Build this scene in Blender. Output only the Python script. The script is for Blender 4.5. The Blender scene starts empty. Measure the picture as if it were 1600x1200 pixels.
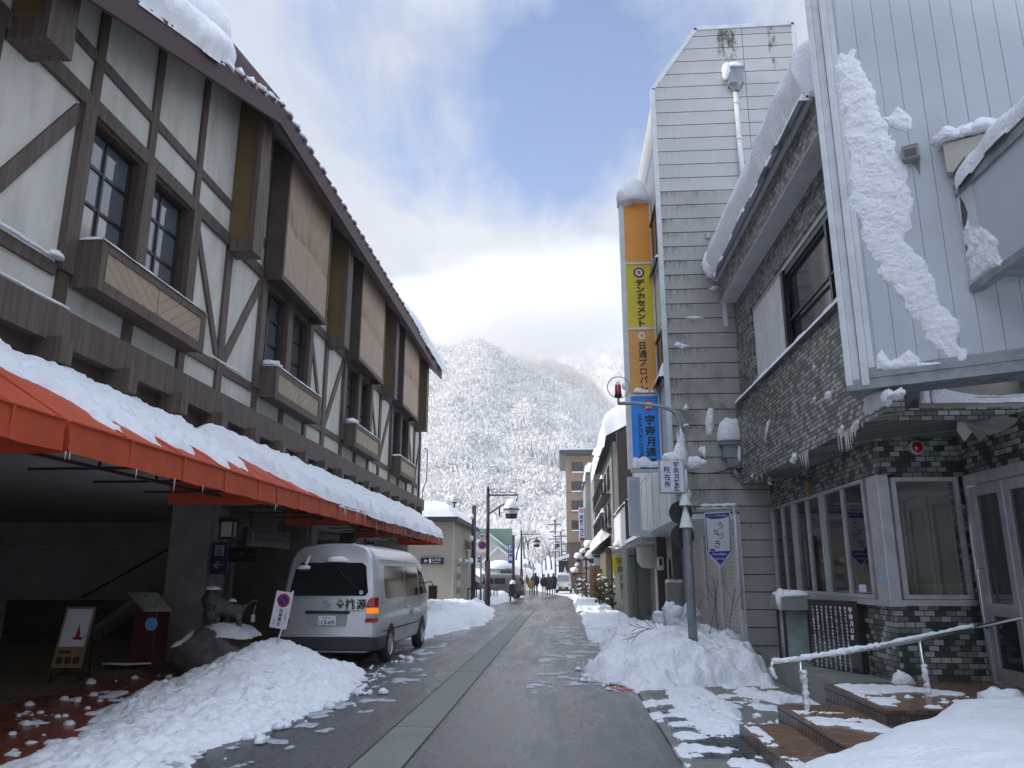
import bpy, math, random
import numpy as np
from mathutils import Vector, Matrix
R = math.radians
sc = bpy.context.scene
# ------------------------------------------------------------------ camera, sky, sun, exposure
EYE = 1.65
cam_d = bpy.data.cameras.new('camera'); cam_d.sensor_width = 36; cam_d.lens = 1195 / 1600 * 36
cam_d.clip_start = 0.1; cam_d.clip_end = 6000
cam = bpy.data.objects.new('camera', cam_d); sc.collection.objects.link(cam)
PITCH = R(14.0024); YAW = R(3.8091)
cam.location = (0, 0, EYE); cam.rotation_euler = (R(90) + PITCH, 0, YAW)
sc.camera = cam
sc.render.resolution_x = 1024; sc.render.resolution_y = 768
sc.view_settings.view_transform = 'Standard'; sc.view_settings.look = 'None'
sc.view_settings.gamma = 1.0; sc.view_settings.exposure = 0.18
sc.cycles.max_bounces = 7; sc.cycles.diffuse_bounces = 3; sc.cycles.glossy_bounces = 3
sc.cycles.transmission_bounces = 4; sc.cycles.transparent_max_bounces = 8; sc.cycles.volume_bounces = 3
sc.cycles.volume_step_rate = 4.0; sc.cycles.volume_max_steps = 96
sc.cycles.use_denoising = True; sc.cycles.sample_clamp_indirect = 6.0
SUN_AZ = R(-94)      # measured from the street's direction (+Y) towards the left
SUN_EL = R(27)
w = bpy.data.worlds.new('World'); sc.world = w; w.use_nodes = True
def sky_nodes():
    nt = w.node_tree; nt.nodes.clear(); N = nt.nodes.new; L = nt.links.new
    out = N('ShaderNodeOutputWorld'); bg = N('ShaderNodeBackground'); bg.inputs[1].default_value = 0.12
    sky = N('ShaderNodeTexSky'); sky.sky_type = 'NISHITA'; sky.sun_disc = False
    sky.sun_elevation = SUN_EL; sky.sun_rotation = SUN_AZ; sky.altitude = 200; sky.air_density = 1.0; sky.dust_density = 0.6; sky.ozone_density = 1.5
    tc = N('ShaderNodeTexCoord'); sep = N('ShaderNodeSeparateXYZ'); L(tc.outputs['Generated'], sep.inputs[0])
    def M(op, a, b=None, clamp=False):
        n = N('ShaderNodeMath'); n.operation = op; n.use_clamp = clamp
        for i, v in enumerate((a, b)):
            if v is None: continue
            if isinstance(v, (int, float)): n.inputs[i].default_value = v
            else: L(v, n.inputs[i])
        return n.outputs[0]
    X, Y, Z = sep.outputs
    zc = M('MAXIMUM', Z, 0.0); den = M('ADD', zc, 0.22)
    cx = M('DIVIDE', X, den); cy = M('DIVIDE', Y, den)
    cmb = N('ShaderNodeCombineXYZ'); L(cx, cmb.inputs[0]); L(cy, cmb.inputs[1])
    def noise(scale, det, rough, loc, dist=0.0):
        mp = N('ShaderNodeMapping'); mp.inputs['Location'].default_value = loc; mp.inputs['Scale'].default_value = (1.0, 0.55, 1); L(cmb.outputs[0], mp.inputs[0])
        n = N('ShaderNodeTexNoise'); n.inputs['Scale'].default_value = scale; n.inputs['Detail'].default_value = det; n.inputs['Roughness'].default_value = rough
        n.inputs['Distortion'].default_value = dist; L(mp.outputs[0], n.inputs['Vector']); return n.outputs['Fac']
    n1 = noise(1.9, 9, 0.60, (3.1, 1.7, 0), 0.5); n2 = noise(5.5, 7, 0.6, (7.3, 2.2, 0), 0.5)
    # the blue gap in the cloud: a band in the sky, above the mountain towards the right
    def lobe(d, width):
        v = Vector(d).normalized()
        dp = N('ShaderNodeVectorMath'); dp.operation = 'DOT_PRODUCT'; L(tc.outputs['Generated'], dp.inputs[0]); dp.inputs[1].default_value = v
        a = M('SUBTRACT', 1.0, dp.outputs['Value']); return M('POWER', 2.718, M('MULTIPLY', a, -1.0 / width))
    gap = M('ADD', M('MULTIPLY', lobe((0.10, 1, 0.72), 0.010), 0.62), M('MULTIPLY', lobe((-0.10, 1, 0.52), 0.008), 0.62))
    gap = M('ADD', gap, M('MULTIPLY', lobe((0.02, 1, 0.60), 0.006), 0.42)); gap = M('ADD', gap, M('MULTIPLY', lobe((-0.324, 0.833, 0.713), 0.006), 0.45)); gap = M('ADD', gap, M('MULTIPLY', lobe((0.03, 0.871, 0.656), 0.008), 0.35)); gap = M('ADD', gap, M('MULTIPLY', lobe((-0.21, 0.883, 0.542), 0.003), 0.35))
    gap = M('ADD', gap, M('MULTIPLY', lobe((0.28, 1, 0.82), 0.010), 0.30)); gap = M('ADD', gap, M('MULTIPLY', lobe((-0.02, 1, 0.80), 0.008), 0.30))
    dens = M('SUBTRACT', M('ADD', M('MULTIPLY', n1, 2.3), M('MULTIPLY', n2, 1.5)), 0.80)
    dens = M('SUBTRACT', dens, M('MULTIPLY', gap, 1.2))
    cov = M('MULTIPLY', M('SUBTRACT', dens, -0.10), 1.35, True)           # 0 blue .. 1 cloud
    hor = M('SUBTRACT', 1.0, M('MULTIPLY', M('SUBTRACT', Z, 0.30), 6.0, True), True)   # always cloud low down
    cov = M('MAXIMUM', cov, M('MULTIPLY', hor, 1.0))
    # cloud brightness: an overcast dome is darker low down and brightest overhead
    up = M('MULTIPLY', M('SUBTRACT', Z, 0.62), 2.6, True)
    beh = M('MULTIPLY', M('SUBTRACT', 0.1, Y), 1.2, True)  # unseen sky overhead and behind the camera brightened to lift the shaded street
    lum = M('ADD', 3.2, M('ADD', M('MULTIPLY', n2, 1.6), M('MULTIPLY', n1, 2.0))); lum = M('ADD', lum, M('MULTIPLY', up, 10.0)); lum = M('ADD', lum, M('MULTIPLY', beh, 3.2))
    glow = lobe((-0.12, 1, 0.44), 0.018); lum = M('ADD', lum, M('MULTIPLY', glow, 0.4)); lum = M('SUBTRACT', lum, M('MULTIPLY', hor, 0.95))
    tint = N('ShaderNodeMix'); tint.data_type = 'RGBA'; L(M('ADD', glow, M('MULTIPLY', hor, 0.45), True), tint.inputs[0])
    tint.inputs[6].default_value = (0.76, 0.87, 1.08, 1); tint.inputs[7].default_value = (0.90, 0.965, 1.06, 1)
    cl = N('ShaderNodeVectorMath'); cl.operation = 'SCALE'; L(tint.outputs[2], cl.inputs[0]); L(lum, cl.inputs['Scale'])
    sk = N('ShaderNodeVectorMath'); sk.operation = 'MULTIPLY'; L(sky.outputs[0], sk.inputs[0]); sk.inputs[1].default_value = (0.88, 1.24, 1.68)
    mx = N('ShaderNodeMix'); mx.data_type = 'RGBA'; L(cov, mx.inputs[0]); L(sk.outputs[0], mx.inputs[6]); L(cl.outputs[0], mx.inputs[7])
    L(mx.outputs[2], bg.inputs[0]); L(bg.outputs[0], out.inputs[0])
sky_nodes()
sd = bpy.data.lights.new('sun', 'SUN'); sd.energy = 4.2; sd.angle = R(5); sd.color = (1.0, 0.91, 0.80)
sun = bpy.data.objects.new('sun', sd); sc.collection.objects.link(sun)
sdir = Vector((math.sin(SUN_AZ) * math.cos(SUN_EL), math.cos(SUN_AZ) * math.cos(SUN_EL), math.sin(SUN_EL)))
sun.rotation_euler = sdir.to_track_quat('Z', 'Y').to_euler()

# ------------------------------------------------------------------ measuring helper: where a sight line meets a real plane
_cy, _sy, _cp, _sp = math.cos(YAW), math.sin(YAW), math.cos(PITCH), math.sin(PITCH)
FW = Vector((-_sy * _cp, _cy * _cp, _sp)); RT = Vector((_cy, _sy, 0)); UP = RT.cross(FW)
def ray(u, v): return FW + RT * ((u - 800) / 1195) + UP * ((600 - v) / 1195)
def P(u, v, x=None, y=None, z=None):
    d = ray(u, v)
    t = x / d.x if x is not None else y / d.y if y is not None else (z - EYE) / d.z
    return Vector((0, 0, EYE)) + d * t
def PP(u, v, o, n):
    d = ray(u, v); o = Vector(o); n = Vector(n); e = Vector((0, 0, EYE))
    return e + d * ((o - e).dot(n) / d.dot(n))

# ------------------------------------------------------------------ numpy noise
def _h(ix, iy, seed):
    n = (ix.astype(np.int64) * 374761393 + iy.astype(np.int64) * 668265263 + seed * 974634777) & 0x7fffffff
    n = ((n ^ (n >> 13)) * 1274126177) & 0x7fffffff
    n = ((n ^ (n >> 15)) * 2246822519) & 0x7fffffff
    return (n & 0xffffff) / float(0xffffff)
def vnoise(x, y, seed=0):
    x = np.asarray(x, float); y = np.asarray(y, float)
    ix = np.floor(x); iy = np.floor(y); fx = x - ix; fy = y - iy
    fx = fx * fx * fx * (fx * (fx * 6 - 15) + 10); fy = fy * fy * fy * (fy * (fy * 6 - 15) + 10)
    a = _h(ix, iy, seed); b = _h(ix + 1, iy, seed); c = _h(ix, iy + 1, seed); d = _h(ix + 1, iy + 1, seed)
    return (a + (b - a) * fx) * (1 - fy) + (c + (d - c) * fx) * fy
def fbm(x, y, o=4, seed=0, g=0.5):
    s = 0; a = 1; t = 0
    for i in range(o):
        s = s + a * vnoise(np.asarray(x) * 2 ** i + 17.3 * i, np.asarray(y) * 2 ** i - 9.1 * i, seed + i); t += a; a *= g
    return s / t * 2 - 1
def billow(x, y, o=3, seed=0):
    s = 0; a = 1; t = 0
    for i in range(o):
        s = s + a * (1 - np.abs(vnoise(np.asarray(x) * 2 ** i + 3.7 * i, np.asarray(y) * 2 ** i, seed + i) * 2 - 1)); t += a; a *= 0.5
    return s / t
def sdf(poly, A, B):
    p = np.array(poly, float); n = len(p); d = np.full(A.shape, 1e9); inside = np.zeros(A.shape, bool)
    for i in range(n):
        a = p[i]; b = p[(i + 1) % n]; e = b - a; wx = A - a[0]; wy = B - a[1]
        t = np.clip((wx * e[0] + wy * e[1]) / (e @ e + 1e-12), 0, 1)
        d = np.minimum(d, np.hypot(wx - e[0] * t, wy - e[1] * t))
        c = ((a[1] > B) != (b[1] > B)) & (A < (b[0] - a[0]) * (B - a[1]) / (b[1] - a[1] + 1e-12) + a[0])
        inside ^= c
    return np.where(inside, d, -d)

# ------------------------------------------------------------------ object helpers
BASE = {}
def tag(o, label=None, cat=None, group=None, kind=None):
    if label: o['label'] = label
    if cat: o['category'] = cat
    if group: o['group'] = group
    if kind: o['kind'] = kind
    return o
def root(name, loc, label=None, cat=None, group=None):
    o = bpy.data.objects.new(name, None); sc.collection.objects.link(o); o.location = loc; o.empty_display_size = 0.2
    BASE[o.name] = Vector(loc); return tag(o, label, cat, group)
class MB:
    def __init__(s): s.v = []; s.f = []; s.s = []
    def add(s, vs, fs, smooth=False):
        n = len(s.v); s.v.extend(tuple(v) for v in vs)
        for f in fs: s.f.append(tuple(i + n for i in f)); s.s.append(smooth)
        return s
    def box(s, x0, x1, y0, y1, z0, z1):
        x0, x1 = min(x0, x1), max(x0, x1); y0, y1 = min(y0, y1), max(y0, y1); z0, z1 = min(z0, z1), max(z0, z1)
        return s.add([(x0, y0, z0), (x1, y0, z0), (x1, y1, z0), (x0, y1, z0), (x0, y0, z1), (x1, y0, z1), (x1, y1, z1), (x0, y1, z1)],
                     [(3, 2, 1, 0), (4, 5, 6, 7), (0, 1, 5, 4), (1, 2, 6, 5), (2, 3, 7, 6), (3, 0, 4, 7)])
    def fbox(s, c, ax, ay, az):          # box from centre and three half-axis vectors
        c = Vector(c); vs = []
        for k in (-1, 1):
            for i, j in ((-1, -1), (1, -1), (1, 1), (-1, 1)): vs.append(c + Vector(ax) * i + Vector(ay) * j + Vector(az) * k)
        return s.add(vs, [(3, 2, 1, 0), (4, 5, 6, 7), (0, 1, 5, 4), (1, 2, 6, 5), (2, 3, 7, 6), (3, 0, 4, 7)])
    def beam(s, p, q, wd, ht, up=(0, 0, 1)):
        p = Vector(p); q = Vector(q); d = q - p; L = d.length; d.normalize(); a = d.cross(Vector(up))
        if a.length < 1e-5: a = Vector((1, 0, 0))
        a.normalize(); b = a.cross(d)
        return s.fbox((p + q) / 2, d * (L / 2), a * (wd / 2), b * (ht / 2))
    def tube(s, pts, r, n=10, caps=True):
        pts = [Vector(p) for p in pts]; rs = r if isinstance(r, (list, tuple)) else [r] * len(pts); vs = []; fs = []
        a = None
        for i, p in enumerate(pts):
            t = (pts[min(i + 1, len(pts) - 1)] - pts[max(i - 1, 0)])
            if t.length < 1e-9: t = Vector((0, 0, 1))
            t.normalize()
            if a is None:
                a = t.cross(Vector((0, 0, 1)));
                if a.length < 1e-3: a = t.cross(Vector((1, 0, 0)))
            a = (a - t * a.dot(t)).normalized(); b = t.cross(a)
            for k in range(n):
                an = 2 * math.pi * k / n; vs.append(p + (a * math.cos(an) + b * math.sin(an)) * rs[i])
        for i in range(len(pts) - 1):
            for k in range(n): fs.append((i * n + k, i * n + (k + 1) % n, (i + 1) * n + (k + 1) % n, (i + 1) * n + k))
        s.add(vs, fs, n > 5)
        if caps:
            m = len(s.v) - len(vs); s.f.append(tuple(m + k for k in range(n - 1, -1, -1))); s.s.append(False)
            m2 = m + (len(pts) - 1) * n; s.f.append(tuple(m2 + k for k in range(n))); s.s.append(False)
        return s
    def prism(s, pts, off):              # planar polygon pushed along a vector
        n = len(pts); off = Vector(off); vs = [Vector(p) for p in pts] + [Vector(p) + off for p in pts]
        fs = [tuple(range(n)), tuple(range(2 * n - 1, n - 1, -1))] + [(i, i + n, (i + 1) % n + n, (i + 1) % n)[::1] for i in range(n)]
        return s.add(vs, fs)
    def disc(s, c, nrm, r, th=0.01, n=28, r0=0.0):
        c = Vector(c); nrm = Vector(nrm).normalized(); a = nrm.cross(Vector((0, 0, 1)));
        if a.length < 1e-3: a = Vector((1, 0, 0))
        a.normalize(); b = nrm.cross(a)
        ring = [a * math.cos(2 * math.pi * k / n) + b * math.sin(2 * math.pi * k / n) for k in range(n)]
        if r0 <= 0:
            return s.prism([c + q * r for q in ring], nrm * th)
        vs = []
        for q in ring: vs += [c + q * r0, c + q * r, c + q * r + nrm * th, c + q * r0 + nrm * th]
        fs = []
        for k in range(n):
            i = 4 * k; j = 4 * ((k + 1) % n)
            for m in range(4): fs.append((i + m, i + (m + 1) % 4, j + (m + 1) % 4, j + m))
        return s.add(vs, fs)
    def lathe(s, c, prof, n=20, axis=(0, 0, 1)):
        ax = Vector(axis).normalized(); a = ax.cross(Vector((0, 1, 0)));
        if a.length < 1e-3: a = Vector((1, 0, 0))
        a.normalize(); b = ax.cross(a); c = Vector(c); vs = []; fs = []
        for r, h in prof:
            for k in range(n):
                t = 2 * math.pi * k / n; vs.append(c + ax * h + (a * math.cos(t) + b * math.sin(t)) * max(r, 1e-4))
        for i in range(len(prof) - 1):
            for k in range(n): fs.append((i * n + k, i * n + (k + 1) % n, (i + 1) * n + (k + 1) % n, (i + 1) * n + k))
        return s.add(vs, fs, True)
    def blob(s, c, size, seed=0, rough=0.16, n=14, flat=True, freq=2.0):
        rnd = random.Random(seed); ph = [(rnd.uniform(0, 6.28), rnd.uniform(0, 6.28), rnd.uniform(0, 6.28), rnd.uniform(0.7, 1.6) * freq) for _ in range(5)]
        vs = []; fs = []; m = max(6, n // 2 + 2); cx, cy_, cz = c
        for i in range(m + 1):
            th = math.pi * i / m
            for k in range(n):
                an = 2 * math.pi * k / n; d = (math.sin(th) * math.cos(an), math.sin(th) * math.sin(an), math.cos(th)); q = 0
                for (p1, p2, p3, fq) in ph: q += math.sin(d[0] * fq * 2 + p1) * math.sin(d[1] * fq * 2 + p2) * math.sin(d[2] * fq * 2 + p3)
                rr = 1 + rough * q
                z = d[2] * rr
                if flat and z < -0.12: z = -0.12
                vs.append((cx + d[0] * rr * size[0], cy_ + d[1] * rr * size[1], cz + z * size[2]))
        for i in range(m):
            for k in range(n): fs.append((i * n + k, (i + 1) * n + k, (i + 1) * n + (k + 1) % n, i * n + (k + 1) % n))
        return s.add(vs, fs, True)
    def icicle(s, p, ln, r=0.008):
        p = Vector(p); return s.tube([p, p - Vector((0, 0, ln * .5)), p - Vector((0, 0, ln))], [r, r * .6, r * .12], 6, False)
    def build(s, name, mat, parent=None, label=None, bevel=0.0, center=False):
        me = bpy.data.meshes.new(name)
        off = Vector((0, 0, 0))
        r_ = parent
        while r_ is not None and r_.parent is not None: r_ = r_.parent
        if r_ is not None: off = BASE.get(r_.name, Vector((0, 0, 0)))
        elif center and s.v:
            a = np.array(s.v); off = Vector(((a[:, 0].min() + a[:, 0].max()) / 2, (a[:, 1].min() + a[:, 1].max()) / 2, a[:, 2].min()))
        me.from_pydata([(v[0] - off[0], v[1] - off[1], v[2] - off[2]) for v in s.v], [], s.f)
        me.polygons.foreach_set('use_smooth', s.s); me.update()
        for m in (mat if isinstance(mat, (list, tuple)) else [mat]): me.materials.append(m)
        o = bpy.data.objects.new(name, me); sc.collection.objects.link(o)
        if parent is not None: o.parent = parent
        elif center: o.location = off; BASE[o.name] = off
        if bevel > 0:
            b = o.modifiers.new('bevel', 'BEVEL'); b.width = bevel; b.segments = 2; b.limit_method = 'ANGLE'; b.angle_limit = R(40)
        if label: o['label'] = label
        return o
def np_build(name, V, F, mat, parent=None, smooth=True):
    V = np.asarray(V, np.float32).reshape(-1, 3); F = np.asarray(F, np.int32); off = np.zeros(3)
    r_ = parent
    while r_ is not None and r_.parent is not None: r_ = r_.parent
    loc = None
    if r_ is not None: off = np.array(BASE[r_.name])
    else: loc = Vector((float(V[:, 0].mean()), float(V[:, 1].mean()), float(V[:, 2].min()))); off = np.array(loc)
    me = bpy.data.meshes.new(name); k = F.shape[1]
    me.vertices.add(len(V)); me.vertices.foreach_set('co', (V - off.astype(np.float32)).ravel())
    me.loops.add(F.size); me.loops.foreach_set('vertex_index', F.ravel())
    me.polygons.add(len(F)); me.polygons.foreach_set('loop_start', np.arange(0, F.size, k, dtype=np.int32)); me.polygons.foreach_set('loop_total', np.full(len(F), k, np.int32))
    me.polygons.foreach_set('use_smooth', np.full(len(F), smooth)); me.update(calc_edges=True); me.validate()
    me.materials.append(mat); o = bpy.data.objects.new(name, me); sc.collection.objects.link(o)
    if parent is not None: o.parent = parent
    else: o.location = loc; BASE[o.name] = loc
    return o
def copy_tree(o, parent=None, loc=None, label=None, off=None):
    c = o.copy(); sc.collection.objects.link(c)
    if parent is not None: c.parent = parent
    if loc is not None: c.location = loc
    if off is not None: c.location = Vector(o.location) + Vector(off)
    if label: c['label'] = label
    for ch in o.children: copy_tree(ch, c)
    return c
def text_mb(items, mb=None):
    """items: (string, height, origin(centre), U, V, extra) ; each glyph run becomes real thin lettering on a surface"""
    mb = mb or MB()
    for it in items:
        s, h, c, U, V = it[:5]; opt = it[5] if len(it) > 5 else {}
        cu = bpy.data.curves.new('t', 'FONT'); cu.body = s; cu.size = 1.0; cu.offset = opt.get('bold', 0.0); cu.resolution_u = 3; cu.space_character = opt.get('space', 1.0)
        cu.align_x = 'LEFT'; to = bpy.data.objects.new('t', cu); sc.collection.objects.link(to); bpy.context.view_layer.update()
        me = bpy.data.meshes.new_from_object(to); a = np.zeros(len(me.vertices) * 3); me.vertices.foreach_get('co', a); a = a.reshape(-1, 3)
        if len(a):
            mn = a.min(0); mxx = a.max(0); ctr = (mn + mxx) / 2; ext = mxx - mn
            if opt.get('fit') == 'em': k = h; ctr[1] = 0.38
            else: k = h / max(ext[1], 1e-6)
            kx = k * opt.get('sx', 1.0)
            if opt.get('width'): kx = opt['width'] / ext[0]
            U = Vector(U).normalized(); V = Vector(V).normalized(); c = Vector(c)
            x = (a[:, 0] - ctr[0]) * kx; y = (a[:, 1] - ctr[1]) * k
            ro = opt.get('rot', 0)
            if ro: x, y = x * math.cos(ro) - y * math.sin(ro), x * math.sin(ro) + y * math.cos(ro)
            vs = [c + U * float(p) + V * float(q) for p, q in zip(x, y)]
            mb.add(vs, [tuple(p.vertices) for p in me.polygons])
        bpy.data.objects.remove(to); bpy.data.curves.remove(cu); bpy.data.meshes.remove(me)
    return mb
def vtext(s, h, top, U, V, step=1.12, **o):
    """vertical writing, top = centre of the first character"""
    U = Vector(U).normalized(); V = Vector(V).normalized(); out = []
    for i, ch in enumerate(s):
        if ch == ' ': continue
        oo = dict(o); oo['fit'] = 'em'
        if ch == 'ー': oo['rot'] = math.pi / 2
        out.append((ch, h, Vector(top) - V * (i * h * step), U, V, oo))
    return out
def snow_sheet(name, poly, place, res, thick, seed=0, edge=0.25, wob=0.12, wf=3.0, lump=0.06, lf=4.0, fine=0.02, ff=14, label=None, cat='snow', under=0.02, shape=None, parent=None, mat=None, kind='stuff'):
    """snow with real thickness over a polygon (a,b); place(A,B,H) -> world arrays"""
    p = np.array(poly, float); a0, b0 = p.min(0) - wob * 1.5; a1, b1 = p.max(0) + wob * 1.5
    na = max(3, int((a1 - a0) / res)); nb = max(3, int((b1 - b0) / res))
    A, B = np.meshgrid(np.linspace(a0, a1, na), np.linspace(b0, b1, nb), indexing='ij')
    d = sdf(poly, A, B) + wob * fbm(A * wf, B * wf, 4, seed + 5)
    t = thick if not callable(shape) else shape(A, B)
    h = t * (1 - np.exp(-np.maximum(d, 0) / edge)) + (lump * fbm(A * lf, B * lf, 3, seed + 9) + lump * 0.6 * (billow(A * lf * 2.1, B * lf * 2.1, 2, seed + 21) - 0.5) + fine * fbm(A * ff, B * ff, 3, seed + 31)) * np.clip(d / (edge * 0.8), 0, 1)
    ok = d > 0; h = np.where(ok, np.maximum(h, 0.004), -under)
    V = place(A, B, h); V = np.stack(V, -1).reshape(-1, 3)
    idx = np.arange(na * nb).reshape(na, nb)
    q = np.stack([idx[:-1, :-1], idx[1:, :-1], idx[1:, 1:], idx[:-1, 1:]], -1).reshape(-1, 4)
    okf = ok.reshape(-1)[q].any(1); q = q[okf]
    used = np.unique(q); re = np.full(na * nb, -1); re[used] = np.arange(len(used))
    o = np_build(name, V[used], re[q], mat or MAT['snow'], parent, True)
    if parent is None: tag(o, label, cat, kind=kind)
    return o

# ------------------------------------------------------------------ materials
MAT = {}
def mat(name, col, rough=0.6, metal=0.0, c2=None, ns=3.0, nd=5, mixp=(0.35, 0.65), bump=0.0, bs=30.0, bd=4, spec=0.5, stretch=(1, 1, 1), coat=0.0, emis=None, es=0.0, r2=None, bstretch=None):
    m = bpy.data.materials.new(name); m.use_nodes = True; nt = m.node_tree; b = nt.nodes['Principled BSDF']; N = nt.nodes.new; L = nt.links.new
    b.inputs['Base Color'].default_value = (*col, 1); b.inputs['Roughness'].default_value = rough; b.inputs['Metallic'].default_value = metal
    b.inputs['Specular IOR Level'].default_value = spec; b.inputs['Coat Weight'].default_value = coat
    geo = N('ShaderNodeNewGeometry')
    if c2 is not None or r2 is not None:
        mp = N('ShaderNodeMapping'); mp.inputs['Scale'].default_value = stretch; L(geo.outputs['Position'], mp.inputs[0])
        n = N('ShaderNodeTexNoise'); n.inputs['Scale'].default_value = ns; n.inputs['Detail'].default_value = nd; n.inputs['Roughness'].default_value = 0.62; L(mp.outputs[0], n.inputs['Vector'])
        mr = N('ShaderNodeMapRange'); mr.inputs[1].default_value = mixp[0]; mr.inputs[2].default_value = mixp[1]; L(n.outputs['Fac'], mr.inputs[0])
        if c2 is not None:
            mx = N('ShaderNodeMix'); mx.data_type = 'RGBA'; L(mr.outputs[0], mx.inputs[0]); mx.inputs[6].default_value = (*col, 1); mx.inputs[7].default_value = (*c2, 1); L(mx.outputs[2], b.inputs['Base Color'])
        if r2 is not None:
            m2 = N('ShaderNodeMapRange'); m2.inputs[3].default_value = rough; m2.inputs[4].default_value = r2; L(mr.outputs[0], m2.inputs[0]); L(m2.outputs[0], b.inputs['Roughness'])
    if bump > 0:
        mp2 = N('ShaderNodeMapping'); mp2.inputs['Scale'].default_value = bstretch or (1, 1, 1); L(geo.outputs['Position'], mp2.inputs[0])
        n2 = N('ShaderNodeTexNoise'); n2.inputs['Scale'].default_value = bs; n2.inputs['Detail'].default_value = bd; L(mp2.outputs[0], n2.inputs['Vector'])
        bp = N('ShaderNodeBump'); bp.inputs['Strength'].default_value = 1.0; bp.inputs['Distance'].default_value = bump; L(n2.outputs['Fac'], bp.inputs['Height']); L(bp.outputs[0], b.inputs['Normal'])
    if emis: b.inputs['Emission Color'].default_value = (*emis, 1); b.inputs['Emission Strength'].default_value = es
    MAT[name] = m; return m
mat('snow', (0.86, 0.88, 0.91), 0.55, c2=(0.80, 0.83, 0.88), ns=5, bump=0.022, bs=26, bd=8, spec=0.25)
mat('slush', (0.52, 0.55, 0.60), 0.35, c2=(0.36, 0.38, 0.42), ns=12, bump=0.01, bs=30)
mat('snow_dirty', (0.86, 0.88, 0.91), 0.55, c2=(0.68, 0.71, 0.76), ns=9, nd=9, mixp=(0.52, 0.78), bump=0.026, bs=24, bd=8, spec=0.25)
mat('snow_crust', (0.84, 0.86, 0.90), 0.5, c2=(0.74, 0.78, 0.86), ns=9, bump=0.025, bs=16, bd=6, spec=0.3)
mat('plaster', (0.64, 0.63, 0.58), 0.85, c2=(0.47, 0.455, 0.40), ns=1.5, nd=9, mixp=(0.44, 0.78), stretch=(2, 2, 0.45), bump=0.006, bs=70)
mat('timber', (0.078, 0.054, 0.043), 0.65, c2=(0.140, 0.112, 0.097), ns=2.4, nd=9, mixp=(0.42, 0.72), stretch=(7, 7, 0.45), bump=0.002, bs=40)
mat('timber_dark', (0.046, 0.028, 0.022), 0.6, c2=(0.066, 0.046, 0.038), ns=3, bump=0.002, bs=30)
mat('gold', (0.145, 0.098, 0.034), 0.45, c2=(0.115, 0.078, 0.028), ns=2.5, bump=0.001, bs=20)
mat('fascia', (0.050, 0.018, 0.020), 0.6, c2=(0.040, 0.015, 0.017), ns=2)
mat('roof_metal', (0.12, 0.07, 0.075), 0.35, c2=(0.16, 0.11, 0.11), ns=3, metal=0.2)
mat('awning', (0.74, 0.125, 0.040), 0.55, c2=(0.58, 0.085, 0.03), ns=1.6, nd=8, bump=0.012, bs=5, bstretch=(1, 1.6, 0.3))
mat('frame_black', (0.012, 0.012, 0.014), 0.3, bump=0.0005, bs=20)
mat('black', (0.012, 0.012, 0.014), 0.5)
mat('dark_metal', (0.035, 0.022, 0.024), 0.4)
mat('concrete', (0.30, 0.29, 0.27), 0.8, c2=(0.20, 0.195, 0.185), ns=1.8, nd=8, bump=0.004, bs=35)
mat('concrete_wet', (0.15, 0.155, 0.14), 0.45, c2=(0.23, 0.235, 0.215), ns=2.5, nd=8, bump=0.004, bs=45, r2=0.7)
mat('interior_wall', (0.34, 0.33, 0.31), 0.8, c2=(0.26, 0.25, 0.24), ns=1.5)
mat('ceiling', (0.42, 0.42, 0.40), 0.85, c2=(0.34, 0.34, 0.33), ns=1.2)
mat('white_metal', (0.50, 0.545, 0.59), 0.42, c2=(0.44, 0.48, 0.525), ns=0.9, nd=7, bump=0.0015, bs=6, bstretch=(1, 1, 0.2))
mat('white_frame', (0.66, 0.69, 0.72), 0.4, c2=(0.55, 0.57, 0.58), ns=4, nd=7)
mat('white_paint', (0.74, 0.75, 0.76), 0.45, c2=(0.62, 0.62, 0.61), ns=3, nd=7)
mat('cream', (0.50, 0.48, 0.42), 0.7, c2=(0.42, 0.40, 0.35), ns=1.2, nd=7)
mat('beige', (0.40, 0.37, 0.31), 0.8, c2=(0.34, 0.31, 0.265), ns=1.0, nd=7, bump=0.003, bs=60)
mat('shutter', (0.70, 0.66, 0.60), 0.5, c2=(0.58, 0.54, 0.49), ns=2.0, nd=6, stretch=(1, 1, 0.4))
mat('galv', (0.30, 0.33, 0.35), 0.42, metal=0.3, c2=(0.20, 0.225, 0.24), ns=6)
mat('alu', (0.50, 0.51, 0.52), 0.38, metal=0.6, c2=(0.40, 0.41, 0.43), ns=5)
mat('steel', (0.60, 0.62, 0.62), 0.22, metal=1.0)
mat('rubber', (0.018, 0.018, 0.02), 0.75, bump=0.002, bs=60)
mat('glass_pale', (0.30, 0.37, 0.37), 0.08, spec=0.7, c2=(0.16, 0.20, 0.20), ns=2.5)
mat('awning_seam', (0.50, 0.075, 0.025), 0.6)
mat('grey_plastic', (0.30, 0.31, 0.31), 0.5)
mat('van_silver', (0.56, 0.575, 0.60), 0.34, metal=0.35, coat=0.5, c2=(0.47, 0.485, 0.50), ns=1.5)
mat('van_grey', (0.075, 0.078, 0.088), 0.3, coat=0.6)
mat('car_white', (0.70, 0.72, 0.75), 0.3, coat=0.6)
mat('car_dark', (0.03, 0.033, 0.04), 0.25, coat=0.7)
mat('bumper', (0.022, 0.024, 0.03), 0.5, bump=0.001, bs=60)
mat('glass_dark', (0.010, 0.011, 0.013), 0.06, spec=0.7, coat=0.3)
mat('glass_win', (0.030, 0.036, 0.042), 0.08, spec=0.8)
mat('glass_sky', (0.10, 0.12, 0.14), 0.04, spec=1.0, metal=0.0, coat=1.0)
mat('curtain', (0.40, 0.38, 0.33), 0.9, c2=(0.18, 0.17, 0.155), ns=1.5, mixp=(.3, .7), stretch=(1, 6, 0.2))
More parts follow.
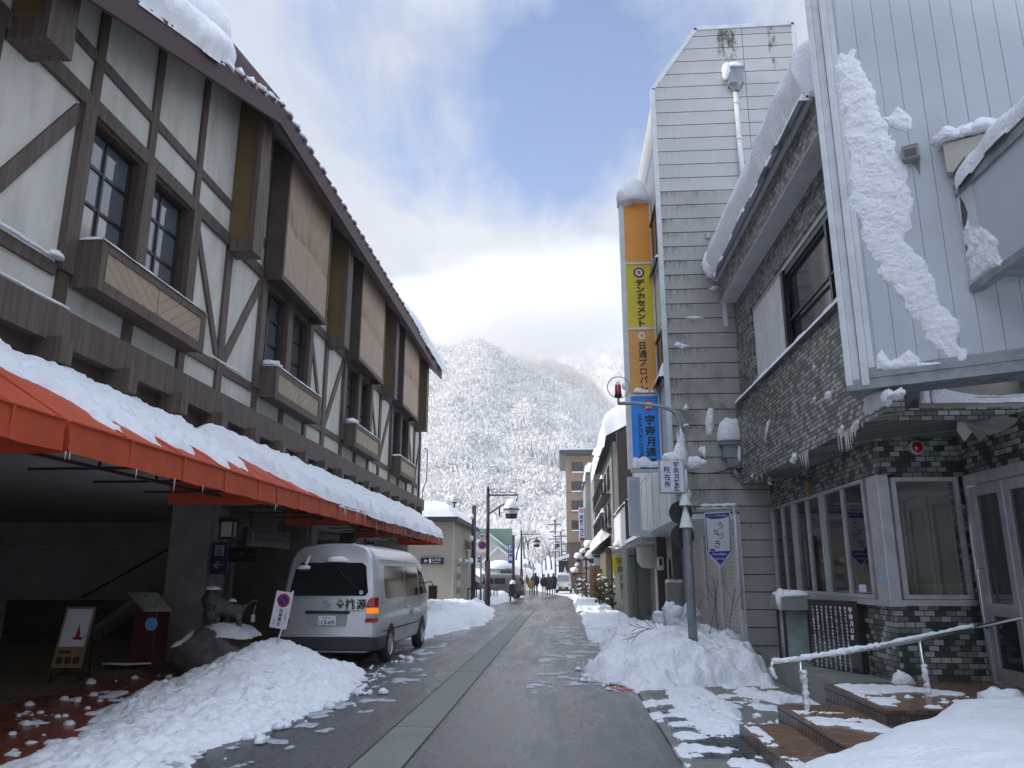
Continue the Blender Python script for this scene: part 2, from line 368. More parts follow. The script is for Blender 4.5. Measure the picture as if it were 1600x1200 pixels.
mat('red_lens', (0.42, 0.008, 0.012), 0.15, coat=0.8, c2=(0.25, 0.004, 0.008), ns=40)
mat('orange_lamp', (0.8, 0.25, 0.02), 0.3, emis=(1.0, 0.22, 0.01), es=0.6)
mat('glass_van', (0.012, 0.013, 0.015), 0.08, spec=0.22)
mat('lamp_white', (0.8, 0.8, 0.78), 0.3, emis=(1.0, 0.97, 0.90), es=5.0)
mat('glass_globe', (0.62, 0.62, 0.58), 0.12, spec=0.6)
mat('orange_sign', (0.86, 0.34, 0.03), 0.4, c2=(0.78, 0.30, 0.03), ns=0.9)
mat('tan_sign', (0.76, 0.36, 0.075), 0.4, c2=(0.66, 0.31, 0.065), ns=0.9)
mat('yellow_sign', (0.72, 0.56, 0.015), 0.4, c2=(0.62, 0.48, 0.015), ns=0.9)
mat('blue_sign', (0.012, 0.27, 0.86), 0.4, c2=(0.012, 0.24, 0.76), ns=0.9)
mat('ink', (0.016, 0.010, 0.012), 0.5)
mat('ink_blue', (0.015, 0.06, 0.30), 0.5)
mat('banner_blue', (0.012, 0.028, 0.26), 0.6)
mat('navy', (0.010, 0.012, 0.07), 0.5)
mat('white_ink', (0.75, 0.76, 0.78), 0.5)
mat('grey_ink', (0.30, 0.31, 0.33), 0.6)
mat('banner_white', (0.60, 0.62, 0.66), 0.7, c2=(0.52, 0.54, 0.58), ns=2)
mat('sign_white', (0.74, 0.76, 0.80), 0.4, c2=(0.62, 0.66, 0.70), ns=4)
mat('red_paint', (0.45, 0.02, 0.03), 0.4)
mat('brick_red', (0.45, 0.08, 0.05), 0.5)
mat('green_ink', (0.02, 0.14, 0.06), 0.6)
mat('green_roof', (0.14, 0.26, 0.19), 0.5, c2=(0.12, 0.22, 0.165), ns=1)
mat('red_pave', (0.24, 0.060, 0.030), 0.42, c2=(0.17, 0.042, 0.024), ns=1.8, nd=7, bump=0.002, bs=60, r2=0.22)
mat('maroon', (0.055, 0.010, 0.014), 0.3, coat=0.3)
mat('bronze', (0.10, 0.12, 0.11), 0.5, metal=0.2, c2=(0.04, 0.05, 0.046), ns=12, bump=0.006, bs=40)
mat('rock', (0.20, 0.165, 0.155), 0.75, c2=(0.075, 0.065, 0.062), ns=3.5, nd=8, bump=0.03, bs=8, bd=8)
mat('black_stone', (0.030, 0.024, 0.026), 0.16, c2=(0.045, 0.036, 0.036), ns=50)
mat('wood_tan', (0.27, 0.165, 0.085), 0.6, c2=(0.21, 0.125, 0.065), ns=4, stretch=(1, 1, .2))
mat('wood_weather', (0.21, 0.16, 0.09), 0.7, c2=(0.115, 0.105, 0.085), ns=1.2, nd=8, stretch=(3, 3, 0.25))
mat('weather_panel', (0.185, 0.19, 0.165), 0.7, c2=(0.15, 0.10, 0.055), ns=1.5, nd=7, mixp=(.5, .75), stretch=(3, 3, 0.22))
mat('hotel', (0.30, 0.215, 0.155), 0.8, c2=(0.27, 0.19, 0.14), ns=0.6)
mat('hotel_dark', (0.17, 0.125, 0.095), 0.8, c2=(0.13, 0.10, 0.08), ns=0.6)
mat('roof_dark', (0.05, 0.052, 0.055), 0.5)
mat('grey_clad', (0.19, 0.185, 0.18), 0.6, c2=(0.16, 0.155, 0.15), ns=2)
mat('brown_clad', (0.055, 0.032, 0.026), 0.5, c2=(0.04, 0.024, 0.02), ns=2)
mat('skin', (0.50, 0.30, 0.22), 0.5)
mat('hair', (0.012, 0.010, 0.009), 0.5)
mat('coat_black', (0.012, 0.012, 0.015), 0.85)
mat('coat_navy', (0.02, 0.022, 0.035), 0.85)
mat('coat_brown', (0.075, 0.045, 0.04), 0.85)
mat('coat_mustard', (0.36, 0.19, 0.045), 0.85)
mat('cloth_grey', (0.30, 0.30, 0.30), 0.85)
mat('cloth_pale', (0.48, 0.45, 0.42), 0.85)
mat('trunk', (0.065, 0.055, 0.052), 0.85, c2=(0.11, 0.10, 0.10), ns=1.2)
mat('leaf_dark', (0.035, 0.045, 0.022), 0.7, c2=(0.06, 0.05, 0.025), ns=5)
mat('pale_wall', (0.44, 0.45, 0.43), 0.8, c2=(0.38, 0.39, 0.375), ns=1)
mat('yellow_plate', (0.60, 0.42, 0.02), 0.4)
mat('sky_blue_sticker', (0.20, 0.50, 0.72), 0.4)

def node_mat(name, rough=0.6, spec=0.5):
    m = bpy.data.materials.new(name); m.use_nodes = True; nt = m.node_tree; b = nt.nodes['Principled BSDF']; b.inputs['Roughness'].default_value = rough; b.inputs['Specular IOR Level'].default_value = spec
    MAT[name] = m; N = nt.nodes.new; L = nt.links.new
    def Mt(op, a, bb=None, clamp=False):
        n = N('ShaderNodeMath'); n.operation = op; n.use_clamp = clamp
        for i, v in enumerate((a, bb)):
            if v is None: continue
            if isinstance(v, (int, float)): n.inputs[i].default_value = v
            else: L(v, n.inputs[i])
        return n.outputs[0]
    def Mix(f, a, c):
        n = N('ShaderNodeMix'); n.data_type = 'RGBA'
        for i, v in ((0, f), (6, a), (7, c)):
            if isinstance(v, tuple): n.inputs[i].default_value = (*v, 1)
            elif isinstance(v, (int, float)): n.inputs[i].default_value = v
            else: L(v, n.inputs[i])
        return n.outputs[2]
    def Ns(scale, det=5, stretch=(1, 1, 1), ro=0.6, vec=None):
        g = N('ShaderNodeNewGeometry'); mp = N('ShaderNodeMapping'); mp.inputs['Scale'].default_value = stretch; L(vec or g.outputs['Position'], mp.inputs[0])
        n = N('ShaderNodeTexNoise'); n.inputs['Scale'].default_value = scale; n.inputs['Detail'].default_value = det; n.inputs['Roughness'].default_value = ro; L(mp.outputs[0], n.inputs['Vector']); return n.outputs['Fac']
    def Rng(v, a, c, d=0.0, e=1.0):
        n = N('ShaderNodeMapRange'); n.inputs[1].default_value = a; n.inputs[2].default_value = c; n.inputs[3].default_value = d; n.inputs[4].default_value = e; L(v, n.inputs[0]); return n.outputs[0]
    return m, nt, b, N, L, Mt, Mix, Ns, Rng
def tile_mat(name, light, dark, bw, rh, mortar, mcol, bias=0.0, mid=None, rough=0.35, horiz=False):
    m, nt, b, N, L, Mt, Mix, Ns, Rng = node_mat(name, rough)
    g = N('ShaderNodeNewGeometry'); s = N('ShaderNodeSeparateXYZ'); L(g.outputs['Position'], s.inputs[0]); c = N('ShaderNodeCombineXYZ')
    if horiz: L(s.outputs[0], c.inputs[0]); L(s.outputs[1], c.inputs[1])
    else: L(Mt('ADD', s.outputs[0], s.outputs[1]), c.inputs[0]); L(s.outputs[2], c.inputs[1])
    br = N('ShaderNodeTexBrick'); br.offset = 0.5; br.inputs['Scale'].default_value = 1.0; br.inputs['Brick Width'].default_value = bw; br.inputs['Row Height'].default_value = rh
    br.inputs['Mortar Size'].default_value = mortar; br.inputs['Mortar Smooth'].default_value = 0.1; br.inputs['Bias'].default_value = bias
    br.inputs['Color1'].default_value = (0, 0, 0, 1); br.inputs['Color2'].default_value = (1, 1, 1, 1); br.inputs['Mortar'].default_value = (0.5, 0.5, 0.5, 1)
    L(c.outputs[0], br.inputs['Vector'])
    b2 = N('ShaderNodeTexBrick'); b2.offset = 0.5
    for k_, v_ in (('Scale', 1.0), ('Brick Width', bw), ('Row Height', rh), ('Mortar Size', 0.0), ('Bias', bias)): b2.inputs[k_].default_value = v_
    b2.inputs['Color1'].default_value = (0, 0, 0, 1); b2.inputs['Color2'].default_value = (1, 1, 1, 1); L(c.outputs[0], b2.inputs['Vector'])
    rp = N('ShaderNodeValToRGB'); rp.color_ramp.interpolation = 'CONSTANT'; e = rp.color_ramp.elements; e[0].position = 0; e[0].color = (*dark, 1); e[1].position = 0.62; e[1].color = (*light, 1)
    mid = mid or tuple((a + c_) / 2 for a, c_ in zip(light, dark)); e2 = rp.color_ramp.elements.new(0.36); e2.color = (*mid, 1)
    e3 = rp.color_ramp.elements.new(0.84); e3.color = (*[a * 0.72 for a in light], 1)
    L(b2.outputs['Color'], rp.inputs[0])
    col = Mix(br.outputs['Fac'], rp.outputs[0], mcol)
    dirt = Rng(Ns(1.7, 7), 0.35, 0.7, 1.0, 0.72); vm = N('ShaderNodeVectorMath'); vm.operation = 'SCALE'; L(col, vm.inputs[0]); L(dirt, vm.inputs['Scale']); L(vm.outputs[0], b.inputs['Base Color'])
    bp = N('ShaderNodeBump'); bp.inputs['Distance'].default_value = 0.004; L(Mt('SUBTRACT', 1.0, br.outputs['Fac']), bp.inputs['Height']); L(bp.outputs[0], b.inputs['Normal'])
    L(Rng(br.outputs['Fac'], 0, 1, rough, 0.9), b.inputs['Roughness'])
    return m
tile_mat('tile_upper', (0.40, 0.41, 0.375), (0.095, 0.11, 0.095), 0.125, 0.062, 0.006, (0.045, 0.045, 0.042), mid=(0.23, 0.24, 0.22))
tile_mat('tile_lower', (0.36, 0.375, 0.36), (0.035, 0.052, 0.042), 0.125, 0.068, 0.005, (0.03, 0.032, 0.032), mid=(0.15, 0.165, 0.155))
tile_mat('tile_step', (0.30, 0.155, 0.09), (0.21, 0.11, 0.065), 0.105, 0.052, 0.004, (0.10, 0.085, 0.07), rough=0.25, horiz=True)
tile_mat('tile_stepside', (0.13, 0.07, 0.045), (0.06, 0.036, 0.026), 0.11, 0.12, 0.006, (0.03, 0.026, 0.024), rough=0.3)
tile_mat('tile_tan', (0.36, 0.25, 0.11), (0.25, 0.17, 0.08), 0.22, 0.11, 0.006, (0.07, 0.05, 0.03), rough=0.35, horiz=True)
tile_mat('cover_plate', (0.055, 0.07, 0.078), (0.038, 0.05, 0.056), 0.30, 0.145, 0.006, (0.012, 0.014, 0.015), rough=0.3, horiz=True)
def m_siding():
    m, nt, b, N, L, Mt, Mix, Ns, Rng = node_mat('siding', 0.6)
    g = N('ShaderNodeNewGeometry'); s = N('ShaderNodeSeparateXYZ'); L(g.outputs['Position'], s.inputs[0]); Z = s.outputs[2]
    base = Mix(Rng(Ns(0.9, 6), 0.35, 0.7), (0.53, 0.53, 0.525), (0.46, 0.46, 0.455))
    low = Mix(Rng(Ns(1.4, 6), 0.35, 0.7), (0.42, 0.415, 0.39), (0.34, 0.335, 0.31))
    k = Rng(Z, 9.83, 9.85); base = Mix(k, low, base)            # two kinds of board: newer above
    # grime hanging from each joint, heaviest near the left edge and in the parapet patches
    fr = Mt('FRACT', Mt('DIVIDE', Mt('SUBTRACT', Z, 0.02), 0.327)); j = Mt('POWER', fr, 2.2)
    st = Rng(Ns(16, 6, (1.0, 1, 0.12), 0.75), 0.45, 0.62); pa = Rng(Ns(0.75, 3), 0.42, 0.6)
    lft = Rng(s.outputs[0], 2.2, 3.3, 1.0, 0.0)
    f = Mt('MULTIPLY', Mt('MULTIPLY', Mt('MULTIPLY', j, st), Mt('ADD', Mt('MULTIPLY', pa, 0.5), Mt('MULTIPLY', lft, 1.3))), Mt('SUBTRACT', 1.0, Mt('MULTIPLY', k, 0.75)))
    col = Mix(Mt('MULTIPLY', f, 0.9, True), base, (0.045, 0.045, 0.035))
    mo = Mt('MULTIPLY', Rng(Ns(2.6, 7, (1, 1, 0.6)), 0.48, 0.62), Mt('MULTIPLY', Rng(Z, 2.5, 3.6), Rng(Z, 6.3, 5.0)))
    col = Mix(Mt('MULTIPLY', mo, 0.55), col, (0.105, 0.105, 0.07))
    for (px, pz, wx, wz, am) in ((3.95, 13.55, 0.26, 0.55, 1.25), (4.95, 13.5, 0.10, 0.8, 1.2)):
        q = Mt('ADD', Mt('POWER', Mt('DIVIDE', Mt('ABSOLUTE', Mt('SUBTRACT', s.outputs[0], px)), wx), 2.0), Mt('POWER', Mt('DIVIDE', Mt('ABSOLUTE', Mt('SUBTRACT', Z, pz)), wz), 2.0))
        q = Mt('ADD', q, Mt('MULTIPLY', Mt('SUBTRACT', Ns(3.5, 4), 0.5), 2.2)); q = Mt('SUBTRACT', 1.0, q, True); q = Mt('MULTIPLY', Mt('POWER', q, 0.6), Rng(Ns(11, 7, (1, 1, .35), 0.8), 0.46, 0.56)); col = Mix(Mt('MULTIPLY', q, am, True), col, (0.085, 0.08, 0.05))
    L(col, b.inputs['Base Color'])
    bp = N('ShaderNodeBump'); bp.inputs['Distance'].default_value = 0.004; L(Ns(30, 4), bp.inputs['Height']); L(bp.outputs[0], b.inputs['Normal'])
m_siding()
def m_road():
    m, nt, b, N, L, Mt, Mix, Ns, Rng = node_mat('asphalt', 0.4)
    wet = Rng(Mt('ADD', Mt('MULTIPLY', Ns(0.8, 8, (1.6, 0.35, 1), 0.7), 0.6), Mt('MULTIPLY', Ns(1.1, 5, (1.5, 0.06, 1), 0.6), 0.4)), 0.44, 0.55)
    col = Mix(Rng(Ns(45, 5), 0.38, 0.62), (0.125, 0.128, 0.128), (0.060, 0.062, 0.063)); col = Mix(Mt('MULTIPLY', wet, 0.6), col, (0.045, 0.046, 0.048))
    g = N('ShaderNodeNewGeometry'); s = N('ShaderNodeSeparateXYZ'); L(g.outputs['Position'], s.inputs[0])
    cr = Rng(Ns(1.3, 7, (1, 0.5, 1), 0.7), 0.64, 0.67); col = Mix(Mt('MULTIPLY', cr, 0.5), col, (0.015, 0.015, 0.016))
    L(col, b.inputs['Base Color']); L(Rng(wet, 0, 1, 0.40, 0.17), b.inputs['Roughness'])
    bp = N('ShaderNodeBump'); bp.inputs['Distance'].default_value = 0.006; n = Mt('ADD', Ns(70, 4), Mt('MULTIPLY', Ns(3, 4), 0.9)); L(n, bp.inputs['Height']); L(bp.outputs[0], b.inputs['Normal'])
    b.inputs['Specular IOR Level'].default_value = 0.9
m_road()
def m_board(name, slope, pitch, stain):
    # chevron boarding: thin dark joints either side of a centre line (generated coords of the panel)
    m, nt, b, N, L, Mt, Mix, Ns, Rng = node_mat(name, 0.6)
    tc = N('ShaderNodeTexCoord'); s = N('ShaderNodeSeparateXYZ'); L(tc.outputs['Generated'], s.inputs[0]); Y = s.outputs[1]; Z = s.outputs[2]
    a = Mt('ABSOLUTE', Mt('SUBTRACT', Y, 0.5)); t = Mt('ADD', Mt('MULTIPLY', a, slope), Mt('MULTIPLY', Z, -1.0))
    fr = Mt('FRACT', Mt('ADD', Mt('DIVIDE', t, pitch), 50.0)); ln = Mt('LESS_THAN', fr, 0.07)
    idn = N('ShaderNodeTexWhiteNoise'); idn.noise_dimensions = '1D'; L(Mt('FLOOR', Mt('ADD', Mt('DIVIDE', t, pitch), 50.0)), idn.inputs['W'])
    col = Mix(idn.outputs[0], (0.36, 0.265, 0.18), (0.41, 0.31, 0.22)); col = Mix(Rng(Ns(9, 6, (1, 3, 1)), .35, .7, 0, 0.45), col, (0.30, 0.22, 0.15))
    col = Mix(Mt('LESS_THAN', a, 0.004), col, (0.12, 0.08, 0.05))
    if stain:
        n1 = Ns(1.1, 5); zc = Mt('ADD', Mt('ADD', 0.40, Mt('MULTIPLY', Y, -0.06)), Mt('MULTIPLY', Mt('SUBTRACT', n1, 0.5), 0.22))
        d = Mt('SUBTRACT', Z, zc); f = Mt('MULTIPLY', Rng(d, 0.0, 0.02), Rng(d, 0.24, 0.0)); f = Mt('MULTIPLY', f, Rng(Ns(7, 6, (1, 1, .25)), 0.30, 0.62))
        f = Mt('MULTIPLY', f, Rng(Ns(0.9, 2), 0.3, 0.55, 0.35, 1.0)); col = Mix(Mt('MULTIPLY', f, 0.95, True), col, (0.16, 0.065, 0.02))
    col = Mix(Mt('MULTIPLY', ln, 0.75), col, (0.10, 0.065, 0.04)); L(col, b.inputs['Base Color'])
m_board('board_tall', 1.5, 0.055, True); m_board('board_low', 4.2, 0.46, False); 
def m_glass():
    m = bpy.data.materials.new('glass_clear'); m.use_nodes = True; nt = m.node_tree; nt.nodes.clear(); N = nt.nodes.new; L = nt.links.new
    o = N('ShaderNodeOutputMaterial'); t = N('ShaderNodeBsdfTransparent'); t.inputs[0].default_value = (0.80, 0.85, 0.84, 1); g = N('ShaderNodeBsdfGlossy'); g.inputs['Roughness'].default_value = 0.02
    fr = N('ShaderNodeFresnel'); fr.inputs[0].default_value = 1.6; mx = N('ShaderNodeMixShader'); L(fr.outputs[0], mx.inputs[0]); L(t.outputs[0], mx.inputs[1]); L(g.outputs[0], mx.inputs[2]); L(mx.outputs[0], o.inputs[0]); MAT['glass_clear'] = m
m_glass()
def m_awn():      # canvas lets a little light through
    m = MAT['awning']; nt = m.node_tree; N = nt.nodes.new; L = nt.links.new; b = nt.nodes['Principled BSDF']; o = [n for n in nt.nodes if n.type == 'OUTPUT_MATERIAL'][0]
    t = N('ShaderNodeBsdfTranslucent'); t.inputs[0].default_value = (0.75, 0.07, 0.015, 1); mx = N('ShaderNodeMixShader'); mx.inputs[0].default_value = 0.30; L(b.outputs[0], mx.inputs[1]); L(t.outputs[0], mx.inputs[2]); L(mx.outputs[0], o.inputs[0])
m_awn()
def m_map():
    m, nt, b, N, L, Mt, Mix, Ns, Rng = node_mat('map_board', 0.35)
    col = Mix(Rng(Ns(7, 5), .4, .6), (0.30, 0.42, 0.16), (0.45, 0.55, 0.60)); col = Mix(Rng(Ns(15, 4), .52, .6), col, (0.70, 0.70, 0.60)); col = Mix(Rng(Ns(28, 2), .60, .64), col, (0.2, 0.3, 0.1)); L(col, b.inputs['Base Color'])
m_map()
mat('soffit_shaded', (0.19, 0.175, 0.17), 0.8, c2=(0.14, 0.13, 0.125), ns=1.5)  # plaster darkened to carry the shade under the eave
# ------------------------------------------------------------------ ground, road, pavement
FL = [0, 1, 2, 3]
def strip_mb(pl, pr, z):             # a road-like strip through left/right point lists
    mb = MB(); vs = []
    for (a, b) in zip(pl, pr): vs += [(a[0], a[1], z), (b[0], b[1], z)]
    mb.add(vs, [(2 * i, 2 * i + 1, 2 * i + 3, 2 * i + 2) for i in range(len(pl) - 1)]); return mb
g = MB(); 
gx = [-900, -60, -12, 0, 12, 60, 900]; gy = [-30, 0, 40, 75, 90, 400, 2000]
g.add([(x, y, -0.03) for x in gx for y in gy], [(i * 7 + j, (i + 1) * 7 + j, (i + 1) * 7 + j + 1, i * 7 + j + 1) for i in range(6) for j in range(6)])
tag(g.build('ground', MAT['snow']), kind='structure')
LL = [(-4.3, -8), (-4.3, 30), (-4.4, 45), (-5.2, 62), (-9.5, 84), (-16, 104)]; RR = [(1.05, -8), (0.98, 30), (0.85, 45), (0.2, 62), (-3.0, 84), (-9.0, 104)]
tag(strip_mb(LL, RR, 0.0).build('road', MAT['asphalt']), kind='structure')
gut = [(-1.92, -8), (-1.92, 45), (-2.4, 62)]; gur = [(-1.45, -8), (-1.45, 45), (-1.95, 62)]
tag(strip_mb(gut, gur, 0.004).build('drain_strip', MAT['concrete_wet']), kind='structure')
jb = MB()
for i in range(8):
    y = 4.1 + i * 5.0; jb.box(-1.91, -1.46, y, y + 0.008, 0.0045, 0.0065)
for x in (-1.93, -1.46): jb.box(x, x + 0.018, -8, 45, 0.004, 0.0078)
tag(jb.build('drain_joints', MAT['black']), kind='structure')
tag(strip_mb([(-4.30, -8), (-4.30, 33)], [(-4.12, -8), (-4.12, 33)], 0.006).build('kerb_line', MAT['concrete_wet']), kind='structure')
tag(strip_mb([(-7.35, -8), (-7.35, 33)], [(-4.30, -8), (-4.30, 33)], 0.008).build('forecourt_paving', MAT['red_pave']), kind='structure')
tag(strip_mb([(-16, -8), (-16, 33)], [(-7.35, -8), (-7.35, 33)], 0.012).build('porch_paving', MAT['tile_tan']), kind='structure')
tag(strip_mb([(-12, 33), (-12, 75)], [(-4.4, 33), (-5.6, 75)], 0.006).build('side_ground', MAT['snow']), kind='structure')
# right side: kerb edge, covers and dark paving
tag(MB().box(1.03, 1.13, -8, 45, -0.02, 0.012).build('kerb', MAT['concrete_wet']), kind='structure')
tag(strip_mb([(1.13, -8), (1.13, 60)], [(5.6, -8), (5.6, 60)], 0.004).build('pavement', MAT['concrete_wet']), kind='structure')
fr = MB()
cv = root('drain_cover', (1.5, 11.0, 0.0), 'dark steel drain cover beside the road, partly under snow, next to the lamp pole snow bank', 'drain cover', 'drain covers along the kerb')
MB().box(1.16, 1.80, 10.45, 11.55, 0.0, 0.014).build('plate', MAT['cover_plate'], cv)
b_ = MB()
for a in ((1.14, 1.16, 10.43, 11.57), (1.80, 1.82, 10.43, 11.57), (1.16, 1.80, 10.43, 10.45), (1.16, 1.80, 11.55, 11.57)): b_.box(a[0], a[1], a[2], a[3], 0, 0.018)
b_.build('frame', MAT['galv'], cv)
cv['label'] = 'dark steel drain cover next to the snow bank at the pole'
for k, (yy, lb) in enumerate(((9.62, 'dark steel drain cover beside the tiled steps, second nearest to the camera'), (8.25, 'dark steel drain cover at the lower step, nearest to the camera'), (12.35, 'dark steel drain cover at the foot of the snow bank by the pole'))):
    copy_tree(cv, loc=(1.5, yy, 0), label=lb)
mh = root('manhole_cover', (0.85, 12.35, 0.0), 'rusty reddish iron hatch set in the road by the snow bank', 'manhole')
MB().disc((0.85, 12.3, 0.002), (0, 0, 1), 0.22, 0.004, 24).build('lid', MAT['brick_red'], mh)
# ------------------------------------------------------------------ helper for windows in walls
def window_unit(parent, O, U, V, Nn, w_, h_, cols=1, rows=1, frame='frame_black', glass='glass_sky', fw=0.05, depth=0.05, name='window', bar=0.03):
    """framed window: O lower-left corner, U width dir, V up, Nn outward"""
    O = Vector(O); U = Vector(U).normalized(); V = Vector(V).normalized(); Nn = Vector(Nn).normalized(); mb = MB()
    def bx(a0, a1, b0, b1, d=depth, d0=0.0):
        mb.fbox(O + U * (a0 + a1) / 2 + V * (b0 + b1) / 2 + Nn * (d0 + d / 2), U * (a1 - a0) / 2, V * (b1 - b0) / 2, Nn * d / 2)
    bx(0, w_, 0, fw); bx(0, w_, h_ - fw, h_); bx(0, fw, fw, h_ - fw); bx(w_ - fw, w_, fw, h_ - fw)
    for i in range(1, cols): x = w_ * i / cols; bx(x - bar / 2, x + bar / 2, fw, h_ - fw, depth * .7)
    for j in range(1, rows): z = h_ * j / rows; bx(fw, w_ - fw, z - bar / 2, z + bar / 2, depth * .6)
    f = mb.build(name, MAT[frame], parent)
    p = MB(); p.fbox(O + U * w_ / 2 + V * h_ / 2 + Nn * 0.008, U * (w_ / 2 - fw * .5), V * (h_ / 2 - fw * .5), Nn * 0.004); p.build('pane', MAT[glass], f)
    return f
# ------------------------------------------------------------------ LEFT: half-timbered building with red awnings
XW = -6.2; ZB0, ZB1 = 4.30, 4.74; EAVE = 10.2
B = root('timbered_building', (-8, 18, 0), 'long white plaster and brown timber building with red awnings and snowy roof', 'building')
# wall body
XE = -5.4
eave = [(-20, 6.15), (2.0, 6.15), (7.2, 8.10), (12.8, 10.12), (20.0, 10.15), (32.9, 10.15)]  # stretch behind the camera is out of view, extended to shade the street
def zsof(y, x=XW): return float(np.interp(y, [e[0] for e in eave], [e[1] for e in eave])) + (XE - x) * 0.92 + 0.04
wl = MB(); XC = XW - 0.24
wl.box(-13, XC, -2, 32.6, 3.35, 5.3); wl.prism([(XC, -2, 5.3), (XC, 32.6, 5.3), (XC, 32.6, zsof(32.6, XC)), (XC, 12.8, zsof(12.8, XC)), (XC, 2.0, zsof(2, XC)), (XC, 0.0, 5.4)], (-6, 0, 0))
wl.box(XC, XW, -2, 32.6, 3.35, 5.38)
wop = []
for k in range(-1, 5):
    o = k * 6.1 + 8.50
    for j in (0, 1): wop.append((o + 0.12 + j * 1.5, o + 1.40 + j * 1.5))
wop = [t for t in wop if t[1] < 32.4 and t[0] > 0]
yy = -2.0
for (a, b) in wop + [(32.6, 32.6)]:
    wl.prism([(XC, yy, 5.38), (XC, a, 5.38), (XC, a, min(7.62, zsof(a))), (XC, yy, min(7.62, zsof(yy)))], (0.24, 0, 0)); yy = b
ys = [2.0 + .0, 12.8, 32.6]
wl.prism([(XC, 5.9, 7.62), (XC, 32.6, 7.62), (XC, 32.6, zsof(32.6)), (XC, 12.8, zsof(12.8)), (XC, 7.2, zsof(7.2)), (XC, 5.9, zsof(5.9))], (0.24, 0, 0))
wl.build('wall', MAT['plaster'], B)
tb = MB()                                                # the timber frame stands 5 cm proud
def hb(y0, y1, z0, z1, d=0.06): tb.box(XW + 0.002, XW + d, y0, y1, z0, z1)
def vb(yc, z0, z1, w_=0.24, d=0.05): tb.box(XW + 0.002, XW + d, yc - w_ / 2, yc + w_ / 2, z0, z1)
def db(y0, z0, y1, z1, w_=0.19, d=0.042):
    tb.beam((XW + d / 2 + 0.001, y0, z0), (XW + d / 2 + 0.001, y1, z1), w_, d, (1, 0, 0))
hb(-4, 32.6, ZB0, ZB1, 0.27)                             # bottom sill beam
rc_ = MB(); rc_.box(XW + .002, XW + .10, -4, 32.6, 3.86, ZB0); rc_.build('recess_band', MAT['timber_dark'], B)
hb(-4, 32.6, 7.62, 7.84, 0.066)                          # head band
PER = 6.1
for k in range(-2, 5):
    o = k * PER + 8.50                                   # window group: jamb posts at o-.1 .. o+3
    if o > 31: break
    for yy in (o, o + 1.52, o + 3.02): 
        if 32.5 > yy > 3: vb(yy, 5.3, min(7.62, zsof(yy)), 0.25, 0.10)
    for yy in (o, o + 1.5, o + 3.05):
        if yy < 32.5: vb(yy + 0.02, ZB1, 5.3, 0.20, 0.05)
    vb(o + 4.45, ZB1, 7.62, 0.22, 0.055)                 # middle post of the plaster field
    hb(o + 3.15, min(o + 4.34, 32.6), 5.20, 5.36, 0.045); hb(o + 4.56, min(o + PER - 0.13, 32.6), 5.20, 5.36, 0.045)
    hb(o - 1.28, min(o - 0.1, 32.6), 5.02, 5.2, 0.04) if k == -99 else None
    if o + 4.4 < 32.6:
        db(o + 3.12, 7.5, o + 4.36, 5.40, 0.15); 
        if o + PER < 34: db(o + 4.56, 5.40, o + PER - 0.12, 7.5, 0.19)
    # upper field: studs between head band and eave, thin rail above the head band
    for yy in (o + 0.12, o + 1.55, o + 3.02):
        if yy < 32.5: vb(yy, 7.84, min(EAVE + 0.9, zsof(yy) - .02), 0.17, 0.045)
    hb(o - 1.30, min(o + 4.36, 32.6), 8.34, 8.5, 0.04)
vb(32.5, ZB1, EAVE, 0.2, 0.07)
tb.build('timber_frame', MAT['timber'], B)
# corbels
cb = MB(); cb.box(XW + .10, -5.74, 8.08, 8.30, 4.02, 4.34); c0 = cb.build('corbel', MAT['timber'], B, bevel=0.01)
for k in range(-4, 17):
    if k == 0: continue
    y = k * 1.43
    if 8.1 + y < 32.5: copy_tree(c0, B, off=(0, y, 0))
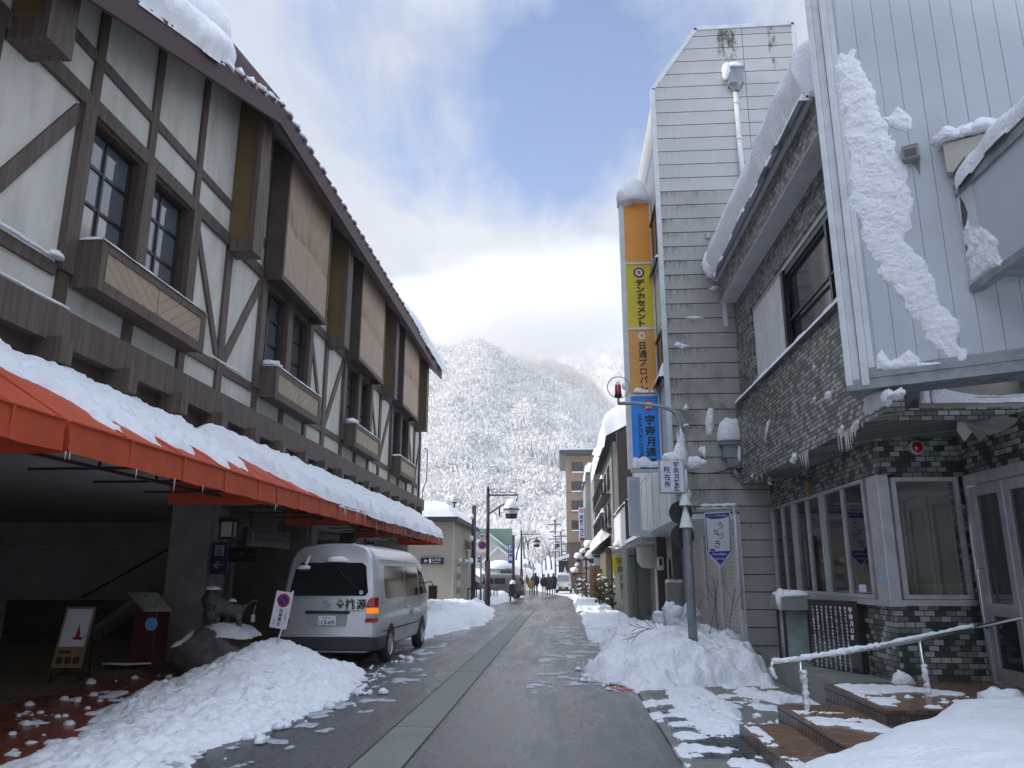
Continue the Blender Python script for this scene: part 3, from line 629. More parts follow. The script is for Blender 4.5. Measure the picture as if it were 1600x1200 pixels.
# windows, flower boxes, oriels, fins
for k in range(-1, 4):
    o = k * PER + 8.50
    for j in (0, 1):
        y0 = o + 0.14 + j * 1.5
        f = window_unit(B, (XW - 0.17, y0 + 0.0, 5.42), (0, 1, 0), (0, 0, 1), (1, 0, 0), 1.24, 2.18, 2, 4, 'frame_black', 'glass_sky', 0.06, 0.06, bar=.045)
        lv = MB()
        for ya_ in (y0 - 0.015, y0 + 1.215): lv.box(XC + 0.02, XW + 0.004, ya_, ya_ + 0.04, 5.385, 7.61)
        lv.box(XC + .02, XW + .004, y0 + .03, y0 + 1.21, 7.57, 7.61); lv.build('reveal', MAT['timber_dark'], f)
    bx_ = MB(); ya, yb = o + 0.14, o + 3.05
    bx_.box(XW + 0.06, -5.84, ya, yb, 5.15, 5.25); bx_.box(XW + .06, -5.84, ya, ya + .06, 5.25, 5.80); bx_.box(XW + .06, -5.84, yb - .06, yb, 5.25, 5.80)
    bx_.box(-5.84, -5.79, ya, ya + 0.14, 5.13, 5.82); bx_.box(-5.84, -5.79, yb - 0.14, yb, 5.13, 5.82); bx_.box(-5.84, -5.792, ya + .14, yb - .14, 5.68, 5.82); bx_.box(-5.84, -5.792, ya + .14, yb - .14, 5.13, 5.28)
    wb = bx_.build('window_box', MAT['timber'], B)
    MB().box(-5.835, -5.808, ya + 0.14, yb - 0.14, 5.28, 5.68).build('panel', MAT['board_low'], wb)
    sb = MB(); sb.box(XW + .15, -5.95, ya + .5, ya + .62, 4.75, 4.98); 
    # gold fin with brown outer edge
    fy = o + 4.36 if k >= 0 else 7.02; fz = 7.50
    if k >= -1:
        zt_ = zsof(fy, -5.79) + .30; gm = MB(); gm.box(XW + 0.02, -5.79, fy + 0.004, fy + 0.36, fz + 0.27, zt_); fin = gm.build('pier', MAT['gold'], B)
        ge = MB(); ge.box(-5.79, -5.68, fy - 0.03, fy + 0.42, fz, zsof(fy, -5.68) + .25); ge.box(XW + 0.02, -5.79, fy - 0.02, fy + 0.40, fz, fz + 0.27); ge.build('casing', MAT['timber'], fin)
    if k >= 1 and o < 30:
        oy0, oy1 = o - 0.10, o + 2.95
        om = MB(); om.box(XW + 0.07, -5.82, oy0, oy1, 7.74, EAVE + 0.65); om.box(-5.82, -5.74, oy0, oy0 + 0.09, 7.60, EAVE + .45); om.box(-5.82, -5.74, oy1 - .09, oy1, 7.60, EAVE + .45); om.box(-5.82, -5.742, oy0 + .09, oy1 - .09, 7.60, 7.72)
        om.box(XW + .07, -5.82, oy0, oy0 + 0.12, 7.60, 7.74); om.box(XW + .07, -5.82, oy1 - .12, oy1, 7.60, 7.74)
        orl = om.build('bay_panel', MAT['timber_dark'], B)
        MB().box(-5.82, -5.757, oy0 + .09, oy1 - .09, 7.72, EAVE + 0.45).build('board', MAT['board_tall'], orl)
# roof: eave line with a kink; near part drops towards the camera
fm = MB()
for (a, b) in zip(eave[:-1], eave[1:]):
    fm.prism([(XE, a[0], a[1]), (XE, b[0], b[1]), (XE, b[0], b[1] + 0.42), (XE, a[0], a[1] + 0.42)], (0.06, 0, 0))
rf0 = MB(); tanp = 1.25
def rs(y, z, t): return (XE + 0.05 - t, y, z + t * tanp)
vs = []
for (y, z) in eave: vs += [rs(y, z + 0.40, 0), rs(y, z + 0.40, 7.2)]
rf0.add(vs, [(2 * i, 2 * i + 2, 2 * i + 3, 2 * i + 1) for i in range(len(eave) - 1)])
vs2 = []
for (y, z) in eave: vs2 += [rs(y, z + 0.34, 0), rs(y, z + 0.30, 1.2)]
rf0.add(vs2, [(2 * i, 2 * i + 1, 2 * i + 3, 2 * i + 2) for i in range(len(eave) - 1)])
roof = rf0.build('roof', MAT['roof_metal'], B); fm.build('fascia', MAT['fascia'], roof)
# soffit under the eave: plaster tone darkened, its shade put into the colour
so = MB()
for (a, b) in zip(eave[:-1], eave[1:]):
    so.prism([(XE, a[0], a[1] + .03), (XE, b[0], b[1] + .03), (XW - 0.1, b[0], b[1] + 0.03 + .9 * .92), (XW - 0.1, a[0], a[1] + 0.03 + .9 * .92)], (0, 0, 0.04))
so.build('soffit', MAT['soffit_shaded'], roof)
# standing ribs on the roof edge
rb = MB(); y = 4.0
while y < 32.6:
    for (a, b) in zip(eave[:-1], eave[1:]):
        if a[0] <= y < b[0]:
            t = (y - a[0]) / (b[0] - a[0]); z = a[1] + (b[1] - a[1]) * t + 0.40
    rb.beam(rs(y, z + 0.035, .10 if y < 11 else -0.05), rs(y, z + 0.035, 5.5), 0.05, 0.07); y += 0.44
rb.build('batten', MAT['roof_metal'], roof)
MB().box(-12.8, XW - .001, 32.6, 32.75, 3.4, 10.5).build('end_wall', MAT['plaster'], B)
# undercroft
un = MB(); un.box(-16, -6.45, -4, 32.6, 3.05, 3.34); un.build('porch_ceiling', MAT['ceiling'], B)
MB().box(XW - .25, XW + .10, -4, 32.6, 3.30, 3.86).build('lintel', MAT['concrete'], B)
bw = MB(); bw.box(-16, -15.8, -4, 32.6, 0, 3.1); bw.box(-16, -8.9, 20.5, 20.7, 0, 3.05); bw.box(-15.8, -6.5, 32.2, 32.5, 0, 3.05); bw.box(-16, -9, -4, -3.8, 0, 3.05); bw.build('porch_wall', MAT['interior_wall'], B)
bp_ = MB()
for i in range(13): bp_.box(-15.0, -9.05, 20.44, 20.50, 1.02 + i * 0.155, 1.02 + i * 0.155 + 0.145)
bp_.build('wall_boarding', MAT['interior_wall'], B)
MB().box(-15.0, -9.0, 20.46, 20.50, 0.02, 1.0).build('dark_doors', MAT['glass_dark'], B)
nb = MB(); nb.box(-9.72, -9.25, 20.38, 20.44, 1.55, 1.78); nb.build('notice_plate', MAT['shutter'], B)
text_mb([('駅 舎', 0.10, (-9.48, 20.375, 1.665), (1, 0, 0), (0, 0, 1))]).build('notice_lettering', MAT['ink'], B)
for k, y in enumerate((3.2, 15.25, 21.2, 27.2)):
    pm = MB(); pm.box(-7.95, -7.12, y, y + 0.75, 0.0, 3.05); pm.box(-7.12, -7.02, y + 0.15, y + 0.62, 0.1, 3.05); pm.box(-7.98, -7.09, y - 0.03, y + 0.78, 0.0, 0.16); pm.build('column', MAT['concrete'], B, bevel=0.012)
# stair soffit diagonals seen in the dark bay
for p_, q_ in (((-12.0, 19.6, 0.1), (-8.2, 19.6, 3.0)), ((-9.5, 26.8, 0.4), (-7.0, 26.8, 3.0))): MB().beam(p_, q_, 0.8, 0.14).build('stair', MAT['concrete'], B)
MB().tube([(-12.0, 19.0, 1.1), (-8.6, 19.0, 3.0)], 0.03, 8).build('stair_rail', MAT['dark_metal'], B)
gl = MB(); gl.box(-15.5, -7.96, 19.98, 20.02, 2.35, 2.4); gl.build('transom', MAT['alu'], B)
# awnings: four canvas hoods in a row
def awning(y0, y1, x1=-4.4, ztop=4.02, zf=2.98, zb=2.70, drop=0.0):
    m = MB(); xb = XW + 0.12
    m.add([(xb, y0, ztop), (xb, y1, ztop), (x1, y1, zf), (x1, y0, zf)], [(0, 3, 2, 1)])
    m.add([(xb, y0, ztop - .02), (xb, y1, ztop - .02), (x1 - .01, y1, zf - .02), (x1 - .01, y0, zf - .02)], [(0, 1, 2, 3)])
    a = m.build('awning', MAT['awning'], B)
    n = int((y1 - y0) / 0.10); v = MB(); pts = []
    for i in range(n + 1):                               # valance with soft folds
        y = y0 + (y1 - y0) * i / n; pts += [(x1 + 0.004 * math.sin(i * 1.7), y, zf), (x1 + 0.010 + 0.010 * math.sin(i * 1.9 + 1), y, zb + 0.006 * math.sin(i * 0.7))]
    v.add(pts, [(2 * i, 2 * i + 1, 2 * i + 3, 2 * i + 2) for i in range(n)], True)
    v.build('valance', MAT['awning'], a)
    for yy in (y0, y1): MB().prism([(xb, yy, zb), (x1, yy, zb), (x1, yy, zf), (xb, yy, ztop)], (0, 0.012, 0)).build('gusset', MAT['awning'], a)
    sm = MB(); yy = y0 + 1.0
    while yy < y1 - .2: sm.beam((xb, yy, ztop + .006), (x1 + .004, yy, zf + .006), .035, .010); sm.box(x1 + .012, x1 + .024, yy - .015, yy + .015, zb, zf); yy += 1.12
    sm.beam((x1 + .012, y0, zf + .004), (x1 + .012, y1, zf + .004), .03, .014); sm.build('seam', MAT['awning_seam'], a)
    f = MB()
    yy = y0 + 0.6
    while yy < y1 - 0.3:
        f.beam((xb, yy, zb + .12), (x1 - .05, yy, zb + .12), 0.03, 0.03); f.beam((x1 - .05, yy, zf - .08), (xb, yy, ztop - .1), 0.03, 0.03); f.beam(((xb + x1) / 2, yy, zb + .12), ((xb + x1) / 2, yy, (zf + ztop) / 2 - .1), .025, .025); yy += 1.25
    for xx in (x1 - .06, (xb + x1) / 2): f.beam((xx, y0 + .05, zb + .12), (xx, y1 - .05, zb + .12), 0.035, 0.035)
    f.build('frame', MAT['black'], a)
    return a
awning(-2.0, 6.38); awning(6.46, 11.5); awning(11.56, 16.6); awning(16.66, 22.4); awning(22.46, 28.2)
# wires at the far corner
MB().tube([(-6.0, 32.55, 7.0), (-5.85, 32.6, 6.9), (-5.85, 32.6, 5.6), (-6.0, 32.6, 5.2), (-6.05, 32.6, 3.9)], 0.02, 6).build('cable', MAT['black'], B)
# wall lanterns and signs at the columns
def lantern(y, lab):
    r = root('wall_lantern', (-6.88, y, 2.4), lab, 'lantern', 'wall lanterns on the columns')
    m = MB(); m.box(-7.02, -6.72, y - .14, y + .14, 2.36, 2.40); m.box(-7.04, -6.70, y - .16, y + .16, 2.70, 2.74)
    for sx in (-7.01, -6.75):
        for sy in (y - .13, y + .10): m.box(sx, sx + .03, sy, sy + .03, 2.40, 2.70)
    m.prism([(-7.02, y - .14, 2.74), (-6.72, y - .14, 2.74), (-6.72, y + .14, 2.74), (-7.02, y + .14, 2.74)], (0, 0, 0.05)); m.build('cage', MAT['black'], r)
    MB().box(-6.985, -6.755, y - .105, y + .105, 2.40, 2.70).build('glass', MAT['glass_globe'], r)
lantern(15.55, 'black box lantern on the concrete column above the blue lift sign'); lantern(27.5, 'black box lantern on the far column behind the van roof')
def lift_sign(y, lab):
    x = -6.98; r = root('lift_sign', (x, y, 1.6), lab, 'sign', 'blue lift signs on the columns')
    MB().box(x - .04, x + .30, y - .03, y + 0.0, 1.66, 2.28).build('plate', MAT['navy'], r)
    MB().box(x + .04, x + .22, y - .036, y - .031, 2.02, 2.22).build('pictogram_field', MAT['grey_ink'], r)
    m = MB()
    for (a, b, c, d) in ((.09, .17, 2.04, 2.055), (.09, .105, 2.055, 2.12), (.155, .17, 2.055, 2.12), (.09, .17, 2.12, 2.135), (.112, .12, 2.06, 2.11), (.138, .146, 2.06, 2.11)): m.box(x + a, x + b, y - .040, y - .037, c, d)
    text_mb([('↓↑', 0.05, (x + .13, y - .039, 2.175), (1, 0, 0), (0, 0, 1), {'bold': .03})], m); m.build('pictogram', MAT['ink'], r)
    text_mb([('←', 0.16, (x + .13, y - .036, 1.84), (1, 0, 0), (0, 0, 1), {'bold': .03})]).build('arrow', MAT['grey_ink'], r)
lift_sign(15.2, 'navy lift sign with white arrow on the first concrete column'); lift_sign(21.2, 'dim navy lift sign with arrow on the column behind the van')
hs = root('hanging_sign', (-7.9, 18, 2.2), 'long dark station guide board hanging under the porch ceiling', 'sign')
n0 = P(340, 812, y=16.6); 
hs_o = Vector((-6.95, 16.6, 2.53)); hs_u = Vector((0.30, 1, 0)).normalized() 
MB().fbox(hs_o + Vector((0, 1.35, -.05)), (0, 1.35, 0), (0.04, 0, 0), (0, 0, 0.20)).build('board', MAT['dark_metal'], hs)
MB().fbox(hs_o + Vector((0.045, 1.38, -.05)), (0, 1.24, 0), (0.003, 0, 0), (0, 0, 0.155)).build('panel', MAT['navy'], hs)
text_mb([('富山地方鉄道 宇奈月温泉駅 のりば', 0.10, hs_o + Vector((.052, 1.5, .0)), (0, 1, 0), (0, 0, 1), {'width': 1.9}), ('Unazuki-Onsen Station', 0.06, hs_o + Vector((.052, 1.4, -.13)), (0, 1, 0), (0, 0, 1), {'width': 1.7})]).build('lettering', MAT['grey_ink'], hs)
MB().box(-6.905, -6.898, 16.85, 16.99, 2.37, 2.6).build('pictogram', MAT['grey_ink'], hs)
hg = MB()
for yy in (16.9, 19.0): hg.beam(hs_o + Vector((0, yy - 16.6, .14)), hs_o + Vector((0, yy - 16.6, .56)), 0.03, 0.03, (0, 1, 0))
hg.build('hanger', MAT['dark_metal'], hs)
f2 = root('floor_sign', (-9, 19.2, 2.0), 'faint 2F lettering board in the dark porch bay', 'sign')
MB().box(-9.7, -7.98, 19.9, 19.95, 1.98, 2.34).build('board', MAT['black'], f2)
text_mb([('2F 旅行センター', 0.20, (-8.85, 19.89, 2.16), (1, 0, 0), (0, 0, 1))]).build('lettering', MAT['grey_ink'], f2)
# ------------------------------------------------------------------ things under the porch
ab = root('a_frame_board', (-7.9, 12.25, 0), 'wooden framed advertising easel with a sailing picture under the porch', 'signboard')
fU = Vector((0.995, 0.08, 0)); fV = Vector((0.04, 0.16, 0.985)).normalized(); fN = fU.cross(fV) * 1.0; fO = Vector((-8.0, 12.12, 0.24))
def ap(a, b, d=0.0): return fO + fU * a + fV * b - Vector((0, 1, -.16)).normalized() * d
m = MB()
for (a, b, c, d) in ((0, .46, 0, .035), (0, .46, .885, .92), (0, .03, .035, .885), (.43, .46, .035, .885)): m.fbox(ap((a + b) / 2, (c + d) / 2, .0), fU * (b - a) / 2, fV * (d - c) / 2, fN * .015)
m.build('frame', MAT['wood_tan'], ab)
MB().fbox(ap(.23, .60), fU * .2, fV * .285, fN * .008).build('picture', MAT['banner_white'], ab)
MB().fbox(ap(.23, .175), fU * .2, fV * .14, fN * .008).build('menu_panel', MAT['wood_tan'], ab)
m = MB(); m.prism([ap(.25, .45, .012), ap(.34, .45, .012), ap(.27, .66, .012)], -fN * .002); m.build('sail', MAT['red_paint'], ab)
m = MB(); m.prism([ap(.20, .47, .011), ap(.24, .42, .011), ap(.36, .42, .011), ap(.42, .50, .011), ap(.36, .455, .011), ap(.25, .45, .011)], -fN * .002)
for i in range(3): m.fbox(ap(.10 + i * .13, .11, .011), fU * .05, fV * .05, fN * .001)
m.fbox(ap(.15, .235, .011), fU * .09, fV * .022, fN * .001); m.build('picture_details', MAT['dark_metal'], ab)
m = MB()
for a in (0.015, 0.445): m.beam(ap(a, 0), ap(a, 0) + Vector((0, 0, -.23)), .025, .025, (0, 1, 0)); m.beam(ap(a, .9), Vector((ap(a, .9).x - .35, 12.95, 0.02)), .025, .025, (0, 1, 0))
m.beam((-8.0, 12.12, .05), (-8.35, 12.95, .05), .025, .025); m.beam((-7.55, 12.15, .05), (-7.9, 12.95, .05), .025, .025); m.beam((-8.35, 12.95, .05), (-7.9, 12.95, .05), .025, .025); m.build('legs', MAT['black'], ab)
MB().fbox((-8.2, 12.75, .62), (0.2, 0, 0), (-.02, -.03, .25), (0, .006, 0)).build('rear_panel', MAT['dark_metal'], ab)
ks = root('map_lectern', (-7.65, 14.3, 0), 'dark red lectern with a sloping tourist map and round blue sticker', 'lectern')
m = MB(); m.prism([(-7.88, 14.12, 0), (-7.45, 14.12, 0), (-7.35, 14.42, 0), (-7.88, 14.5, 0)], (0, 0, 1.02)); m.build('body', MAT['maroon'], ks, bevel=.01)
k0 = Vector((-8.34, 14.62, 1.32)); k1 = Vector((-7.74, 14.62, 1.32)); k2 = Vector((-7.12, 14.0, 1.04)); k3 = Vector((-7.64, 14.0, 1.04)); kn = (k1 - k0).cross(k3 - k0).normalized()
if kn.z < 0: kn = -kn
MB().prism([k3, k2, k1, k0], kn * -.04).build('top', MAT['cream'], ks)
c = (k0 + k1 + k2 + k3) / 4
MB().prism([c + (k - c) * .92 + kn * .004 for k in (k3, k2, k1, k0)], kn * .003).build('map', MAT['map_board'], ks)
MB().disc((-7.52, 14.10, .78), (0, -1, 0), .115, .006, 28).build('sticker', MAT['sky_blue_sticker'], ks)
text_mb([('i', .07, (-7.52, 14.09, .81), (1, 0, 0), (0, 0, 1)), ('観光案内', .025, (-7.52, 14.09, .73), (1, 0, 0), (0, 0, 1))]).build('sticker_lettering', MAT['ink_blue'], ks)
m = MB(); m.box(-8.25, -7.35, 13.95, 14.1, .02, .06); m.box(-8.2, -8.15, 13.9, 14.3, 0.0, .10); m.box(-7.45, -7.4, 13.9, 14.3, 0, .10)
tray = root('snow_shovel_tray', (-7.8, 13.9, 0), 'low black metal stand with a thin skin of snow at the foot of the lectern', 'stand')
m.build('rails', MAT['black'], tray)
m = MB(); m.prism([(-8.22, 13.86, .105), (-7.72, 13.78, .105), (-7.35, 13.9, .115), (-7.4, 14.02, .115), (-7.7, 13.96, .105), (-8.1, 13.98, .105)], (0, 0, .02)); m.build('plate', MAT['snow'], tray)
# lion statue on a rock
ro = root('boulder', (-6.1, 13.7, 0), 'dark rounded boulder half buried in snow beside the column', 'rock')
m = MB(); m.blob((-6.14, 13.66, .30), (.66, .56, .44), 4, .10, 32, False, 1.6); m.build('stone', MAT['rock'], ro)
li = root('lion_statue', (-6.0, 13.75, .68), 'small dark bronze lion statue standing on the snowy boulder', 'statue')
def skin_mesh(name, nodes, edges, mt, parent, lvl=2):
    """one continuous body grown along a skeleton: nodes (x,y,z,r)"""
    me = bpy.data.meshes.new(name); off = BASE[parent.name] if parent else Vector((0, 0, 0))
    me.from_pydata([Vector(n[:3]) - off for n in nodes], edges, []); o = bpy.data.objects.new(name, me); sc.collection.objects.link(o)
    s = o.modifiers.new('skin', 'SKIN'); s.use_smooth_shade = True
    for i, n in enumerate(nodes):
        r = n[3]; me.skin_vertices[0].data[i].radius = (r, r) if not isinstance(r, tuple) else r
    me.skin_vertices[0].data[0].use_root = True
    b = o.modifiers.new('sub', 'SUBSURF'); b.levels = lvl; b.render_levels = lvl
    bpy.context.view_layer.update(); dg = bpy.context.evaluated_depsgraph_get(); m2 = bpy.data.meshes.new_from_object(o.evaluated_get(dg)); bpy.data.objects.remove(o); bpy.data.meshes.remove(me)
    o = bpy.data.objects.new(name, m2); sc.collection.objects.link(o); m2.materials.clear(); m2.materials.append(mt)
    for p in m2.polygons: p.use_smooth = True
    if parent: o.parent = parent
    return o
L0 = Vector((-6.0, 13.75, .70)); 
def lp(a, b, c, r): return (L0.x + a * 1.0, L0.y + b * 1.0, L0.z + c * 1.20, r * 1.12)
lion = skin_mesh('body', [lp(.18, .12, .30, .10), lp(.0, .03, .31, .10), lp(-.13, -.05, .33, .13), lp(-.19, -.10, .43, .13), lp(-.23, -.16, .44, .07), lp(-.27, -.20, .40, .045),
    lp(-.19, -.02, .18, .045), lp(-.20, -.04, .02, .04), lp(-.09, -.12, .18, .045), lp(-.10, -.14, .02, .04), lp(.17, .19, .18, .05), lp(.20, .20, .02, .035), lp(.22, .08, .18, .05), lp(.25, .06, .02, .035), lp(.30, .17, .34, .018), lp(.40, .21, .42, .014), lp(.47, .23, .40, .02)],
    [(0, 1), (1, 2), (2, 3), (3, 4), (4, 5), (2, 6), (6, 7), (2, 8), (8, 9), (0, 10), (10, 11), (0, 12), (12, 13), (0, 14), (14, 15), (15, 16)], MAT['bronze'], li)
m = MB(); m.blob(L0 + Vector((-.22, -.10, .50)), (.155, .14, .21), 11, .14, 26, False, 3.5); m.blob(L0 + Vector((-.20, -.11, .28)), (.14, .12, .18), 12, .14, 22, False, 3.5); m.build('mane', MAT['bronze'], li)
MB().fbox(L0 + Vector((.02, .02, -.02)), (.30, .06, 0), (-.04, .17, 0), (0, 0, .03)).build('plinth', MAT['bronze'], li)
m = MB(); m.blob(L0 + Vector((-.22, -.10, .70)), (.13, .11, .06), 3, .15, 14); m.blob(L0 + Vector((.08, .06, .49)), (.07, .06, .045), 5, .15, 12); tag(m.build('snow_cap', MAT['snow'], center=True), 'small snow cap on the head and back of the bronze lion', 'snow', kind='stuff')
tg_ = root('paper_tag', (-5.55, 13.9, .9), 'small pale lilac tag hanging from the lion tail on a string', 'tag')
MB().box(-5.60, -5.53, 13.93, 13.935, .83, .96).build('card', MAT['banner_white'], tg_); MB().tube([(-5.56, 13.93, .96), (-5.545, 13.95, 1.12)], .004, 5).build('string', MAT['white_ink'], tg_)
# no-parking board, leaning
npk = root('no_parking_board', (-4.85, 13.2, .3), 'leaning white no parking board on a pole stuck in the snow', 'sign')
v1 = Vector((.14, .03, .99)).normalized(); u1 = Vector((.985, .05, -.14)).normalized(); o1 = P(440, 953, y=13.2)
MB().fbox(o1, u1 * .145, v1 * .30, (0, .006, 0)).build('plate', MAT['sign_white'], npk)
MB().tube([o1 + v1 * .33 + u1 * .12 + Vector((0, .02, 0)), o1 - v1 * .95 + u1 * .0 + Vector((0, .02, 0))], .014, 8).build('pole', MAT['white_paint'], npk)
cN = Vector((0, -1, 0)); cc = o1 + v1 * .155 + Vector((0, -.009, 0))
MB().disc(cc, cN, .112, .003).build('red_ring', MAT['red_paint'], npk); MB().disc(cc + cN * .003, cN, .080, .002).build('blue_disc', MAT['banner_blue'], npk)
MB().fbox(cc + cN * .006, Vector((.7, 0, -.7)) * .083, Vector((.7, 0, .7)) * .012, (0, .001, 0)).build('red_bar', MAT['red_paint'], npk)
tx = vtext('駐車禁止', .068, o1 + v1 * (-.015) + u1 * .0 + cN * .009, u1, v1, 1.02, bold=.02) + vtext('この区域', .042, o1 + v1 * (-.01) + u1 * .09 + cN * .009, u1, v1, 1.0) + vtext('です', .05, o1 + v1 * (-.19) - u1 * .085 + cN * .009, u1, v1, 1.0)
text_mb(tx).build('lettering', MAT['ink'], npk)
# ------------------------------------------------------------------ RIGHT: tiled shop building with overhanging upper floor
T = root('tiled_building', (5.5, 12, 0), 'green and grey tiled corner building with overhanging upper floor and shop windows', 'building')
XL, YF, YB = 4.05, 10.1, 15.35
wt = MB()
wt.box(XL, XL + .18, YF, YB, 0.0, 1.33); wt.box(XL, XL + .18, YF, YB, 2.90, 3.40); wt.box(XL, XL + .18, 15.2, YB, 1.33, 2.90)
wt.box(XL + .18, 5.05, YF, YF + .18, 0.0, 1.33); wt.box(XL + .18, 5.05, YF, YF + .18, 2.86, 3.40); wt.box(4.98, 5.05, YF, YF + .18, 1.33, 2.86)
wt.box(5.05, 5.23, 9.93, YF + .18, 0.4, 3.4); wt.box(5.05, 5.23, 6.5, 9.93, 2.85, 3.4); wt.box(5.05, 5.23, 6.0, 8.35, .4, 2.85)
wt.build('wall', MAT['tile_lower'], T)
up = MB(); XU = 3.5
up.box(XU, XU + .2, 8.85, YB, 3.36, 4.95); up.box(XU, XU + .2, 8.34, 8.85, 3.36, 3.61); up.box(XU + .2, 9.0, 8.85, YB, 3.362, 3.5)
up.box(3.30, 3.5, 8.8, 15.2, 7.12, 7.60); up.box(3.62, 3.8, 8.8, YB, 6.58, 7.12); up.box(3.62, 3.8, 14.1, YB, 4.95, 6.58)
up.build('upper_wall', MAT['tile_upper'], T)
su = MB(); su.box(3.5, 9, 9.0, 15.2, 7.16, 7.6); su.box(3.302, 3.62, 8.8, 15.2, 7.10, 7.12); su.box(3.66, 9, 9.0, 15.3, 6.50, 6.58)
su.box(3.35, 3.43, 15.2, 15.26, 6.6, 7.5); su.build('soffit', MAT['white_frame'], T)
MB().box(3.24, 9, 8.85, 15.25, 7.60, 7.68).build('roof', MAT['white_frame'], T)
wp = MB(); 
for (a, b) in ((12.15, 13.3), (13.32, 14.08)): wp.box(3.66, 3.70, a, b, 4.97, 6.52)
wp.build('white_shutter', MAT['white_paint'], T)
ws = MB(); ws.box(3.64, 3.72, 12.02, 12.15, 4.95, 6.5); ws.box(3.68, 3.72, 8.9, 12.02, 6.40, 6.5); ws.box(3.68, 3.74, 10.0, 10.08, 4.95, 6.4); ws.box(3.68, 3.72, 8.9, 12.02, 5.6, 5.63)
ws.build('upper_window_frame', MAT['frame_black'], T)
MB().box(3.76, 3.78, 8.9, 12.02, 4.95, 6.4).build('upper_glass', MAT['glass_win'], T)
ub = MB(); ub.box(3.9, 8.9, 15.0, 15.3, 3.5, 6.5); ub.box(5.5, 5.6, 9.2, 15.0, 3.5, 6.5); ub.build('upper_room_wall', MAT['interior_wall'], T)
# shop windows towards the street
for (a, b) in ((13.80, 15.2), (12.28, 13.76), (10.50, 12.24)):
    window_unit(T, (XL - .02, b, 1.35), (0, -1, 0), (0, 0, 1), (-1, 0, 0), b - a, 1.54, 2, 1, 'alu', 'glass_clear', .045, .06, bar=.06)
fm = MB(); fm.box(XL - .05, XL + .10, 10.08, 10.46, 1.33, 2.90); fm.build('corner_post', MAT['alu'], T, bevel=.01)
MB().box(XL - .09, XL + .1, YF - .06, 15.25, 1.27, 1.345).build('sill', MAT['alu'], T)
window_unit(T, (4.16, YF - .02, 1.36), (1, 0, 0), (0, 0, 1), (0, -1, 0), .82, 1.49, 1, 1, 'alu', 'glass_clear', .05, .06)
MB().box(XL + .1, 5.0, YF - .07, YF + .02, 1.28, 1.35).build('sill', MAT['alu'], T)
text_mb([('2614', .06, (XL - .06, 10.98, 1.47), (0, -1, 0), (0, 0, 1))], MB().box(XL - .035, XL - .033, 10.86, 11.1, 1.42, 1.52)).build('window_card', MAT['sign_white'], T)
m = MB(); m.disc((XL - .052, 10.26, 1.72), (-1, 0, 0), .045, .002); m.disc((XL - .052, 10.26, 1.60), (-1, 0, 0), .05, .002); m.build('sticker', MAT['sky_blue_sticker'], T)
MB().box(XL - .056, XL - .05, 10.20, 10.34, 1.87, 2.08).build('cover_plate', MAT['alu'], T)
# interior
ir = MB(); ir.box(8.8, 8.9, 10.28, 15.2, .4, 3.3); ir.box(4.23, 8.8, 15.1, 15.2, .4, 3.3); ir.build('room_wall', MAT['interior_wall'], T)
MB().box(4.23, 8.8, 10.28, 15.2, 3.2, 3.3).build('room_ceiling', MAT['ceiling'], T); MB().box(4.23, 8.8, 10.28, 15.2, .38, .42).build('room_floor', MAT['wood_tan'], T)
il = MB(); il.box(5.0, 5.12, 11.0, 12.1, 3.10, 3.14); il.box(6.6, 6.72, 11.5, 12.6, 3.10, 3.14); il.box(5.0, 5.12, 13.3, 14.3, 3.10, 3.14); il.build('ceiling_light', MAT['lamp_white'], T)
dk = MB(); dk.box(4.4, 5.0, 11.6, 14.4, 1.08, 1.12); dk.box(4.45, 4.95, 11.7, 14.3, .42, 1.08); dk.box(6.2, 6.9, 10.8, 14.6, .42, 1.5); dk.build('counter', MAT['cream'], T)
pf = MB(); pf.box(5.35, 5.42, 10.9, 10.95, .42, 3.2); pf.box(5.35, 5.42, 10.3, 10.35, .42, 3.2); pf.box(5.35, 5.42, 10.35, 10.9, 2.2, 2.3); pf.build('partition_frame', MAT['shutter'], T)
# door in the return wall
dr = root('x', (0, 0, 0)); bpy.data.objects.remove(dr)
D = MB(); X = 5.04
for (a, b, c, d) in ((9.86, 9.93, .42, 2.85), (8.35, 8.42, .42, 2.85), (8.42, 9.86, 2.72, 2.85)): D.box(X - .05, X + .05, a, b, c, d)
df = D.build('door_frame', MAT['alu'], T)
for (a, b) in ((9.16, 9.84), (8.44, 9.12)):
    D = MB(); D.box(X - .03, X + .02, a, a + .09, .44, 2.7); D.box(X - .03, X + .02, b - .09, b, .44, 2.7); D.box(X - .03, X + .02, a + .09, b - .09, 2.58, 2.7); D.box(X - .03, X + .02, a + .09, b - .09, .44, .6); D.box(X - .03, X + .02, a + .09, b - .09, 1.18, 1.32)
    dd = D.build('door', MAT['alu'], T); MB().box(X - .005, X + .005, a + .09, b - .09, .6, 2.58).build('pane', MAT['glass_dark'], dd)
    yy = b - .05 if a > 9 else a + .05
    MB().tube([(X - .03, yy, 1.72), (X - .09, yy, 1.72), (X - .10, yy, 1.66), (X - .10, yy, 1.10), (X - .09, yy, 1.04), (X - .03, yy, 1.04)], .012, 8).build('handle', MAT['steel'], dd)
MB().tube([(5.0, 9.9, 2.6), (4.98, 9.9, 2.0), (4.99, 9.9, 1.2), (5.0, 9.9, .5)], .02, 8).build('pipe', MAT['alu'], T)
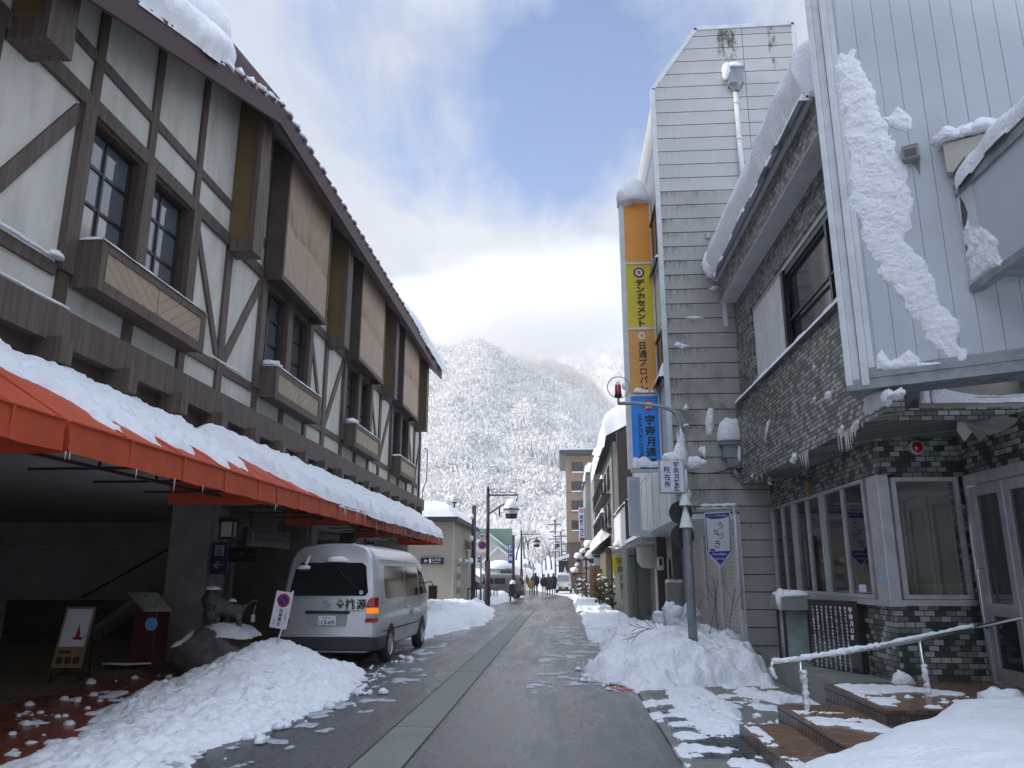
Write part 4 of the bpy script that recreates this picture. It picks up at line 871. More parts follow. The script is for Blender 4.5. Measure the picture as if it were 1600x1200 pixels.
# red alarm lamp, camera, bracket, wooden mask
al = MB(); al.lathe((4.55, YF, 3.24), [(0, .05), (.085, .05), (.095, .03), (.095, 0)], 24, (0, -1, 0)); a_ = al.build('alarm_lamp', MAT['cream'], T)
MB().lathe((4.55, YF - .05, 3.24), [(0, .035), (.03, .033), (.055, .022), (.07, .0)], 24, (0, -1, 0)).build('lens', MAT['red_lens'], a_)
c_ = MB(); c_.tube([(3.72, 14.1, 3.27), (3.72, 13.86, 3.24)], .045, 12); c_.box(3.70, 3.74, 14.05, 14.12, 3.28, 3.36); cm = c_.build('security_camera', MAT['white_paint'], T); MB().disc((3.72, 13.858, 3.24), (0, -1, -.1), .036, .004).build('lens', MAT['black'], cm)
MB().tube([(4.05, 12.0, 3.07), (3.55, 11.9, 3.09)], .006, 5).build('bracket', MAT['black'], T)
mk = root('wooden_charm', (3.95, 12.8, 2.95), 'small carved wooden charm hanging on the tiled wall above the shop windows', 'ornament')
m = MB(); m.blob((3.97, 12.75, 3.05), (.05, .07, .10), 8, .12, 12, False); m.blob((3.96, 12.72, 2.93), (.04, .05, .06), 9, .12, 10, False); m.build('carving', MAT['wood_tan'], mk)
MB().tube([(4.0, 12.75, 3.3), (3.98, 12.75, 3.12)], .004, 5).build('string', MAT['black'], mk)
# big white board facing up the street: 0.3 m deep, vertical sheets with real joints
O_ = Vector((3.0, 8.6, 0)); U_ = Vector((.878, -.479, 0)).normalized(); N_ = Vector((-.479, -.878, 0)).normalized(); Zv = Vector((0, 0, 1))
S = root('signboard', (3.9, 8.1, 3.64), 'huge white metal board of upright sheets on the tiled building, snow stuck to it', 'signboard')
def sb(a0, a1, z0, z1, d0, d1, mb): mb.fbox(O_ + U_ * (a0 + a1) / 2 + Zv * (z0 + z1) / 2 + N_ * (d0 + d1) / 2, U_ * (a1 - a0) / 2, Zv * (z1 - z0) / 2, N_ * abs(d1 - d0) / 2); return mb
m = MB(); sb(.22, 4.2, 3.68, 9.8, -.40, -.012, m); m.build('core', MAT['white_metal'], S)
m = MB(); a = .53
while a < 4.1: sb(a, a + .1955, 3.86, 9.8, -.012, .004, m); a += .2
m.build('sheets', MAT['white_metal'], S, bevel=.0015)
m = MB(); sb(.20, .27, 3.64, 9.8, -.40, .05, m); sb(.27, .35, 3.70, 9.8, -.012, .02, m); sb(.362, .44, 3.66, 9.8, -.012, .07, m); sb(.44, .50, 3.86, 9.8, -.012, .015, m); m.build('edge_trim', MAT['white_frame'], S, bevel=.004)
m = MB(); sb(.20, 4.2, 3.62, 3.68, -.40, .06, m); sb(.27, 4.2, 3.68, 3.74, -.012, .035, m); sb(.44, 4.2, 3.74, 3.80, -.012, .05, m); sb(.44, 4.2, 3.80, 3.86, -.012, .02, m); m.build('bottom_trim', MAT['galv'], S)
# floodlight on the board
Fp = PP(1424, 245, O_ + N_ * .0, N_); fl = root('floodlight', tuple(Fp), 'small rusty grey floodlight fixed to the white board with a streak below', 'lamp')
m = MB(); c = Fp + N_ * .07; m.fbox(c, U_ * .085, Zv * .075, N_ * .06); m.prism([c - U_ * .085 + Zv * .075 + N_ * .06, c + U_ * .085 + Zv * .075 + N_ * .06, c + U_ * .085 + Zv * .10 - N_ * .05, c - U_ * .085 + Zv * .10 - N_ * .05], Zv * .012); m.build('housing', MAT['concrete'], fl, bevel=.012)
MB().fbox(c + N_ * .062 - Zv * .01, U_ * .06, Zv * .045, N_ * .004).build('glass', MAT['glass_win'], fl)
MB().prism([Fp + N_ * .006 + Zv * -.08 + U_ * -.0, Fp + N_ * .006 - Zv * .08 + U_ * .075, Fp + N_ * .006 - Zv * .26 + U_ * .062], N_ * .001).build('stain', MAT['concrete_wet'], fl)
# white balcony box that comes out of the board towards the viewer
XB = 4.32; yb0 = 7.86
bb = root('white_canopy', (5.2, 7.0, 4.5), 'white curved canopy box jutting from the board at the right edge, snow on its rail', 'canopy')
m = MB(); m.box(XB, XB + .06, 4.6, yb0, 4.60, 5.62); m.build('side_panel', MAT['white_metal'], bb); m = MB(); m.box(XB - .03, XB + .09, 4.6, yb0, 5.62, 5.76); m.box(XB - .025, XB + .085, 4.6, yb0, 4.52, 4.60); m.build('rail', MAT['galv'], bb)
m = MB(); m.box(XB - .012, XB + .0, 7.56, yb0, 4.6, 5.62); m.build('corner_strip', MAT['white_frame'], bb)
MB().prism([(XB - .004, 7.80, 5.60), (XB - .004, 7.74, 5.50), (XB - .004, 7.70, 5.36), (XB - .004, 7.76, 5.24), (XB - .004, 7.69, 5.10), (XB - .004, 7.71, 4.95), (XB - .004, 7.80, 4.86), (XB - .004, 7.83, 5.0), (XB - .004, 7.82, 5.3)], (-.012, 0, 0)).build('rotten_seam', MAT['trunk'], bb)
m = MB(); arc = [(XB, 4.52)] + [(XB + .9 * math.sin(t), 4.52 - .55 * (1 - math.cos(t)) - .0) for t in [i * math.pi / 2 / 10 for i in range(1, 11)]]
vs = []; 
for (x, z) in arc: vs += [(x, 4.6, z), (x, 7.4 - 0 * x, z)]
m.add(vs, [(2 * i, 2 * i + 1, 2 * i + 3, 2 * i + 2) for i in range(len(arc) - 1)], True); m.box(XB + .9, 8, 4.6, 7.3, 3.95, 4.0); m.build('curved_soffit', MAT['galv'], bb)
m = MB(); m.box(XB + .06, 8, 4.6, 7.6, 5.5, 5.56); m.build('deck', MAT['white_frame'], bb)
for k in range(10): pass
ic = MB(); rnd = random.Random(5)
for k in range(26): ic.icicle((XB - .02, 5.0 + k * .09 + rnd.uniform(-.03, .03), 5.74), rnd.uniform(.04, .16), .007)
tag(ic.build('icicles', MAT['glass_globe'], center=True), 'row of small icicles under the snowy rail of the white canopy', 'icicles', kind='stuff')
jb_ = PP(1508, 232, O_ + N_ * .15, N_); ju = root('junction_box', tuple(jb_), 'rusty white metal box with loose black cables fixed on the white board', 'box')
m = MB(); m.prism([jb_ - U_ * .20 + Zv * .12, jb_ + U_ * .30 + Zv * .12, jb_ + U_ * .30 - Zv * .10, jb_ - U_ * .02 - Zv * .10, jb_ - U_ * .14 - Zv * .24, jb_ - U_ * .20 - Zv * .22], -N_ * .14); m.build('hood', MAT['cream'], ju, bevel=.01)
MB().fbox(jb_ + U_ * .06 - Zv * .15 - N_ * .08, U_ * .07, Zv * .06, N_ * .04).build('inner_unit', MAT['brick_red'], ju)
def wob(a, b, n, s, amp): 
    r_ = random.Random(s); return [Vector(a).lerp(Vector(b), i / n) + Vector((r_.uniform(-amp, amp), r_.uniform(-amp, amp), r_.uniform(-amp, amp))) for i in range(n + 1)]
MB().tube([jb_ + U_ * .0 - Zv * .15 - N_ * .02, jb_ - U_ * .10 - Zv * .28, jb_ - U_ * .11 - Zv * .40, jb_ - U_ * .05 - Zv * .46, jb_ + U_ * .06 - Zv * .38, jb_ + U_ * .04 - Zv * .30, jb_ - U_ * .08 - Zv * .33], .013, 8).build('cable', MAT['black'], ju)
# lower canopy with snow and torn cloth over the entrance
cn = root('entrance_canopy', (5.2, 9.2, 3.5), 'weathered canopy edge over the entrance with torn grey cloth hanging', 'canopy')
m = MB(); m.box(4.16, 8, 9.02, 9.22, 3.48, 3.66); m.box(4.16, 4.24, 9.22, 10.08, 3.5, 3.62); m.build('slab', MAT['cream'], cn)
MB().box(4.2, 8, 9.3, 9.4, 3.66, 4.3).build('backing', MAT['beige'], cn)
def torn(pts, th=.01): 
    return MB().prism(pts, (0, th, 0))
torn([P(1497, 652, y=9.0), P(1510, 652, y=9.0), P(1517, 668, y=9.0), P(1525, 668, y=9.0), P(1507, 690, y=9.0), P(1495, 672, y=9.0)]).build('torn_strip', MAT['cream'], cn)
MB().prism([P(1512, 652, y=9.0), P(1605, 645, y=9.0), P(1605, 653, y=8.6), P(1570, 672, y=8.9), P(1545, 681, y=9.0), P(1543, 678, y=9.0), P(1531, 690, y=9.0), P(1522, 678, y=9.0), P(1512, 668, y=9.0), P(1510, 662, y=9)], (0, .012, 0)).build('torn_cloth', MAT['concrete'], cn)
# steps, landing, base ledge, handrail
sp = root('entrance_steps', (3.2, 9, 0), 'brown tiled entrance steps and landing partly covered with snow', 'steps')
def step(pts, z, zb=-.02): 
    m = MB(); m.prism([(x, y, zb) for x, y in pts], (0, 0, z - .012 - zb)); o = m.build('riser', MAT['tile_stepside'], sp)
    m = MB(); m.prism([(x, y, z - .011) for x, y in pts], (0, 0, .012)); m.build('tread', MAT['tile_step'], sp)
step([(1.80, 5.5), (2.6, 5.5), (2.6, 8.78), (1.80, 8.78)], .13); step([(2.30, 5.5), (3.05, 5.5), (3.05, 9.15), (2.30, 9.15)], .27)
step([(3.02, 8.02), (3.02, 9.78), (4.0, 9.98), (4.05, YF), (8, YF), (8, 8.02)], .41)
m = MB(); m.prism([(3.05, 9.80, 0), (3.3, 10.4, 0), (3.35, 15.0, 0), (4.05, 15.2, 0), (4.05, 10.1, 0)], (0, 0, .36)); m.build('ledge', MAT['concrete_wet'], T)
hr = root('handrail', (3.1, 9.0, 0), 'ice covered steel handrail rising beside the tiled steps', 'handrail')
ha = P(1207, 1036, y=8.75); hb_ = P(1250, 1031, y=8.8); hc = P(1437, 1000, y=8.9); hd = P(1610, 962, y=9.2)
MB().tube([P(1212, 1062, y=8.75), P(1203, 1045, y=8.75), ha, hb_, hc, hd], .021, 10).build('rail', MAT['steel'], hr)
for (pt, u2, v2, yy, zz) in ((hb_, 1258, 1148, 8.8, .2), (hc, 1443, 1086, 8.9, .41)):
    MB().tube([pt, (pt.x + .015, pt.y, zz - .1)], .02, 10).build('post', MAT['steel'], hr)
m = MB(); rnd = random.Random(7)
def crust(p, q, r, n, mb, seed, off=(0, 0, .012)):
    rn = random.Random(seed); pts = [Vector(p).lerp(Vector(q), i / n) + Vector((rn.uniform(-.006, .006), rn.uniform(-.006, .006), rn.uniform(-.004, .010))) + Vector(off) for i in range(n + 1)]
    mb.tube(pts, [r * rn.uniform(.75, 1.25) for _ in pts], 8)
crust(ha, hb_, .028, 6, m, 1); crust(hb_, P(1380, 1010, y=8.88), .030, 26, m, 2); crust(P(1380, 1010, y=8.88), P(1520, 982, y=9.05), .023, 20, m, 3, (0, 0, .02)); crust((hb_.x + .01, hb_.y - .01, hb_.z - .1), (hb_.x + .02, hb_.y - .01, .16), .034, 26, m, 4, (.008, 0, 0)); crust((hc.x, hc.y - .01, hc.z - .25), (hc.x + .015, hc.y - .01, .40), .030, 18, m, 5, (.006, 0, 0))
crust(P(1212, 1062, y=8.75), P(1203, 1045, y=8.75), .026, 4, m, 6)
m.blob(tuple(Vector(P(1310, 1021, y=8.84))), (.12, .04, .04), 3, .2, 12); m.build('ice', MAT['snow_crust'], hr)
# glass showcase and engraved stone
gc = root('glass_showcase', (3.55, 12.6, .3), 'narrow glass showcase with snowy top beside the engraved stone', 'showcase')
gA = P(1215, 935, x=3.38); ya = gA.y
m = MB(); 
for (x, y) in ((3.40, 13.1), (3.40, 12.75), (3.72, 12.55)): m.box(x, x + .035, y, y + .035, .2, 1.32)
m.box(3.38, 3.78, 12.50, 13.16, .16, .26); m.build('frame', MAT['dark_metal'], gc)
MB().prism([(3.43, 12.78, .26), (3.75, 12.58, .26), (3.75, 13.1, .26), (3.43, 13.1, .26)], (0, 0, .86)).build('glass_box', MAT['glass_pale'], gc)
m = MB(); m.box(3.33, 3.80, 12.48, 13.18, 1.12, 1.32); m.build('top_box', MAT['concrete'], gc, bevel=.01)
m = MB(); m.blob((3.55, 12.78, 1.33), (.27, .34, .09), 6, .08, 16); m.blob((3.36, 12.62, 1.28), (.08, .10, .15), 7, .1, 12, False); tag(m.build('snow_cap', MAT['snow'], center=True), 'snow lying on top of the glass showcase', 'snow', kind='stuff')
es = root('engraved_stone', (3.85, 11.6, .3), 'polished dark stone slab engraved with columns of white Japanese text', 'monument')
A1 = Vector((3.62, 12.05, 0)); B1 = Vector((3.98, 11.10, 0)); su_ = (B1 - A1).normalized(); sn = Vector((su_.y, -su_.x, 0)); 
if sn.x > 0: sn = -sn
sl = (B1 - A1).length; cc = (A1 + B1) / 2 + Zv * .80
MB().fbox(cc - sn * .02, su_ * sl / 2, sn * .06, Zv * .50).build('slab', MAT['black_stone'], es, bevel=.006)
poem = ['トロッコ電車の旅と黒部峡谷', '宇奈月温泉の湯けむりが', '山のみどりにとけてゆく', '川の瀬音をききながら', '歩いてゆこう雪の町', 'やまびこ遠くひびく道', '春はさくらの花ふぶき', '夏はみどりのかぜわたる', '宇奈月の町']
tx = []
for i, s_ in enumerate(poem):
    tx += vtext((s_ + poem[(i * 3 + 1) % 8])[:19] if i < 8 else s_, .040 if i < 8 else .08, cc + sn * .043 + su_ * (-.40 + i * .098) + Zv * (.40 - (.0 if i < 8 else .02)), su_, Zv, 1.12, bold=.03)
text_mb(tx).build('lettering', MAT['white_ink'], es)
# icicles and stuck snow under the overhang
ic = MB(); rnd = random.Random(2)
for c0_, n in ((9.3, 12), (9.6, 10), (11.2, 9), (13.9, 4)):
    for k in range(n): ic.icicle((XU - .005, c0_ + rnd.uniform(-.3, .3), 3.37), rnd.uniform(.05, .26), .008)
tag(ic.build('icicles', MAT['glass_globe'], center=True), 'icicles hanging from the lower edge of the tiled overhang', 'icicles', kind='stuff')

# ------------------------------------------------------------------ grey sided building
G = root('grey_building', (4.5, 19.5, 0), 'tall grey board clad building with sloped parapet, stains and roller shutters', 'building')
YG = 15.5; XG = 2.2
core = MB(); prof = [(XG + .02, 2.8), (8.5, 2.8), (8.5, 12.7), (5.40, 12.7), (5.40, 13.9), (3.24, 13.9), (XG + .05, 12.35)]
core.prism([(x, YG + .03, z) for x, z in prof], (0, 8.0, 0)); core.box(3.5, 8.5, YG + .03, 23.5, 0, 2.8); core.build('core', MAT['roof_dark'], G)
def xl(z): return XG if z < 12.4 else XG + (z - 12.4) / 1.53 * 1.04
def xr(z): return 5.42 if z > 12.72 else 8.4
sd_ = MB(); z = 0.03
while z < 13.9:
    z1 = min(z + .307, 13.92)
    cuts = [z, z1]
    for q in (2.85, 12.4, 12.72):
        if z < q < z1: cuts.insert(-1, q)
    cuts = sorted(cuts)
    for a, b in zip(cuts[:-1], cuts[1:]):
        lo = 3.46 if (a + b) / 2 < 2.85 else None
        x0a, x0b = (lo, lo) if lo else (xl(a + 1e-4), xl(b - 1e-4)); x1 = xr((a + b) / 2)
        sd_.prism([(x0a, YG, a), (min(4.28, x1), YG, a), (min(4.28, x1), YG, b), (x0b, YG, b)], (0, .028, 0))
        if x1 > 4.3: sd_.prism([(4.292, YG, a), (x1, YG, a), (x1, YG, b), (4.292, YG, b)], (0, .028, 0))
    z += .327
sd_.build('siding', MAT['siding'], G)
tr = MB()
def trm(p, q): tr.beam((p[0], YG + .02, p[1]), (q[0], YG + .02, q[1]), .10, .10, (0, 1, 0))
trm((XG - .02, 2.80), (XG - .02, 12.42)); trm((XG - .02, 12.4), (3.24, 13.96)); trm((3.2, 13.96), (5.47, 13.99)); trm((5.46, 13.99), (5.46, 12.72)); trm((5.46, 12.72), (8, 12.76)); tr.build('edge_trim', MAT['white_frame'], G)
# street side wall
sw = MB(); sw.box(XG, XG + .04, YG + .06, 23.5, 2.82, 12.35); 
sw.prism([(XG, YG + .06, 12.35), (XG + .04, YG + .06, 12.35), (3.24, YG + .06, 13.9), (3.2, YG + .06, 13.9)], (0, 7.9, 0)); sw.build('street_wall', MAT['white_paint'], G)
jl = MB()
for z in (4.15, 5.6, 7.0, 8.45, 9.9, 11.2): jl.box(XG - .004, XG + .001, YG + .1, 23.5, z, z + .015)
for y in (16.6, 17.9, 19.2, 20.5, 21.8): jl.box(XG - .004, XG + .001, y, y + .015, 2.85, 4.15)
jl.build('panel_joint', MAT['black'], G)
for (y0, z0, h) in ((15.75, 8.4, 1.25), (15.75, 5.75, 1.0), (18.9, 8.4, 1.25), (18.9, 5.75, 1.0)):
    window_unit(G, (XG - .03, y0 + 1.5, z0), (0, -1, 0), (0, 0, 1), (-1, 0, 0), 1.5, h, 2, 1, 'dark_metal', 'glass_win', .05, .04)
ms = MB(); ms.box(XG, 3.5, YG + .02, 23.5, 2.72, 2.82); ms.build('arcade_ceiling', MAT['white_frame'], G)
MB().box(XG - .03, XG + .06, YG - .02, 23.5, 2.70, 2.84).build('arcade_edge', MAT['white_frame'], G)
# shutters on the recessed ground floor
XS = 3.44
for (a, b) in ((15.72, 17.35), (17.62, 19.2), (19.5, 21.2)):
    m = MB(); z = .05
    while z < 2.6: m.prism([(XS, a, z), (XS, b, z), (XS - .022, b, z + .03), (XS - .022, a, z + .03)], (0, 0, .03)); m.box(XS - .004, XS + .01, a, b, z + .05, z + .085); z += .08
    m.build('roller_shutter', MAT['shutter'], G)
m = MB(); m.box(XS + .01, XS + .05, 15.6, 23.4, 0, 2.72); m.build('ground_wall', MAT['concrete_wet'], G)
for y in (15.52, 17.36, 19.22, 21.22): MB().box(XS - .06, XS + .02, y, y + .24, 0, 2.72).build('shutter_post', MAT['white_frame'], G)
MB().box(XS - .09, XS + .02, 15.55, 21.4, 2.55, 2.72).build('shutter_box', MAT['shutter'], G)
dp = MB(); dp.tube([(4.02, YG - .07, 12.2), (4.03, YG - .07, 7.4)], .055, 12); pipe = dp.build('downpipe', MAT['white_frame'], G)
m = MB(); m.prism([(3.84, YG - .22, 12.72), (4.22, YG - .22, 12.72), (4.22, YG - .0, 12.72), (3.84, YG - .0, 12.72)], (0, 0, .06)); m.prism([(3.87, YG - .21, 12.35), (4.19, YG - .21, 12.35), (4.19, YG - .0, 12.35), (3.87, YG - .0, 12.35)], (0, 0, .37)); m.lathe((4.03, YG - .1, 12.2), [(.06, 0), (.15, .15)], 12); m.build('hopper', MAT['galv'], pipe)
m = MB()
for z in (8.3, 9.6, 11.0, 11.9): m.tube([(4.025, YG - .07, z), (4.025, YG - .07, z + .05)], .064, 12)
m.build('collar', MAT['white_paint'], pipe)
MB().box(3.16, 3.24, YG - .06, YG, 8.68, 8.80).build('vent_hood', MAT['cream'], G, bevel=.01)
m = MB(); m.prism([(3.12, YG - .30, 4.15), (3.62, YG - .30, 4.15), (3.62, YG - .0, 4.15), (3.12, YG - .0, 4.15)], (0, 0, .06)); m.prism([(3.18, YG - .24, 3.9), (3.58, YG - .24, 3.9), (3.58, YG, 3.9), (3.18, YG, 3.9)], (0, 0, .25)); m.prism([(3.25, YG - .2, 3.7), (3.6, YG - .2, 3.7), (3.6, YG, 3.7), (3.25, YG, 3.7)], (0, 0, .2)); m.tube([(3.4, YG - .1, 3.72), (3.42, YG - .1, 3.6), (3.55, YG - .09, 3.5)], .06, 10); m.build('gutter_head', MAT['galv'], G)
# white display box at the far end of the street wall
m = MB(); m.box(1.66, 1.98, 19.9, 20.0, 2.6, 4.1); m.box(1.98, 2.2, 19.9, 20.0, 2.6, 2.75); o = m.build('wall_box', MAT['white_frame'], G)
m = MB(); m.box(1.71, 1.93, 19.888, 19.9, 2.7, 4.02); o = m.build('wall_box_panel', MAT['white_metal'], G)
# pylon sign
py = root('pylon_sign', (1.83, 16.9, 3.86), 'tall vertical stack sign with orange, yellow, tan and blue panels in Japanese', 'sign')
YP = 16.8; px0, px1 = 1.535, 2.145
m = MB()
for x in (px0 - .035, px1 - .005): m.box(x, x + .04, YP - .01, YP + .22, 3.84, 10.30)
zz = [3.86, 5.54, 7.10, 8.70, 10.28]
for z in zz: m.box(px0, px1, YP - .02, YP + .22, z - .025, z + .025)
m.box(px0 - .1, px0 - .035, YP + .0, YP + .2, 3.9, 10.28); m.build('frame', MAT['white_frame'], py)
pn = ['blue_sign', 'tan_sign', 'yellow_sign', 'orange_sign']
nm = ['blue panel with red emblem', 'tan panel with black characters', 'yellow panel with round emblem', 'plain orange panel']
pans = []
for i in range(4): pans.append(MB().box(px0 + .005, px1 - .005, YP, YP + .02, zz[i] + .025, zz[i + 1] - .025).build('panel', MAT[pn[i]], py, label=nm[i]))
Ux = Vector((1, 0, 0)); Ny = Vector((0, -1, 0)); q = YP - .006; cx_ = (px0 + px1) / 2
text_mb(vtext('デンカセメント', .165, (cx_ + .02, q, 8.22), Ux, Zv, 1.0, bold=.055, sx=1.25)).build('lettering', MAT['ink'], pans[2])
MB().disc((cx_ + .0, q + .003, 8.47), Ny, .125, .004).build('emblem_ring', MAT['ink'], pans[2]); MB().disc((cx_, q, 8.47), Ny, .085, .004).build('emblem_face', MAT['sign_white'], pans[2]); text_mb([('電', .09, (cx_, q - .006, 8.47), Ux, Zv, {'bold': .02})]).build('emblem_mark', MAT['red_paint'], pans[2])
text_mb(vtext('日通プロパン', .19, (cx_ + .01, q, 6.70), Ux, Zv, 1.06, bold=.025)).build('lettering', MAT['ink'], pans[1])
MB().disc((cx_, q + .003, 6.93), Ny, .085, .003).build('emblem_disc', MAT['white_ink'], pans[1]); text_mb([('通', .10, (cx_, q - .003, 6.93), Ux, Zv, {'bold': .03})]).build('emblem_mark', MAT['tan_sign'], pans[1])
text_mb(vtext('宇奈月通運', .225, (cx_ + .10, q, 4.98), Ux, Zv, 1.08, bold=.03)).build('lettering', MAT['ink'], pans[0])
text_mb([('UNAZUKI EXPRESS', .085, (cx_ - .115, q, 4.53), (0, 0, -1), (1, 0, 0), {'width': 1.15, 'bold': .01})]).build('latin_lettering', MAT['ink'], pans[0])
MB().disc((cx_ + .08, q + .003, 5.30), Ny, .125, .003).build('emblem_disc', MAT['red_paint'], pans[0]); text_mb([('通', .17, (cx_ + .08, q - .003, 5.30), Ux, Zv, {'bold': .03})]).build('emblem_mark', MAT['sign_white'], pans[0])
# ------------------------------------------------------------------ lamp pole with police box sign
pl = root('signal_pole', (2.14, 13.67, 0), 'grey steel pole with curved arm, red lamp in a ring and sign plates', 'pole')
MB().tube([(2.14, 13.67, -.05), (2.13, 13.67, 2.4), (2.12, 13.67, 2.5)], .078, 16).build('post', MAT['galv'], pl)
MB().tube([(2.12, 13.67, 2.45), (2.12, 13.67, 4.25), (2.09, 13.67, 4.40), (2.0, 13.67, 4.52), (1.82, 13.67, 4.60), (1.5, 13.67, 4.65), (1.25, 13.67, 4.67), (1.03, 13.67, 4.67)], [.06, .055, .045, .04, .035, .034, .034, .034], 14).build('arm', MAT['galv'], pl)
rg = MB(); rc = Vector((1.04, 13.67, 4.97)); rg.tube([rc + Vector((math.sin(t) * .20, 0, math.cos(t) * .20)) for t in [i * 2 * math.pi / 32 for i in range(33)]], .009, 8, False); rg.tube([(1.03, 13.67, 4.65), (1.03, 13.67, 4.80)], .022, 10); rgo = rg.build('ring', MAT['galv'], pl)
rl = MB(); rl.lathe((1.03, 13.67, 4.87), [(0, .15), (.045, .15), (.056, .135), (.06, .0), (.06, -.01)], 18); rlo = rl.build('beacon', MAT['red_lens'], pl); MB().lathe((1.03, 13.67, 4.78), [(0, 0), (.055, 0), (.068, .03), (.068, .06), (.05, .085), (0, .09)], 18).build('beacon_base', MAT['black'], rlo)
m = MB(); m.blob((1.03, 13.67, 5.02), (.05, .05, .07), 3, .08, 12); m.blob((1.14, 13.67, 4.99), (.04, .03, .07), 4, .05, 8, False); m.build('snow_cap', MAT['snow'], pl)
ps = MB(); ps.box(1.69, 2.13, 13.56, 13.66, 3.03, 3.62); pso = ps.build('police_sign', MAT['galv'], pl)
MB().box(1.71, 2.11, 13.552, 13.56, 3.05, 3.60).build('face', MAT['sign_white'], pso)
text_mb(vtext('駐在所', .115, (1.825, 13.546, 3.44), Ux, Zv, 1.12, bold=.02) + vtext('宇奈月警察', .105, (1.985, 13.546, 3.53), Ux, Zv, 1.02, bold=.02)).build('lettering', MAT['ink_blue'], pso)
for (x, z) in ((2.06, 2.71), (2.07, 2.31)): 
    m = MB(); m.disc((x, 13.78, z), (0, 1, 0), .205, .012, 32); m.disc((x, 13.80, z), (0, 1, 0), .20, .004, 32); m.box(x - .1, x + .15, 13.72, 13.78, z - .015, z + .015); m.build('round_sign_back', MAT['ink'], pl)
MB().tube([(2.09, 13.6, .0), (2.13, 13.55, .5), (2.09, 13.58, .62), (2.2, 13.55, .35), (2.1, 13.5, .1)], .010, 6).build('cable', MAT['galv'], pl)
m = MB()
for (x, z, r, h) in ((2.12, 2.82, .105, .36), (2.12, 2.44, .12, .42)): m.lathe((x, 13.62, z), [(r, 0), (r * .96, .03), (r * .6, h * .45), (r * .3, h * .75), (0.01, h)], 18)
m.build('snow_cone', MAT['snow'], pl)
wv = MB(); wv.tube([(2.14, 13.67, 3.42)] + [(2.14 + t * 1.5, 13.67 + t * 1.7, 3.42 + .42 * t - .25 * math.sin(math.pi * t) * .5) for t in (.2, .4, .6, .8, 1)], .008, 6); wv.build('wire', MAT['black'], pl)
# hanging street banner
bn = root('street_banner', (2.7, 14.3, 1.8), 'white and blue pennant banner reading Yamabiko Street hanging by the shutters', 'banner')
YQ = 14.3; k = YQ / 13.67
def bq(u, v): return P(u, v, y=YQ)
MB().tube([bq(1093, 795), bq(1152, 793)], .018, 8).build('rod', MAT['white_frame'], bn); m = MB(); crust(bq(1095, 791), bq(1150, 790), .028, 14, m, 9); m.build('snow_cap', MAT['snow'], bn)
c = [bq(1100, 801), bq(1141, 799), bq(1143, 862), bq(1126, 887), bq(1104, 864)]
MB().prism(c, (0, .006, 0)).build('cloth', MAT['banner_white'], bn)
def il(u, v, d=.004): return P(u, v, y=YQ - d)
m = MB(); m.prism([il(1102, 803), il(1139.5, 801), il(1139.5, 806), il(1130, 810), il(1112, 811), il(1102, 808)], (0, .003, 0)); m.prism([il(1105.5, 862), il(1142.5, 860.5), il(1126, 883)], (0, .003, 0))
m.prism([il(1102, 808), il(1103, 808), il(1106.5, 861), il(1105, 861)], (0, .003, 0)); m.prism([il(1138.8, 806), il(1140, 806), il(1142.5, 860), il(1141, 860)], (0, .003, 0))
m.box(il(1110, 858).x, il(1117, 858).x, YQ - .004, YQ - .001, il(1110, 861).z, il(1110, 857.5).z); m.build('blue_print', MAT['banner_blue'], bn)
text_mb([('Yamabiko', .045, il(1124, 865.5, .009), Ux, Zv, {'width': .26}), ('Street', .04, il(1125, 872.5, .009), Ux, Zv, {'width': .15}), ('ようこそ 宇奈月温泉へ', .035, il(1121, 805.5, .009), Ux, Zv, {'width': .36})]).build('lettering', MAT['white_ink'], bn)
text_mb([('う', .12, il(1125, 821, .009), Ux, Zv), ('な', .10, il(1119, 831, .009), Ux, Zv), ('づ', .11, il(1126, 837, .009), Ux, Zv), ('き', .13, il(1121, 850, .009), Ux, Zv)]).build('script', MAT['ink'], bn)
cr = MB(); cr.tube([(3.35, 15.38, 1.0), (3.34, 15.36, 2.95)], .035, 8); cr.tube([bq(1150, 793), (3.34, 15.36, 2.86)], .015, 6); cr.build('bracket', MAT['white_frame'], bn)
